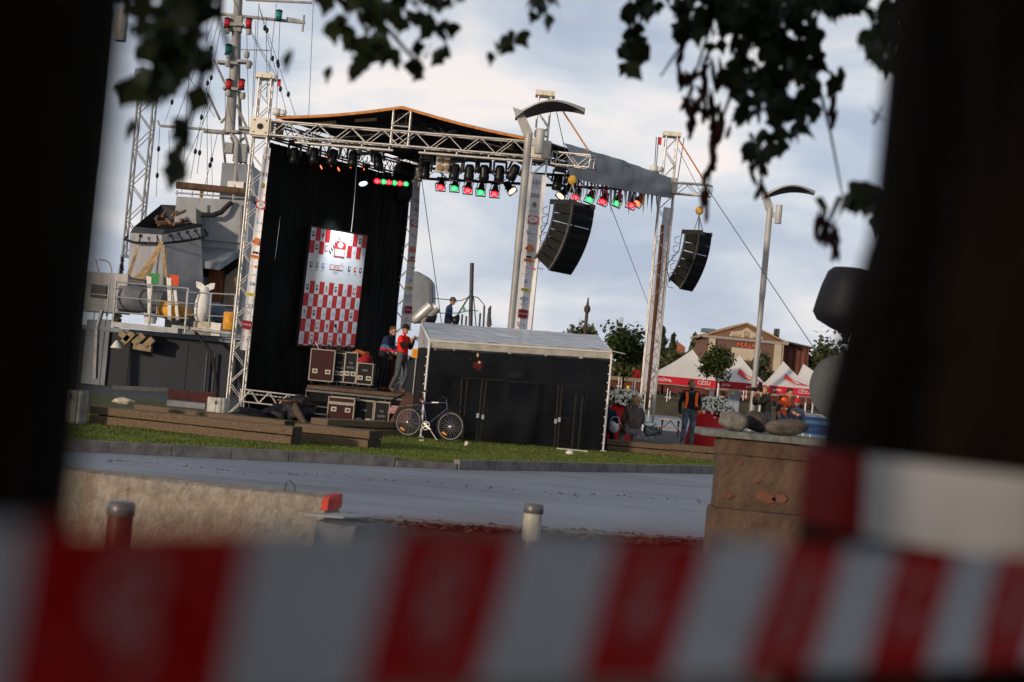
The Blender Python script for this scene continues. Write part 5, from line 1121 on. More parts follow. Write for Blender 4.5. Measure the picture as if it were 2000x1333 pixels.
# right lawn deck (raised quay paving), planters, tables
b = MB(asph); b.box((33, 41.6+9.1, .115), (60.5, 18.2, .27)); b.build('deck', kind='structure')
RZ = .25
potm = mat('red_planter', (.48, .008, .008), .5, 0, .08, 3, spec=.2); flw = mat('white_petal', (.92, .90, .74), .7, 0, .1, 20); flg = mat('flower_leaf', (.03, .05, .02), .8, 0, .2)
def planter(label, px, pytop, pxw, Y, pyfl, fx0, fx1, fyt, seed, texts=False):
    c = at(px, 860, Y); s = FPX/Y; r = pxw/2/s; zt = at(px, pytop, Y).z; h = zt-RZ
    t = thing('flower_planter', label, 'planter', (c.x, Y, RZ), 'large red flower planters')
    b = MB(potm); b.lathe([(r*1.0, 0), (r*1.0, .02), (r*.93, h*.35), (r*.84, h*.62), (r*.70, h*.80), (r*.48, h*.94), (r*.30, h), (0, h)], (c.x, Y, RZ), n=32); b.build('pot', t)
    if texts:
        b = MB(inkw); q = at(1396, 816, Y-r*.97); b.box(q, (.05, .01, .05)); q = at(1404, 817, Y-r*.97); b.text('BC', q, (1, 0, 0), (0, 0, 1), .05, inkgr); q = at(1394, 847, Y-r*1.03); b.text('SOFT', q, (1, 0, 0), (0, 0, 1), .11); b.build('lettering', t)
    rg = random.Random(seed); f0_, f1_ = at(fx0, pyfl, Y), at(fx1, pyfl+6, Y); ctr_ = (f0_+f1_)/2; rx = (f1_-f0_).length/2; rz = at(px, fyt, Y).z-ctr_.z
    vs = []; fs = []
    for i in range(900):
        d = V((rg.gauss(0, 1), rg.gauss(0, 1), rg.gauss(0, 1))).normalized()*rg.random()**.4; d.z = d.z if d.z > -.35 else -d.z*.5
        quadleaf(vs, fs, ctr_+V((d.x*rx, d.y*rx*.7, d.z*rz*.95)), .07, rg)
    b = MB(flg); b.add(vs, fs); b.build('foliage', t)
    vs = []; fs = []
    for i in range(560):
        d = V((rg.gauss(0, 1), rg.gauss(0, 1), rg.gauss(0, 1))).normalized()*rg.uniform(.82, 1.1); d.z = d.z if d.z > -.3 else -d.z
        p = ctr_+V((d.x*rx, d.y*rx*.7, d.z*rz*(.9+.2*noise.noise(d*3)))); k = len(vs); rr4 = rg.uniform(.026, .044); n = (V((d.x, d.y*.7-.4, d.z+.3))+V((rg.gauss(0, .35), rg.gauss(0, .35), rg.gauss(0, .35)))).normalized(); a_, b_ = frame(n); vs += [p+a_*(rr4*math.cos(q*1.0472))+b_*(rr4*math.sin(q*1.0472)) for q in range(6)]+[p+n*.014]; fs += [(k+q, k+(q+1) % 6, k+6) for q in range(6)]
    b = MB(flw); b.add(vs, fs); b.build('flowers', t)
    return t
planter('red planter of white flowers behind the standing man', 1379, 800, 84, 45.6, 800, 1362, 1434, 772, 3, True)
planter('red planter of white flowers at the corner of the grey tent', 1203, 786, 62, 45.0, 782, 1186, 1254, 758, 4)
tree('small clipped round tree above the white flowers of the right planter', (at(1398, 800, 46.4).x-.05, 46.4, RZ), 3.0, (.45, .4, .46), 2300, .085, leafmid, 21, zc=at(1398, 704, 46.4).z-RZ, trunk_r=.022)
def tabl(label, px0, px1, py, Y):
    a, c = at(px0, py, Y), at(px1, py+3, Y); t = thing('beer_table', label, 'table', ((a.x+c.x)/2, Y, RZ), 'folding beer tables on the quay'); z = a.z; W = c.x-a.x; xm = (a.x+c.x)/2
    b = MB(mat('table_wood', (.45, .38, .27), .6, 0, .15, 4)); b.box((xm, Y, z), (W, .5, .035)); b.build('table_top', t)
    for s_ in (-1, 1):
        b = MB(blk); x = xm+s_*W*.36
        for y in (-.18, .18): b.tube((x, Y+y, z), (x, Y-y*.6, RZ), .018)
        b.tube((x, Y, z-.3), (x-s_*.3, Y, z), .012); b.build('leg', t)
    return t
def bnch(label, px0, px1, py, Y):
    a, c = at(px0, py, Y), at(px1, py+3, Y); t = thing('beer_bench', label, 'bench', ((a.x+c.x)/2, Y, RZ), 'folding beer benches on the quay'); z = a.z; W = c.x-a.x; xm = (a.x+c.x)/2
    b = MB(mat('bench_orange_wood', (.45, .22, .10), .6, 0, .15, 4)); b.box((xm, Y, z), (W, .25, .03)); b.build('seat', t)
    for s_ in (-1, 1):
        b = MB(blk); x = xm+s_*W*.36; b.tube((x, Y-.1, z), (x, Y-.1, RZ), .016); b.tube((x, Y+.1, z), (x, Y+.1, RZ), .016); b.tube((x-.1*s_, Y, z), (x+.2*s_, Y, RZ+.1), .012); b.build('leg', t)
tabl('beer table against the bright water left of the standing man', 1288, 1332, 818, 54); bnch('orange beer bench in front of the beer table', 1282, 1332, 834, 52.6)
# electrical cabinet and striped stand
b = MB(mat('cabinet_blue', (.28, .33, .40), .5, .1, .1, 3)); c0, c1 = at(1424, 765, 57), at(1444, 767, 57); h1 = at(1434, 762, 57).z; b.box(((c0.x+c1.x)/2, 57, (RZ+h1)/2), (c1.x-c0.x, .35, h1-RZ))
CB_ = b.build('cabinet', None, 'tall blue grey electrical cabinet behind the flowers', 'cabinet'); b = MB(inky); b.box(at(1431, 768, 56.8), (.10, .01, .10)); b.build('warning_sign', CB_)
SB = thing('striped_counter', 'blue and white striped counter beside the dark boulder', 'counter', at(1600, 835, 50)); q0, q1 = at(1572, 810, 50), at(1640, 815, 50)
for k, (m, hh) in enumerate(((wpaint, .10), (inkb, .10), (mat('pale_blue', (.35, .5, .65), .6, 0, .1), .10), (inkb, .14), (mat('muted_violet', (.25, .22, .4), .6, 0, .1), .08), (inkb, .2))):
    b = MB(m); z = q0.z-.1*k; b.box(((q0.x+q1.x)/2, 50, z), (q1.x-q0.x, .6, .1)); b.build('stripe_panel', SB)
# market tents
redval = mat('valance_red', (.50, .012, .03), .5, 0, .1, 3)
def market(label, xl, yl, xr, yr, xp, yp, Y, vh, txt, side=0, logo=False, leg=True, tdir=None):
    """front eave corners in px, peak px"""
    a, c, p = at(xl, yl, Y), at(xr, yr, Y), at(xp, yp, Y+1.2); zc = (a.z+c.z)/2; a.z = c.z = zc; wd_ = (c-a).length; ex = (c-a).normalized(); ey = V((-ex.y, ex.x, 0)); d_, e_ = c+ey*wd_*.9, a+ey*wd_*.9
    t = thing('market_tent', label, 'tent', (a.x, a.y, RZ), 'white peaked market tents'); cl = mat('tent_white', (.93, .90, .86), .6, 0, .06, 2, .1, trans=.3)
    b = MB(cl); n = 8
    for u, v in ((a, c), (c, d_), (d_, e_), (e_, a)):
        vs = []
        for i in range(n+1):
            s_ = i/n; k = s_; sag = -.10*math.sin(math.pi*s_)*wd_*.3
            vs += [u.lerp(p, k)+V((0, 0, sag)), u.lerp(v, .5).lerp(p, k)+V((0, 0, sag*1.3)), v.lerp(p, k)+V((0, 0, sag))]
        b.add(vs, [(3*i+j, 3*i+1+j, 3*i+4+j, 3*i+3+j) for i in range(n) for j in (0, 1)], None, True)
    b.build('canopy', t)
    h = vh
    def fold(u, v, s_): return u.lerp(v, s_)
    for u, v in ((a, c), (c, d_), (e_, a)):
        b = MB(redval); nn = 12; vs = []
        o = V(((v-u).y, -(v-u).x, 0)).normalized()
        for i in range(nn+1): q = u.lerp(v, i/nn); vs += [q, q-V((0, 0, h))+o*.02*math.sin(i*1.7)]
        b.add(vs, [(2*i, 2*i+2, 2*i+3, 2*i+1) for i in range(nn)]); vo = b.build('valance', t)
        if (u, v) == (a, c) and txt:
            b = MB(inkw)
            for s_, f, sz in txt: b.text(s_, a.lerp(c, f)-V((0, 0, h*.48))-ey*.035, ex, (0, 0, 1), sz, inkw)
            b.build('lettering', vo)
    if logo:
        b = MB(redv); nl = (c-a).cross(p-a).normalized(); nl = nl if nl.y < 0 else -nl
        def F(u, v): q = a.lerp(c, u); return q.lerp(p, v)+V((0, 0, -.10*math.sin(math.pi*v)*wd_*.36))+nl*.06
        b.add([F(.42, .52), F(.60, .30), F(.95, .05), F(.60, .12), F(.36, .33)], [(0, 1, 2, 3, 4)], redv); b.add([F(.55, .30)+nl*.01, F(.66, .2)+nl*.01, F(.76, .10)+nl*.01, F(.64, .13)+nl*.01], [(0, 1, 2, 3)], inkw); b.build('print', t)
    if leg:
        for q in (a, c, d_, e_): b = MB(wpaint); b.tube((q.x, q.y, RZ), (q.x, q.y, q.z), .028, n=8); b.build('leg', t)
    return t
market('large white market tent with red valance left of the round tree', 1274, 733, 1404, 744, 1353, 683, 54.5, .24, [('nozīme.', .18, .17), ('CĒSU', .78, .17)])
market('white market tent crossed by the right lamp post', 1405, 744, 1498, 752, 1444, 694, 57.5, .25, [('garšas', .15, .12), ('garšas', .65, .12)], logo=True)
market('white market tent right of the right lamp post above the orange vest', 1500, 753, 1590, 761, 1530, 706, 55.5, .25, [('garšas', .2, .12), ('CĒSU', .78, .16)], logo=True)
market('white market tent at the far right behind the round sign', 1560, 757, 1660, 766, 1569, 711, 59.0, .26, [('CĒSU', .5, .16)])
# ------------------------------------------------------------ far bank : fences, building, trees
BK_Y = 224
def bz(x, y=BK_Y): return -1.7+bankz(x, y)
railr = mat('rail_red', (.11, .03, .025), .8, 0, .2, .5); railb = mat('rail_buff', (.26, .20, .14), .8, 0, .2, .5)
WG = thing('freight_train', 'row of dark red low wagons standing along the far bank', 'train', at(1240, 752, 226))
x0_, x1_ = at(1180, 742, 226), at(1640, 782, 226)
zt_ = at(1240, 741, 226).z
b = MB(railb); b.box(((x0_.x+x1_.x)/2, 226.6, zt_-.1), (x1_.x-x0_.x, 2, .5)); b.build('load', WG)
for i in range(4): 
    xa = x0_.x+(x1_.x-x0_.x)*i/4; xb = x0_.x+(x1_.x-x0_.x)*(i+.96)/4; b = MB(railr); b.box(((xa+xb)/2, 226, zt_-.9), (xb-xa, 2.4, .9)); wg = b.build('wagon', WG)
    b = MB(blk)
    for k in range(5): b.lathe([(0, -.1), (.45, -.1), (.45, .1), (0, .1)], ((xa+(xb-xa)*(k+.5)/5), 224.8, zt_-1.6), V((0, 1, 0)), 12)
    b.build('wheel', wg)
b = MB(mat('bank_wall', (.10, .08, .06), .9, 0, .3, .5)); b.box(((x0_.x+x1_.x)/2, 223.2, zt_-2.3), (x1_.x-x0_.x, .5, .7)); b.build('retaining_wall', None, 'low dark retaining wall under the wagons on the far bank', 'wall')
for px, py, lb in ((1303, 772, 'white marker post with crossbar on the bank left of the standing man'), (1208, 750, 'white marker post on the bank just right of the grey tent'), (1452, 770, 'white marker post on the bank right of the electrical cabinet')):
    t = thing('marker_post', lb, 'post', at(px, py+8, 220), 'white marker posts on the far bank'); b = MB(wpaint)
    q = at(px, py, 220); b.box(q, (.09, .1, 1.7)); b.box(q+V((.35, 0, 0)), (.08, .1, 1.1)); b.box(q+V((.15, 0, -.3)), (.75, .1, .1)); b.build('post', t)
b = MB(inky); q = at(1227, 757, 222); b.box(q, (.4, .06, .4)); b.build('yellow_sign', None, 'small yellow sign across the water left of the right tower', 'sign')
RS = thing('red_sign', 'small red sign on white posts just left of the right tower', 'sign', at(1240, 790, 60.5)); b = MB(redv); b.box(at(1243, 731, 59), (.26, .04, .28)); b.build('panel', RS)
b = MB(wpaint)
for px in (1236, 1241): q = at(px, 745, 59); b.tube((q.x, 59, RZ), q, .018)
b.build('post', RS)
# brick building with gable
BY = 236
brick = node_mat('brown_brick_cladding', lambda t, b, n, l: (lambda tcn, br: (br.inputs['Scale'].__setattr__('default_value', 1.0), br.inputs['Color1'].__setattr__('default_value', (.17, .085, .052, 1)), br.inputs['Color2'].__setattr__('default_value', (.145, .072, .045, 1)), br.inputs['Mortar'].__setattr__('default_value', (.12, .065, .045, 1)), l(tcn.outputs['Object'], br.inputs[0]), l(br.outputs[0], b.inputs['Base Color'])))(n('ShaderNodeTexCoord'), n('ShaderNodeTexBrick')))
xl_, xr_ = at(1380, 700, BY).x, at(1524, 715, BY).x; ze = at(1452, 664, BY).z; za = at(1458, 633, BY).z; zb_ = .4; xm_ = (xl_+xr_)/2
BG = thing('brick_building', 'brown brick building with wide gable across the river', 'building', (xm_, BY, zb_))
dpt = 16
b = MB(brick); b.prism([V((xl_, BY, zb_)), V((xr_, BY, zb_)), V((xr_, BY, ze)), V((xl_, BY, ze))], (0, dpt, 0)); b.prism([V((xl_-.4, BY+.1, ze)), V((xr_+.4, BY+.1, ze)), V((xm_, BY+.1, za))], (0, dpt-.2, 0)); b.build('wall', BG)
cream = mat('cream_stone', (.48, .41, .31), .8, 0, .12, .4)
b = MB(cream); b.box((xl_+.55, BY-.12, (zb_+ze)/2), (.9, .3, ze-zb_)); b.box((xr_-.55, BY-.12, (zb_+ze)/2), (1.0, .3, ze-zb_)); b.box((xr_+.1, BY+.6, (zb_+ze)/2), (.3, 1.3, ze-zb_)); b.build('pilaster', BG)
b = MB(mat('eave_grey', (.30, .27, .25), .7, 0, .1)); b.box((xm_, BY-.1, ze), (xr_-xl_+1.6, .7, .35)); b.build('cornice', BG)
b = MB(mat('roof_edge_tan', (.36, .24, .12), .7, 0, .1)); 
for sx in (-1, 1):
    xa = xm_+sx*((xr_-xl_)/2+.9); b.add([V((xa, BY-.25, ze-.05)), V((xm_, BY-.25, za)), V((xm_, BY-.25, za+.22)), V((xa, BY-.25, ze+.2)), V((xa, BY+dpt, ze-.05)), V((xm_, BY+dpt, za)), V((xm_, BY+dpt, za+.22)), V((xa, BY+dpt, ze+.2))], [(0, 1, 2, 3), (7, 6, 5, 4), (3, 2, 6, 7), (0, 4, 5, 1), (0, 3, 7, 4)])
rf_ = b.build('roof', BG)
b = MB(dsteel)
for px in (1514, 1519.5): q = at(px, 650, BY+5); b.tube((q.x, q.y, ze), (q.x, q.y, q.z+.55), .22, n=12)
b.build('chimney', rf_)
b = MB(cream); zg = at(1452, 655, BY).z; wx = xm_+.1; b.prism([V((wx-2.4, BY-.12, ze+.3)), V((wx+2.4, BY-.12, ze+.3)), V((wx+2.0, BY-.12, ze+.75)), V((wx+.75, BY-.12, ze+1.25)), V((wx, BY-.12, ze+1.7)), V((wx-.75, BY-.12, ze+1.25)), V((wx-2.2, BY-.12, ze+.95))], (0, .3, 0)); gw = b.build('gable_window', BG)
b = MB(mat('warm_pane', (.42, .30, .20), .25, 0, .5, 1.2)); b.box((wx, BY-.15, ze+.75), (.7, .06, .9)); b.box((wx-1.4, BY-.15, ze+.5), (1.2, .06, .35)); b.box((wx+1.4, BY-.15, ze+.45), (1.0, .06, .3)); b.build('pane', gw)
b = MB(cream); zw = at(1450, 690, BY).z; zw -= .15; b.box((wx+.1, BY-.1, zw), (4.0, .25, 1.6)); w2 = b.build('window', BG); b = MB(mat('reflecting_pane', (.70, .50, .33), .2, 0, .2, .8))  # warm reflection is put into the pane colour
for k in range(3): b.box((wx+.1-1.28+k*1.28, BY-.16, zw), (1.15, .12, 1.42))
b.build('pane', w2)
b = MB(mat('sign_orange', (.75, .10, .03), .5, 0, 0)); q = at(1455, 674, BY-.3); b.text('MĀJA', (wx+.05, BY-.34, at(1455, 674, BY).z-.1), (1, 0, 0), (0, 0, 1), .78, None, 1.45); b.build('lettering', BG)
b = MB(mat('awning_teal', (.10, .17, .20), .6, 0, .1)); q = at(1386, 645, BY+2); b.box(q+V((-.2, 0, -.1)), (1.7, 3, .5)); b.build('roof_box', BG)
# red corrugated wing
xw0, xw1 = xr_+.15, at(1579, 700, BY+3).x; zw0, zw1 = at(1540, 672, BY+3).z, at(1575, 681, BY+3).z
WGm = mat('rusty_cladding', (.20, .065, .045), .85, 0, .35, 1.2, .2, (3, 1, .4), col2=(.10, .035, .03))
WN = thing('red_warehouse', 'dark red clad warehouse adjoining the brick building on its right', 'building', (xw0, BY+3, zb_))
b = MB(WGm); b.prism([V((xw0, BY+3, zb_)), V((xw1, BY+3, zb_)), V((xw1, BY+3, zw1)), V((xw0, BY+3, zw0))], (0, 12, 0)); b.build('wall', WN)
b = MB(dsteel); b.bar(V((xw0-.3, BY+8.5, zw0+.35)), V((xw1+.4, BY+8.5, zw1+.12)), 13, .25); b.build('roof', WN)
b = MB(mat('pier_dark', (.10, .04, .03), .9))
for k in range(5): x = xw0+(xw1-xw0)*(k+.5)/5; b.box((x, BY+2.95, (zb_+zw1)/2), (.22, .2, zw1-zb_))
b.build('pilaster', WN)
b = MB(mat('teal_paint', (.05, .15, .14), .7, 0, .15)); c0 = at(1590, 697, 262); b.box((c0.x+.6, 262, c0.z/2), (2.4, 3, c0.z)); hb = b.build('teal_shed', None, 'green painted shed right of the red warehouse', 'shed')
# small red house in the trees
RH = thing('red_house', 'small orange red brick house among the far trees', 'house', at(1331, 700, 300)); b = MB(mat('orange_brick', (.34, .12, .07), .9, 0, .2, .5)); q = at(1327, 678, 300); b.prism([V((q.x-.7, 300, 1)), V((q.x+1.0, 300, 1)), V((q.x+1.0, 300, q.z+.1)), V((q.x-.2, 300, q.z+.8)), V((q.x-.7, 300, q.z+.5))], (0, 4, 0)); b.build('wall', RH); b = MB(dsteel); b.box((q.x-.4, 301, q.z+.9), (.3, .4, .5)); b.build('chimney', RH)
def gt(px, py, Y): q = at(px, py, Y); return (q.x, Y, bz(q.x, min(Y, 410)) if Y > 212 else q.z)
def ftree(label, px, pyt, w_, Y, n, m, seed, conifer=False, pyb=None, group='trees on the far bank', size=None, sub=16):
    q = at(px, pyt, Y); s = FPX/Y; bz_ = bz(q.x, min(Y, 410)); h = q.z-bz_; r = w_/2/s
    return tree(label, (q.x, Y, bz_), h, (r, r*.8, h*.46 if pyb is None else (q.z-at(px, pyb, Y).z)/2), n, size or .6*Y/240, m, seed, conifer=conifer, group=group, trunk_r=.12, sub=sub)
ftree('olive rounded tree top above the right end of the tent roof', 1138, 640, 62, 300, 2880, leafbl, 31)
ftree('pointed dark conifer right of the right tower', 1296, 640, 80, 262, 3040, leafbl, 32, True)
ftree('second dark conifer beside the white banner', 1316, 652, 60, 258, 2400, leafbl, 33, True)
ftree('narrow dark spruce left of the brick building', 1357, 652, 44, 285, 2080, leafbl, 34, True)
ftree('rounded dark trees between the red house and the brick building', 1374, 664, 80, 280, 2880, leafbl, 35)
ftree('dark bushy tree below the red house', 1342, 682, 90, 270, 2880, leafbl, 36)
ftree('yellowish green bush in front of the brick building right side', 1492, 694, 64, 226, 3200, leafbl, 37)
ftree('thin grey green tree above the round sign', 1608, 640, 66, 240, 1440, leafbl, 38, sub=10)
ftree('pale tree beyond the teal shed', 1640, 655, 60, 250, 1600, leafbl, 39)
bushm = mat('bush_olive', (.17, .18, .07), .9, 0, .35, .3, trans=.25)
for k, (px, pyt, w_, Y) in enumerate(((1262, 690, 60, 244), (1300, 700, 70, 240), (1228, 702, 60, 236), (1345, 706, 60, 246), (1195, 708, 60, 250))):
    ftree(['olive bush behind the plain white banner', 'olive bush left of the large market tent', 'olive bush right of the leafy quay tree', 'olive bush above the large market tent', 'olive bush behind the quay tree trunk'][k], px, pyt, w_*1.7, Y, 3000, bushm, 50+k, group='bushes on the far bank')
q = at(1207, 634, 64); tree('dark leafy young tree on the quay right of the grey tent', (q.x, 58.5, RZ), at(1207, 634, 58.5).z-RZ, (.78, .6, .84), 4200, .12, leafmid, 41, trunk_r=.035, zc=at(1207, 676, 58.5).z-RZ, sub=22)
rg = random.Random(77); vs = []; fs = []
for k in range(26):
    x = at(1100+k*24, 700, 330).x; h = rg.uniform(4.5, 7.5); crown_blob(vs, fs, (x, 330+rg.uniform(-8, 8), h*.5), (3.2, 2.5, h*.55), 700, .9, rg, 10)
b = MB(leafbl); b.add(vs, fs); b.build('far_wood', label='low green belt of woodland beyond the river', cat='woodland', kind='stuff')
# distant mast and pole
q = at(1143, 660, 60); b = MB(mat('old_timber_mast', (.07, .055, .045), .8)); b.path([(q.x, 60.5, -1), (q.x, 60.5, at(1147, 600, 60).z), (q.x, 60.5, at(1149, 580, 60).z)], [.09, .06, .02], 8)
b.ball((q.x, 60.5, at(1147, 603, 60).z), (.12, .1, .16), n=10); b.build('mast', None, 'dark slender mast standing behind the tent roof', 'mast')
RM = thing('radio_mast', 'faint lattice radio mast far away right of the quay tree', 'mast', at(1214, 690, 800)); b = MB(steel); q = at(1214, 621, 800); truss(b, (q.x, 800, 1), (q.x, 800, q.z), 1.2, step=3, r=.2, rd=.1); b.build('lattice', RM)
# ============================================================ THE SHIP
HY = 62.0
def A(px, py, Y=HY): return at(px, py, Y)
SH = thing('ship', 'grey naval ship with funnel and tall mast moored behind the stage', 'ship', (A(300, 700).x, HY, -1.5))
def pp(b, pts, Y, d, m=None): b.prism([at(x, y, Y) for x, y in pts], (0, d, 0), m)
b = MB(hullm); hz = A(300, 652).z
xs0, xs1 = A(-250, 600).x, A(985, 700).x
b.prism([V((xs0, HY, -1.7)), V((xs1-1.5, HY, -1.7)), V((xs1+.6, HY, 2.1)), V((A(800, 690).x, HY, hz)), V((xs0, HY, hz))], (0, 9, 0)); b.build('hull', SH)
b = MB(shipg); b.bar(V((xs0, HY-.05, hz)), V((A(800, 690).x, HY-.05, hz)), .2, .16)
for px in (196, 206): q = A(px, 700); b.box((q.x, HY-.06, hz/2-.4), (.16, .12, hz+1.5))
q = A(178, 700); b.box((q.x, HY-.03, hz/2-.4), (.55, .06, hz+1.4)); b.build('rubbing_strake', SH)
b = MB(hullm)
for x in range(-14, 1): b.box((x*2.1+3, HY-.012, 0), (.03, .02, 3.4))
b.box((xs0/2+xs1/2-2, HY-.012, .55), ((xs1-xs0)*.9, .02, .03)); b.build('weld_seam', SH)
b = MB(shipl)
b.tube(at(404, 400, 64.9), at(402, 470, 64.9), .035); b.tube(at(470, 400, 64.9), at(468, 480, 64.9), .03); b.box(at(435, 470, 64.9), (2.6, .05, .06)); b.box(at(380, 520, 64.9), (.5, .08, .9))
for k in range(7): b.box(at(350, 470+k*13, 64.9), (.35, .1, .04))
b.build('deckhouse_fitting', SH)
dk = MB(shipg); dk.box(((xs0+A(800, 690).x)/2, HY+4.5, hz+.03), (A(800, 690).x-xs0, 8.6, .06)); dk.build('deck', SH)
b = MB(dsteel)
for px in (405, 420, 455): q0, q1 = A(px, 690, HY-.2), A(px-6, 770, HY-.2); b.tube(q0, q1, .05)
b.build('fender_post', SH)
b = MB(rubber); b.path([A(350, 622, 61.2), A(375, 640, 61.2), A(398, 670, 61), A(414, 690, 61), A(420, 730, 61), A(424, 768, 60.6)], .06, 8); b.build('cable', SH)
# deckhouse
b = MB(shipl); pp(b, [(345, 384), (489, 393), (470, 660), (320, 650)], 65, 4); b.build('deckhouse', SH)
b = MB(steel); b.tube(at(343, 377, 64.9), at(490, 388, 64.9), .03)
for px in (345, 375, 415, 455, 485): b.tube(at(px, 382+(px-345)*.07, 64.9), at(px+1, 372+(px-345)*.07, 64.9), .03)
b.build('upper_rail', SH)
b = MB(mat('rolled_canvas', (.13, .075, .045), .9, 0, .3, 6, .5)); b.tube(at(345, 362, 64.9), at(484, 376, 64.9), .14, n=12); b.build('rolled_awning', SH)
b = MB(mat('lifejacket_orange', (.75, .33, .02), .6)); b.box(at(394, 374, 66), (.12, .1, .5)); b.build('signal_box', SH)
b = MB(shipg); pp(b, [(434, 318), (492, 322), (500, 395), (428, 392)], 66, 3); b.build('mast_base', SH)
b = MB(wpaint); pp(b, [(445, 354), (476, 356), (475, 374), (443, 372)], 65.9, .15); b.build('white_box', SH)
# sloped shelter roof and door
b = MB(shipg); b.prism([at(392, 482, 65), at(472, 487, 65), at(430, 515, 63.6), at(391, 510, 63.6)], (0, 0, -.25)); b.build('shelter_roof', SH)
b = MB(mat('dark_recess', (.012, .012, .014), .9)); pp(b, [(391, 516), (470, 500), (466, 545), (391, 540)], 64.9, .2); b.build('recess', SH)
b = MB(mat('brown_door_wood', (.26, .08, .03), .6, 0, .3, 4, .2, (5, 1, .5))); pp(b, [(409, 527), (438, 529), (434, 592), (404, 590)], 64.85, .1); b.build('door', SH)
b = MB(mat('panel_tan', (.26, .20, .14), .7)); pp(b, [(440, 540), (466, 520), (462, 600), (436, 596)], 64.8, .1); b.build('side_panel', SH)
b = MB(rubber); b.path([at(394, 420, 64.5), at(415, 421, 64.5), at(432, 415, 64.6), at(443, 404, 64.7), at(453, 396, 64.8)], .10, 10); b.build('vent_hose', SH)
# funnel : tapered box with slanted open cap
FY = 62.6
def ring(pts, Y0, dY): return [at(x, y, Y0) for x, y in pts]
funm = mat('funnel_grey', (.33, .345, .37), .5, 0, .2, 1.2, .15, (1, 1, .4))
b = MB(funm); top_ = [at(254, 455, FY+1.0), at(316, 459, FY-.3), at(392, 444, FY+.9), at(385, 436, FY+2.8), at(275, 440, FY+2.8)]; bot_ = [at(247, 610, FY+1.0), at(320, 622, FY-.3), at(400, 612, FY+.9), at(390, 606, FY+2.8), at(262, 606, FY+2.8)]
b.add(bot_+top_, [(k, (k+1) % 5, 5+(k+1) % 5, 5+k) for k in range(5)]); b.build('funnel', SH)
b = MB(mat('funnel_cap_dark', (.035, .038, .048), .5, 0, .2, 3)); hi = [at(262, 443, FY+1.0), at(323, 449, FY-.2), at(395, 437, FY+.9), at(381, 403, FY+2.6), at(315, 400, FY+2.8)]
b.add(top_+hi, [(k, (k+1) % 5, 5+(k+1) % 5, 5+k) for k in range(5)]); 
lo = [p+V((0, .2, -.5)) for p in hi]; b.add(hi+lo, [(5+k, 5+(k+1) % 5, (k+1) % 5, k) for k in range(5)]); b.add(lo, [(0, 1, 2, 3, 4)], mat('soot', (.006, .006, .006), .95)); cap_ = b.build('funnel_cap', SH)
b = MB(mat('rust_pipe', (.22, .13, .08), .8, 0, .3, 8)); rg = random.Random(3)
for k in range(9): q = at(285+rg.uniform(0, 80), 440-rg.uniform(0, 22), FY+1.2); b.tube(q, q+V((rg.uniform(-.3, .5), .4, rg.uniform(-.05, .25))), .06)
b.build('exhaust_pipe', cap_)
b = MB(blk); loop = [at(243, 468, FY+.8), at(262, 474, FY+.2), at(316, 476, FY-.7), at(355, 472, FY-.1), at(395, 465, FY+.5), at(406, 459, FY+.9), at(400, 450, FY+1.2)]; b.path(loop, .045, 8); b.path([at(243, 468, FY+.8), at(250, 461, FY+1)], .04, 6)
for px, py in ((275, 461), (309, 463), (333, 460), (349, 457), (366, 454), (382, 451)): q = at(px, py, FY-.1); b.box(q, (.12, .1, .12)); b.tube(q, at(px+8 if px > 320 else px-3, py+12, FY-.4), .025)
b.build('ring_pipe', SH)
rpm = mat('rope_buff', (.50, .36, .20), .9, 0, .3, 12)
def ropes(pts, n, sp, r=.028):
    b = MB(rpm); rg = random.Random(n)
    for k in range(n):
        o = (k-(n-1)/2)*sp; b.path([at(x+o*f, y, Y) for x, y, Y, f in pts], r, 5)
    return b
b = ropes([(271, 478, 61.6, .2), (262, 505, 61.6, .8), (250, 540, 61.5, 1.2)], 3, 2.2); b.build('rope_bundle', SH)
b = ropes([(316, 473, 61.5, .3), (300, 505, 61.4, .7), (285, 530, 61.3, 1.2), (268, 550, 61.2, 1.8)], 7, 2.6); b.build('rope_bundle', SH)
b = ropes([(319, 478, 61.5, .3), (322, 520, 61.4, 1), (325, 556, 61.3, 1)], 3, 2.4); b.build('rope_bundle', SH)
b = MB(dsteel); b.path([A(253, 548, 61.3), A(285, 553, 61.2)], .12, 8); b.build('rope_drum', SH)
b = MB(mat('winch_blue', (.17, .18, .20), .5, 0, .2, 3)); b.lathe([(0, -.9), (.45, -.9), (.5, -.6), (.5, .6), (.45, .9), (0, .9)], A(280, 584, 61.8), V((1, .2, 0)), 20); b.build('winch', SH)
b = MB(mat('float_blue', (.10, .16, .22), .5)); b.ball(A(422, 612, 62), (.42, .3, .4), n=16); b.build('float', SH)
# low house at left with cabinets
b = MB(shipl); pp(b, [(165, 530), (236, 535), (230, 612), (150, 606)], 62.3, 2); b.build('side_house', SH)
b = MB(mat('cabinet_pale', (.45, .45, .43), .5)); pp(b, [(224, 534), (250, 537), (247, 592), (221, 589)], 61.4, .4); b.build('cabinet', SH)
b = MB(dsteel); pp(b, [(178, 553), (208, 556), (206, 583), (176, 580)], 62.2, .1); b.build('window', SH)
# lattice mast left
b = MB(mat('lattice_grey', (.26, .27, .29), .5, .1, .1)); q = at(268, 455, 68); t0 = at(292, 150, 68); truss(b, V((t0.x, 68, q.z-1)), V((t0.x, 68, t0.z)), .62, step=.7, r=.045, rd=.022, up=V((0, 1, 0))); b.build('lattice_mast', SH)
b = MB(shipg); b.box(at(284, 150, 68), (.75, .6, .5)); b.build('masthead_box', SH)
b = MB(blk)
for px in (273, 289): b.lathe([(0, 0), (.12, .0), (.12, .05), (0, .06)], at(px, 150, 67.68), V((0, -1, 0)), 12)
b.build('masthead_lamp', SH)
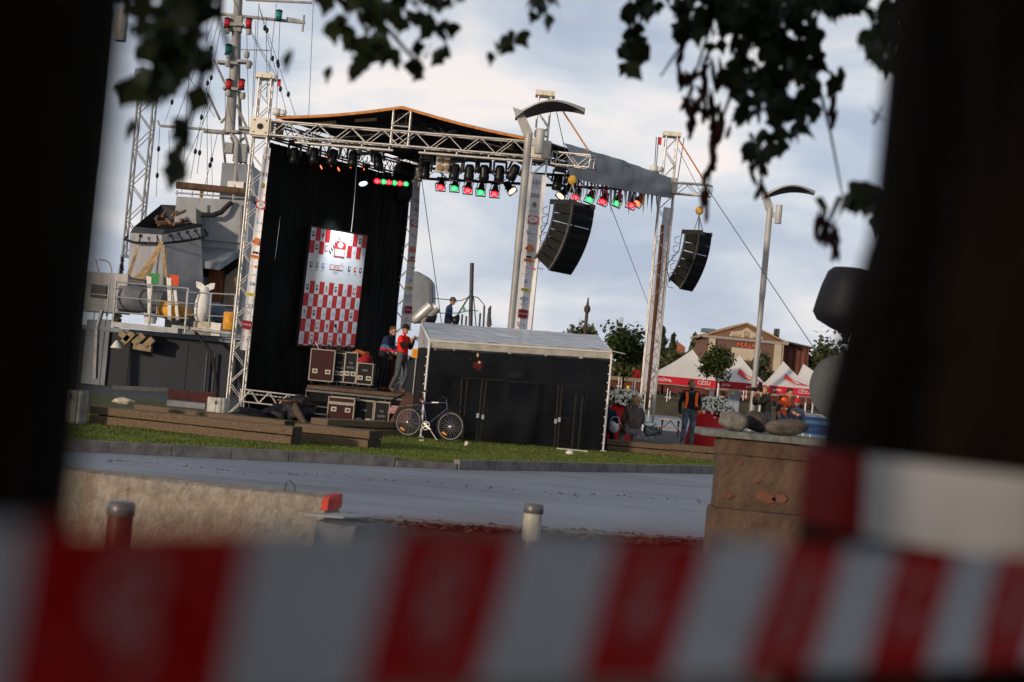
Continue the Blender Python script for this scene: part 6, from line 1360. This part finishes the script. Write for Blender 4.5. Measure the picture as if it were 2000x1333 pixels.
# main mast
MY = 66.5
mg = mat('mast_grey_paint', (.36, .36, .34), .55, 0, .25, 2.5, .2, (1, 1, .4))
b = MB(mg)
b.path([at(448, 262, MY), at(456, 150, MY), at(461, 60, MY), at(466, -20, MY), at(469, -90, MY)], [.22, .18, .16, .14, .12], 12)
b.path([at(470, 262, MY+.8), at(466, 150, MY+.5), at(468, 60, MY+.3), at(472, -20, MY+.2)], [.08, .07, .06, .06], 8)
b.build('mast', SH)
b = MB(mg); b.tube(at(463, 275, MY-.3), at(458, 392, MY-.6), .085); b.path([at(463, 275, MY-.3), at(452, 262, MY-.2)], .08, 8)
for p, q in (((435, 262), (440, 320)), ((478, 262), (496, 330)), ((450, 268), (492, 340)), ((440, 300), (480, 268)), ((470, 262), (470, 320)), ((452, 190), (418, 118)), ((462, 205), (482, 250)), ((405, 182), (430, 235)), ((432, 240), (448, 222))): b.tube(at(*p, MY-.1), at(*q, MY+.3), .05)
b.build('mast_leg', SH)
b = MB(mg); b.tube(at(312, 246, MY), at(400, 253, MY), .055); b.tube(at(398, 256, MY), at(446, 260, MY), .09); b.tube(at(446, 256, MY), at(545, 266, MY), .06); b.tube(at(312, 246, MY), at(308, 236, MY), .04)
b.tube(at(376, 25, MY), at(430, 29, MY), .05); b.tube(at(430, 28, MY), at(596, 45, MY), .065); b.tube(at(480, 0, MY), at(610, 6, MY), .05); b.tube(at(594, 30, MY), at(591, 62, MY), .04); b.tube(at(460, 97, MY), at(526, 99, MY), .02); b.bar(at(560, 37, MY), at(586, 42, MY), .12, .12)
b.build('yard', SH)
for px, py, w_ in ((452, 50, .9), (464, 50, 1.0), (446, 124, 1.6), (478, 122, 1.1), (452, 175, 1.2), (452, 258, 1.2), (480, 252, 1.0)): b = MB(mg); b.box(at(px, py, MY-.1), (w_*.5, .5, .1)); b.build('platform', SH)
b = MB(mg)
for px, py in ((444, 60), (486, 62), (447, 110), (482, 108), (445, 125), (486, 128), (446, 182), (474, 188)): b.lathe([(.09, -.12), (.12, 0), (.09, .14)], at(px, py, MY-.3), n=10)
b.box(at(462, 48, MY), (.42, .4, .6)); b.build('lamp_bracket', SH)
redl = mat('lantern_red', (.40, .015, .02), .25, 0, 0); grnl = mat('lantern_green', (.01, .18, .16), .25, 0, 0)
for px, py, m in ((444, 46, redl), (486, 47, redl), (447, 166, redl), (472, 166, redl), (545, 31, grnl), (446, 98, grnl)):
    b = MB(m); q = at(px, py, MY-.3); b.lathe([(0, -.16), (.12, -.15), (.12, .15), (0, .16)], q, n=14); lo_ = b.build('lantern', SH)
    b = MB(blk); b.lathe([(.13, .15), (.14, .2), (.05, .24)], q, n=12); b.lathe([(.14, -.2), (.13, -.15)], q, n=12); b.build('lantern_guard', lo_)
b = MB(mat('radar_grey', (.30, .31, .32), .5)); b.box(at(470, 300, MY), (.5, .5, .7)); b.box(at(448, 290, MY), (.3, .4, .4)); b.build('radar_housing', SH)
# rigging
b = MB(dsteel); bi = MB(blkp)
RIG = [((430, 30), (373, 245), 2), ((425, 20), (335, 260), 0), ((376, 26), (355, 380), 2), ((404, 0), (405, 380), 0), ((350, 160), (322, 240), 1), ((415, 110), (372, 350), 3), ((430, 60), (395, 245), 1), ((505, 8), (560, 222), 3), ((505, 10), (580, 235), 3), ((506, 8), (495, 210), 0), ((547, 36), (540, 220), 1), ((520, 40), (522, 200), 0), ((612, 8), (603, 225), 0), ((540, 8), (520, 190), 0), ((312, 250), (305, 385), 2), ((412, 255), (415, 370), 1), ((395, 258), (385, 340), 1), ((425, 262), (395, 385), 1), ((283, 16), (420, 230), 0), ((330, 255), (332, 360), 0), ((440, 180), (440, 260), 0), ((482, 60), (486, 250), 0), ((500, 40), (492, 230), 0), ((415, 200), (348, 350), 0), ((455, 0), (530, 140), 0), ((468, 20), (545, 160), 0)]
for p, q, nb in RIG:
    P0, P1 = at(*p, MY-.2), at(*q, MY-.6); b.tube(P0, P1, .011, n=4, caps=False)
    for k in range(nb): c = P0.lerp(P1, (k+.8)/(nb+.6)); bi.ball(c, (.07, .07, .12), n=8)
b.build('rigging', SH); bi.build('insulator', SH)
# railings on deck and gangway
def railing(name, pts, Y, hpx, r=.028, rows=3, m=steel, step=34, root=SH):
    b = MB(m)
    for k in range(rows):
        o = hpx*k/(rows-.0); b.path([at(x, y+o, Y) for x, y in pts], r*.8 if k else r, 6)
    (x0, y0), (x1, y1) = pts[0], pts[-1]; n = max(1, round((x1-x0)/step))
    for i in range(n+1): x = x0+(x1-x0)*i/n; y = y0+(y1-y0)*i/n; b.tube(at(x, y, Y), at(x-hpx*.08, y+hpx, Y), r)
    return b.build(name, root)
GW = thing('gangway', 'galvanised gangway platform with railings beside the ship hull', 'gangway', at(330, 650, 60.6))
b = MB(steel); b.bar(at(222, 634, 60.8), at(352, 647, 60.8), .9, .18); b.build('platform', GW); b = MB(steel); b.bar(at(340, 638, 61), at(455, 652, 61), .9, .1); b.build('platform', GW)
railing('railing', [(227, 551), (368, 564)], 60.4, 88, .035, 3, step=70, root=GW); railing('railing', [(310, 566), (368, 572)], 61.3, 60, .03, 2, step=30, root=GW); railing('railing', [(366, 571), (460, 576)], 60.8, 66, .03, 3, step=40, root=GW); railing('railing', [(160, 552), (213, 558)], 60.8, 60, .03, 3, step=50, root=GW)
b = MB(mat('bracket_tan', (.34, .27, .17), .7, 0, .2, 3))
for p, q in (((236, 650), (252, 664)), ((262, 650), (240, 672)), ((282, 655), (262, 672)), ((300, 662), (283, 678)), ((262, 676), (296, 682))): b.bar(at(*p, 61.2), at(*q, 61.2), .3, .22)
b.build('bracket', GW)
b = MB(wpaint); b.lathe([(.22, -.15), (.12, .02), (.04, .12)], at(228, 672, 60.9), n=12); b.build('lamp_cone', GW)
b = MB(steel); b.bar(at(200, 606, 60.6), at(190, 640, 60.6), .3, .08); b.bar(at(190, 642, 60.6), at(186, 740, 60.6), .35, .1); b.build('gate', GW)
# things standing on the ship's deck
def sign_post(label, px, py, m, Y, w_, h_, pyb, nm='deck_sign'):
    t = thing(nm, label, 'sign', at(px, pyb, Y), 'signs on white posts on the ship deck'); b = MB(m); b.box(at(px, py, Y), (w_, .05, h_)); b.build('panel', t)
    b = MB(wpaint); b.bar(at(px-8, py-4, Y), at(px-9, pyb, Y), .12, .12); b.bar(at(px-13, py-6, Y), at(px-8, pyb, Y), .06, .06); b.build('post', t)
sign_post('green square sign board on a white post on the ship deck', 301, 545, mat('sign_green', (.04, .26, .07), .5), 60.9, .36, .38, 625); sign_post('orange red square sign board on a white post on the ship deck', 340, 548, mat('sign_redorange', (.70, .08, .03), .5), 60.9, .34, .38, 625)
b = MB(wpaint); b.bar(at(342, 565, 60.9), at(347, 626, 60.9), .1, .1); b.build('post', None, 'plain white stub post beside the orange red sign board', 'post')
PV = thing('paravane', 'white torpedo shaped paravane standing upright with tail fins', 'paravane', at(393, 628, 60.9)); q = at(391, 628, 61.0)
b = MB(wpaint); b.lathe([(.14, 0), (.24, .15), (.28, .45), (.27, .7), (.2, 1.0), (.13, 1.15), (.1, 1.25), (0, 1.27)], q, V((.05, 0, 1)), 24); b.build('body', PV)
b = MB(wpaint); c = q+V((.06, 0, 1.15)); 
for s_ in (-1, 1): b.prism([c+V((0, 0, -.12)), c+V((s_*.32, 0, .06)), c+V((s_*.34, 0, .26)), c+V((s_*.18, 0, .24)), c+V((0, 0, .12))], (0, .04, 0))
b.build('tail_fin', PV)
def drum(label, px, py, Y, r, h, m): q = at(px, py, Y); b = MB(m); b.lathe([(0, 0), (r*.9, .01), (r, .05), (r, h*.33), (r*1.03, h*.35), (r, h*.37), (r, h*.66), (r*1.03, h*.68), (r, h*.7), (r, h-.05), (r*.9, h), (0, h)], q, n=24); b.build('drum', None, label, 'drum', 'yellow drums and floats on the deck')
drum('upright yellow drum beside the left truss tower', 447, 646, 60.9, .24, .66, yellow)
b = MB(yellow); b.ball(at(336, 606, 61.6), (.55, .4, .38), n=20); b.ball(at(355, 612, 61.7), (.4, .35, .3), n=16); b.build('float', None, 'yellow float lying behind the railing near the sign posts', 'float')
b = MB(mat('crate_pale', (.55, .48, .38), .8, 0, .2)); b.box(at(400, 640, 61.0), (.75, .4, .42)); b.build('crate', None, 'pale wooden crate behind the paravane', 'crate')
b = MB(wpaint); b.box(at(423, 644, 60.9), (.32, .3, .46)); b.build('box', None, 'small white box beside the yellow drum', 'box')
b = MB(mat('bucket_white', (.6, .6, .58), .6)); b.lathe([(.2, 0), (.26, .35)], at(293, 632, 60.9), n=16); b.build('tub', None, 'pale tub under the green sign board', 'tub')
# forward gun turret and bow fittings right of the stage
TG = MB(mat('turret_grey', (.20, .22, .245), .5, 0, .2, 1.5, .1)); 
pf = [(798, 534), (812, 528), (834, 540), (845, 547), (846, 590), (840, 612), (822, 628), (796, 630)]
TG.prism([at(x, y, 63) for x, y in pf], (0, 2.4, 0)); TG.build('gun_turret', SH, bevel=.18)
b = MB(alu); b.lathe([(.02, 0), (.16, .12), (.2, .5), (.2, .9)], at(806, 630, 62.2), V((.55, 0, .6)), 16); b.lathe([(.02, 0), (.16, .12), (.2, .5), (.2, .9)], at(818, 632, 62.3), V((.55, 0, .6)), 16); b.build('searchlight', SH)
b = MB(dsteel); 
b.path([at(845, 583, 62.5), at(900, 588, 62.5), at(921, 578, 62.5), at(934, 582, 62.5), at(946, 596, 62.5)], .018, 5)
b.path([at(845, 607, 62.5), at(860, 612, 62.5), at(893, 612, 62.5), at(921, 606, 62.5), at(934, 608, 62.5)], .018, 5)
b.tube(at(922, 514, 62.5), at(919, 640, 62.5), .075); b.tube(at(925, 580, 62.5), at(930, 640, 62.5), .02); b.tube(at(917, 578, 62.5), at(890, 622, 62.5), .03)
for px, py in ((938, 612), (946, 597), (957, 600), (911, 618), (903, 614), (955, 602), (958, 598)): b.tube(at(px, py, 62.5), at(px-2, 645, 62.5), .035)
b.build('bow_fitting', SH)
b = MB(steel); b.prism([at(952, 612, 63), at(957, 600, 63), at(961, 636, 63), at(950, 636, 63)], (0, .3, 0)); b.build('bow_plate', SH)
b = MB(blkp); b.ball(at(840, 622, 62.3), (.3, .2, .22), n=10, bumpy=.5); b.ball(at(891, 626, 62.4), (.15, .12, .2), n=10, bumpy=.5); b.build('deck_gear', SH)
b = MB(inkg); b.bar(at(904, 600, 62.3), at(908, 607, 62.3), .2, .1); b.build('green_flag', SH)
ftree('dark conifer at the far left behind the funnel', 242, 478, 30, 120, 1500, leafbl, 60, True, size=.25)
for px, lb in ((192, 'distant thin lamp post left of the ship house'), (218, 'distant curved lamp post above the ship house')):
    t = thing('far_lamp_post', lb, 'street lamp', at(px, 540, 130), 'distant lamp posts behind the ship'); b = MB(steel); q = at(px, 528, 130); w_ = 1 if px > 200 else .3; b.path([(q.x, 130, .3), q, at(px-4, 515, 130), at(px-12*w_, 509, 130), at(px-24*w_, 507, 130)], .06, 6); b.build('pole', t)

# ============================================================ PEOPLE
def body(J, rs, segs, mats, head, hands, name, parent, fingers=True):
    me = bpy.data.meshes.new('sk'); bm = bmesh.new(); sl = bm.verts.layers.skin.verify(); vv = {}
    for k, p in J.items():
        if k in rs: v = bm.verts.new(p); r = rs[k]; v[sl].radius = r if isinstance(r, tuple) else (r, r); v[sl].use_root = (k == 'pelvis'); vv[k] = v
    for a, c, m in segs: bm.edges.new((vv[a], vv[c]))
    bm.to_mesh(me); bm.free(); o = bpy.data.objects.new('sk', me); COL.objects.link(o)
    o.modifiers.new('s', 'SKIN'); ss = o.modifiers.new('u', 'SUBSURF'); ss.levels = 2; ss.render_levels = 2
    ev = bpy.data.meshes.new_from_object(o.evaluated_get(bpy.context.evaluated_depsgraph_get())); b = MB()
    pts = [v.co.copy() for v in ev.vertices]; bym = {}
    for p in ev.polygons:
        c = sum((pts[i] for i in p.vertices), V())/len(p.vertices); best = None; bd = 9
        for a, e, m in segs:
            pa, pe = V(J[a]), V(J[e]); d = pe-pa; t = max(0, min(1, (c-pa).dot(d)/d.length_squared)); dist = (c-(pa+d*t)).length/max(.03, (rs[a][0] if isinstance(rs[a], tuple) else rs[a]))
            if dist < bd: bd = dist; best = m
        mt = mats[best]; mt = mt(c) if callable(mt) else mt; bym.setdefault(mt, []).append(tuple(p.vertices))
    k = len(b.v); b.v += pts
    for m, fs in bym.items():
        b.mats.append(m); i = len(b.mats)-1
        for f in fs: b.f.append(f); b.m.append(i); b.sm.append(True)
    bpy.data.objects.remove(o); bpy.data.meshes.remove(me); bpy.data.meshes.remove(ev)
    # head with face
    hc, hy, hp = head; R = Matrix.Rotation(hy, 3, 'Z') @ Matrix.Rotation(hp, 3, 'X'); sk = mats['skin']; hc = V(hc)
    b.ball(hc, (.074, .092, .112), sk, 16, R); b.ball(hc+R @ V((0, -.055, -.06)), (.048, .045, .055), sk, 12, R)
    b.lathe([(.008, .035), (.017, 0), (.012, -.008), (0, -.01)], hc+R @ V((0, -.095, -.02)), R @ V((0, .25, 1)), 8, sk)
    for s_ in (-1, 1):
        b.ball(hc+R @ V((s_*.076, .005, -.01)), (.012, .022, .032), sk, 8, R); b.ball(hc+R @ V((s_*.03, -.083, .012)), (.013, .01, .008), ink, 8, R); b.ball(hc+R @ V((s_*.03, -.086, .03)), (.02, .008, .005), mats['hair'], 8, R)
    b.ball(hc+R @ V((0, -.092, -.058)), (.024, .008, .006), mat('lips', (.35, .12, .1), .6), 8, R)
    for (w_, d) in hands:
        w_ = V(w_); d = V(d).normalized(); a, c = frame(d); b.ball(w_+d*.045, (.04, .04, .045), sk, 10)
        for i in range(4): q = w_+d*.07+a*((i-1.5)*.019); l_ = (.07, .078, .074, .058)[i]; b.path([q, q+d*l_*.5+c*.008, q+d*l_*.85+c*.028], [.0095, .009, .007], 6, sk)
        q = w_+d*.03+a*.035; b.path([q, q+d*.03+a*.022+c*.01, q+d*.055+a*.024+c*.025], [.012, .011, .008], 6, sk)
    ob = b.build(name, parent); return ob, R, hc
STD = dict(pelvis=(0, 0, .96), waist=(0, 0, 1.10), chest=(0, 0, 1.30), neck=(0, .005, 1.45), head=(0, 0, 1.56),
    shR=(.175, .0, 1.405), elR=(.225, .03, 1.12), wrR=(.235, -.05, .88), shL=(-.175, 0, 1.405), elL=(-.225, .03, 1.12), wrL=(-.235, -.05, .88),
    hipR=(.095, 0, .90), knR=(.11, -.02, .50), anR=(.12, .02, .09), toR=(.135, -.15, .045), hipL=(-.095, 0, .90), knL=(-.11, -.02, .50), anL=(-.12, .02, .09), toL=(-.135, -.15, .045))
RS_ = dict(pelvis=(.15, .105), waist=(.145, .10), chest=(.17, .115), neck=.058, head=.05, shR=.068, elR=.05, wrR=.034, shL=.068, elL=.05, wrL=.034, hipR=.092, knR=.066, anR=.05, toR=.042, hipL=.092, knL=.066, anL=.05, toL=.042)
SEG = [('pelvis', 'waist', 'top'), ('waist', 'chest', 'top'), ('chest', 'neck', 'top'), ('neck', 'head', 'skin'), ('chest', 'shR', 'top'), ('shR', 'elR', 'arm'), ('elR', 'wrR', 'fore'), ('chest', 'shL', 'top'), ('shL', 'elL', 'arm'), ('elL', 'wrL', 'fore'), ('pelvis', 'hipR', 'leg'), ('hipR', 'knR', 'leg'), ('knR', 'anR', 'leg'), ('anR', 'toR', 'shoe'), ('pelvis', 'hipL', 'leg'), ('hipL', 'knL', 'leg'), ('knL', 'anL', 'leg'), ('anL', 'toL', 'shoe')]
def cloth(n, c, v=.15): return mat('cloth_'+n, c, .9, 0, v, 9, .5, bscale=14)
def person(label, loc, yaw, over={}, mats={}, head=None, hyaw=0, hpitch=0, sc=1.0, hair='short', bulk=1.08, extra=None, cap=None):
    J = dict(STD); J.update(over); rs = {k: (tuple(x*bulk for x in r) if isinstance(r, tuple) else r*bulk) for k, r in RS_.items()}; rs['neck'] = .055; rs['head'] = .048
    M_ = dict(top=cloth('black', (.018, .018, .022)), arm=None, fore=None, leg=cloth('jeans', (.09, .11, .15), .25), shoe=cloth('brown_shoe', (.16, .07, .04)), skin=skin, hair=cloth('brown_hair', (.10, .055, .03))); M_.update(mats)
    M_['arm'] = M_['arm'] or M_['top']; M_['fore'] = M_['fore'] or M_['arm']
    t = thing('person', label, 'person', (0, 0, 0))
    hc = head or (V(J['head'])+V((0, -.015, .075)))
    def hd(w_, e): return (J[w_], V(J[w_])-V(J[e]))
    ob, R, hc = body(J, rs, SEG, M_, (hc, hyaw, hpitch), [hd('wrR', 'elR'), hd('wrL', 'elL')], 'body', t)
    hm = M_['hair']; b = MB(hm)
    if hair == 'short':
        b.ball(hc+R @ V((0, .012, .022)), (.082, .098, .104), None, 18, R, .12, 3); vs = b.v
        for v in vs:
            q = R.transposed() @ (v-hc)
            if q.y < .0 and q.z < .05: v += R @ V((0, -q.y+.002, .0))
            if q.z < -.035: v += R @ V((-q.x*.35, -q.y*.3, -.035-q.z))
    else:
        b.ball(hc+R @ V((0, .02, .02)), (.115, .115, .125), None, 20, R, .5, 3); b.ball(hc+R @ V((0, .03, -.06)), (.11, .09, .10), None, 16, R, .6, 8)
    if hair: b.build('hair', t)
    if cap:
        b = MB(cap); b.lathe([(.088, -.01), (.09, .03), (.075, .075), (.04, .1), (0, .108)], hc+R @ V((0, .005, .03)), R @ V((0, 0, 1)), 20, sc=(1, 1.1)); b.prism([hc+R @ V(p) for p in ((-.07, -.07, .03), (-.055, -.15, .02), (0, -.17, .018), (.055, -.15, .02), (.07, -.07, .03))], R @ V((0, 0, .012))); b.build('cap', t)
    if extra: extra(t, J, hc, R)
    place(t, loc, (0, 0, yaw), sc); return t
RD = cloth('red_vest', (.85, .022, .012), .08); NV = cloth('navy', (.02, .03, .08)); BLU = cloth('blue_jacket', (.03, .06, .15)); OR = mat('hi_vis_orange', (1.0, .13, .015), .6, 0, .05)
blackc = cloth('black', (.018, .018, .022)); greyj = cloth('grey_jacket', (.14, .115, .105), .25)
# man in the red vest : steps to the right, hand at his mouth
ft = at(779, 769, 43.2)
def x1(t, J, hc, R):
    b = MB(RD); b.lathe([(.075, 0), (.085, .06), (.08, .07)], (0, 0, 1.40), V((.0, -.08, 1)), 16); b.build('collar', t)
    b = MB(blkp); w_ = V(J['wrR']); b.tube(w_+V((-.02, -.10, -.02)), w_+V((-.02, -.11, .10)), .012); b.build('microphone', t)
person('person in a red vest and jeans holding a hand to the mouth on stage', (ft.x, 43.2, DZ), rad(62), dict(shR=(.18, -.01, 1.40), elR=(.20, -.10, 1.14), wrR=(.10, -.24, 1.37), elL=(-.20, -.12, 1.14), wrL=(-.06, -.24, 1.34), knR=(.11, -.10, .52), anR=(.12, .04, .10), toR=(.13, -.12, .045), anL=(-.12, .20, .10), toL=(-.13, .04, .05), knL=(-.11, .02, .52), chest=(0, -.01, 1.29)), dict(top=RD, arm=blackc, leg=cloth('grey_jeans', (.10, .105, .12), .3)), sc=1.0, hyaw=0, hpitch=.25, cap=cloth('black_cap', (.02, .015, .015)), extra=x1)
def band(c): return cloth('white_band', (.6, .6, .6)) if c.z < 1.04 else cloth('red_band', (.6, .02, .03)) if c.z < 1.10 else cloth('sky_band', (.08, .16, .34)) if c.z < 1.20 else NV
ft = at(742, 768, 44.2)
person('person in a navy jacket with blue red and white bands leaning over the cases', (ft.x, 44.35, DZ), rad(70), dict(chest=(0, -.08, 1.28), neck=(0, -.13, 1.42), head=(0, -.18, 1.51), shR=(.17, -.10, 1.38), shL=(-.17, -.10, 1.38), elR=(.23, -.18, 1.12), wrR=(.18, -.38, 1.03), elL=(-.23, -.18, 1.12), wrL=(-.18, -.38, 1.03)), dict(top=band, arm=band, leg=cloth('dark_trousers', (.02, .02, .025))), hpitch=.35, sc=1.0)
ft = at(874, 676, 64)
hh_ = at(880, 578, 63.5)
person('person in a blue jacket and cap standing on the ship bow', (at(874, 640, 63.5).x, 63.5, hh_.z-2.08), rad(100), dict(elR=(.22, -.02, 1.12), wrR=(.12, -.20, 1.02), elL=(-.22, -.02, 1.12), wrL=(-.1, -.20, 1.02), neck=(0, -.03, 1.45), head=(0, -.07, 1.54)), dict(top=BLU, leg=cloth('grey_trousers', (.12, .12, .13))), hpitch=.3, cap=cloth('olive_cap', (.10, .09, .06)), bulk=1.25, sc=1.17)
# seated woman, back to the camera
SEAT = dict(pelvis=(0, .02, .10), waist=(0, .0, .24), chest=(0, -.04, .45), neck=(0, -.05, .60), head=(0, -.06, .70), shR=(.17, -.04, .55), shL=(-.17, -.04, .55), elR=(.24, -.08, .30), wrR=(.16, -.32, .22), elL=(-.24, -.08, .30), wrL=(-.16, -.32, .22), hipR=(.10, -.05, .08), hipL=(-.10, -.05, .08), knR=(.14, -.45, .10), knL=(-.14, -.45, .10), anR=(.14, -.48, -.32), anL=(-.14, -.48, -.32), toR=(.14, -.62, -.36), toL=(-.14, -.62, -.36))
SEATZ = .56
q = at(1236, 850, 40.8)
person('seated person with curly blond hair and a brown grey jacket seen from behind', (q.x, 40.85, SEATZ-.02), rad(190), SEAT, dict(top=greyj, leg=cloth('pale_trousers', (.30, .28, .30)), hair=cloth('blond_curls', (.48, .33, .17), .35)), hair='curly', bulk=1.28, sc=1.03, hyaw=.3)
q = at(1190, 840, 41.2)
person('person in dark blue sitting at the corner of the grey tent', (q.x-.05, 41.3, SEATZ-.06), rad(175), SEAT, dict(top=NV, leg=blackc), bulk=1.2, sc=.9)
def bag(label, px, py, Y, m, r, seed, handle=True):
    q = at(px, py, Y); t = thing('bag', label, 'bag', (q.x, Y, q.z-r[2])); b = MB(m); b.ball(q, r, n=16, bumpy=.5, seed=seed); b.build('body', t)
    if handle: b = MB(m); b.path([q+V((-.1, 0, r[2]*.6)), q+V((-.06, 0, r[2]+.12)), q+V((.08, 0, r[2]+.13)), q+V((.14, 0, r[2]*.6))], .012, 6); b.build('handle', t)
bag('white plastic bag on the bench beside the seated woman', 1199, 835, 40.6, mat('bag_white', (.62, .63, .66), .4, 0, .1), (.12, .09, .12), 2)
bag('dark bag with pale blue top right of the seated woman', 1271, 842, 40.9, mat('bag_dark', (.04, .05, .07), .6, 0, .3), (.18, .12, .12), 6, False)
b = MB(mat('cloth_pale_blue', (.30, .42, .52), .8, 0, .3, 8)); q = at(1268, 829, 40.9); b.ball(q, (.15, .1, .055), n=14, bumpy=.6, seed=4); b.build('folded_cloth', None, 'pale blue cloth lying on the dark bag', 'cloth')
# standing man with orange striped jacket
def strip_extra(t, J, hc, R):
    for s_ in (-1, 1):
        b = MB(OR); vs = []
        for k in range(9):
            u = k/8; z = 1.43-.42*u; x = s_*(.135-.02*math.sin(u*3.1)+(.03*u if s_ < 0 else 0)); y = -(.075+.055*math.sin(min(1, u*1.6)*1.57)); vs += [(x-.036, y-.022, z), (x+.036, y-.022, z)]
        b.add(vs, [(2*k, 2*k+1, 2*k+3, 2*k+2) for k in range(8)], None, True); b.add([(x, y+.012, z) for x, y, z in vs], [(2*k+2, 2*k+3, 2*k+1, 2*k) for k in range(8)], None, True); b.build('vest_panel', t)
    b = MB(mat('hood_grey', (.10, .10, .11), .9)); b.lathe([(.08, 0), (.10, .03), (.07, .08)], (0, .01, 1.40), n=16, sc=(1.1, 1)); b.build('hood', t)
    b = MB(blkp); b.box((.16, -.20, 1.03), (.13, .08, .09)); b.lathe([(.035, 0), (.038, .08), (0, .08)], (.16, -.24, 1.03), V((0, -1, -.2)), 12); b.build('camera', t)
    b = MB(OR); b.ball((.25, -.04, .98), (.07, .06, .09), n=10, bumpy=.4); b.build('orange_cloth', t)
q = at(1347, 880, 42.9); hz_ = at(1352, 741, 42.9).z
person('standing person in a black jacket with orange panels and jeans holding a camera', (q.x-.09, 42.9, RZ), rad(8), dict(elR=(.26, .0, 1.12), wrR=(.20, -.18, 1.00), elL=(-.27, .02, 1.10), wrL=(-.24, -.02, .84)), dict(top=blackc, leg=cloth('faded_jeans', (.16, .19, .24), .4), hair=cloth('light_brown_hair', (.20, .12, .06))), hyaw=rad(60), sc=(hz_-RZ)/1.76, bulk=1.12, extra=strip_extra)
# photographer
def photo_extra(t, J, hc, R):
    c = hc+R @ V((0, -.15, -.0)); b = MB(blkp); b.box(c, (.15, .08, .12), R=R); b.lathe([(.045, 0), (.05, .16), (.055, .2), (0, .2)], c+R @ V((0, -.03, 0)), R @ V((0, -1, 0)), 14); b.box(c+R @ V((0, 0, .13)), (.07, .09, .14), R=R); b.build('camera', t)
q = at(1497, 752, 45.6); PZ = q.z-1.78
person('person with ginger hair in a dark jacket photographing to the left', (q.x+.05, 45.6, RZ), rad(-78), dict(shR=(.17, -.04, 1.41), shL=(-.17, -.04, 1.41), elR=(.18, -.28, 1.24), wrR=(.07, -.26, 1.50), elL=(-.16, -.30, 1.22), wrL=(-.06, -.34, 1.46), neck=(0, -.03, 1.45), head=(0, -.06, 1.55)), dict(top=cloth('dark_jacket', (.03, .028, .024)), fore=cloth('olive_sleeve', (.09, .08, .05)), hair=cloth('ginger_hair', (.30, .12, .05))), sc=(q.z-RZ)/1.77, extra=photo_extra, bulk=1.15)
def vest8(t, J, hc, R):
    b = MB(mat('reflective_band', (.55, .58, .55), .4)); b.lathe([(.195, 0), (.195, .05)], (0, -.02, 1.14), n=24, sc=(1, .75)); b.build('reflective_band', t)
    b = MB(blk); b.path([(-.17, -.11, 1.42), (.0, -.16, 1.22), (.18, -.12, 1.0)], .018, 6); b.build('camera_strap', t)
q = at(1539, 757, 46.4)
person('person in an orange safety vest bending toward the right behind the boulder', (q.x-.12, 46.4, RZ), rad(60), dict(chest=(0, -.07, 1.28), neck=(0, -.12, 1.43), head=(0, -.17, 1.52), shR=(.17, -.09, 1.39), shL=(-.17, -.09, 1.39), elR=(.22, -.14, 1.12), wrR=(.16, -.36, 1.05)), dict(top=OR, arm=cloth('plum_shirt', (.08, .045, .06)), fore=skin, hair=cloth('dark_hair', (.05, .03, .02))), hpitch=.4, sc=(q.z-RZ)/1.73, extra=vest8, bulk=1.18)
q = at(1560, 780, 49)
person('person in a red cap and grey sweater sitting beside the striped counter', (q.x, 49, q.z-.88), rad(-30), SEAT, dict(top=cloth('grey_blue_sweater', (.10, .12, .18)), leg=blackc), sc=1.0, cap=cloth('red_cap', (.60, .02, .02)))
q = at(1412, 766, 52)
person('dark haired person seated far behind the white flowers', (q.x, 52, q.z-.86), rad(170), SEAT, dict(top=blackc, leg=blackc, hair=cloth('black_hair', (.015, .015, .02))), sc=1.0)
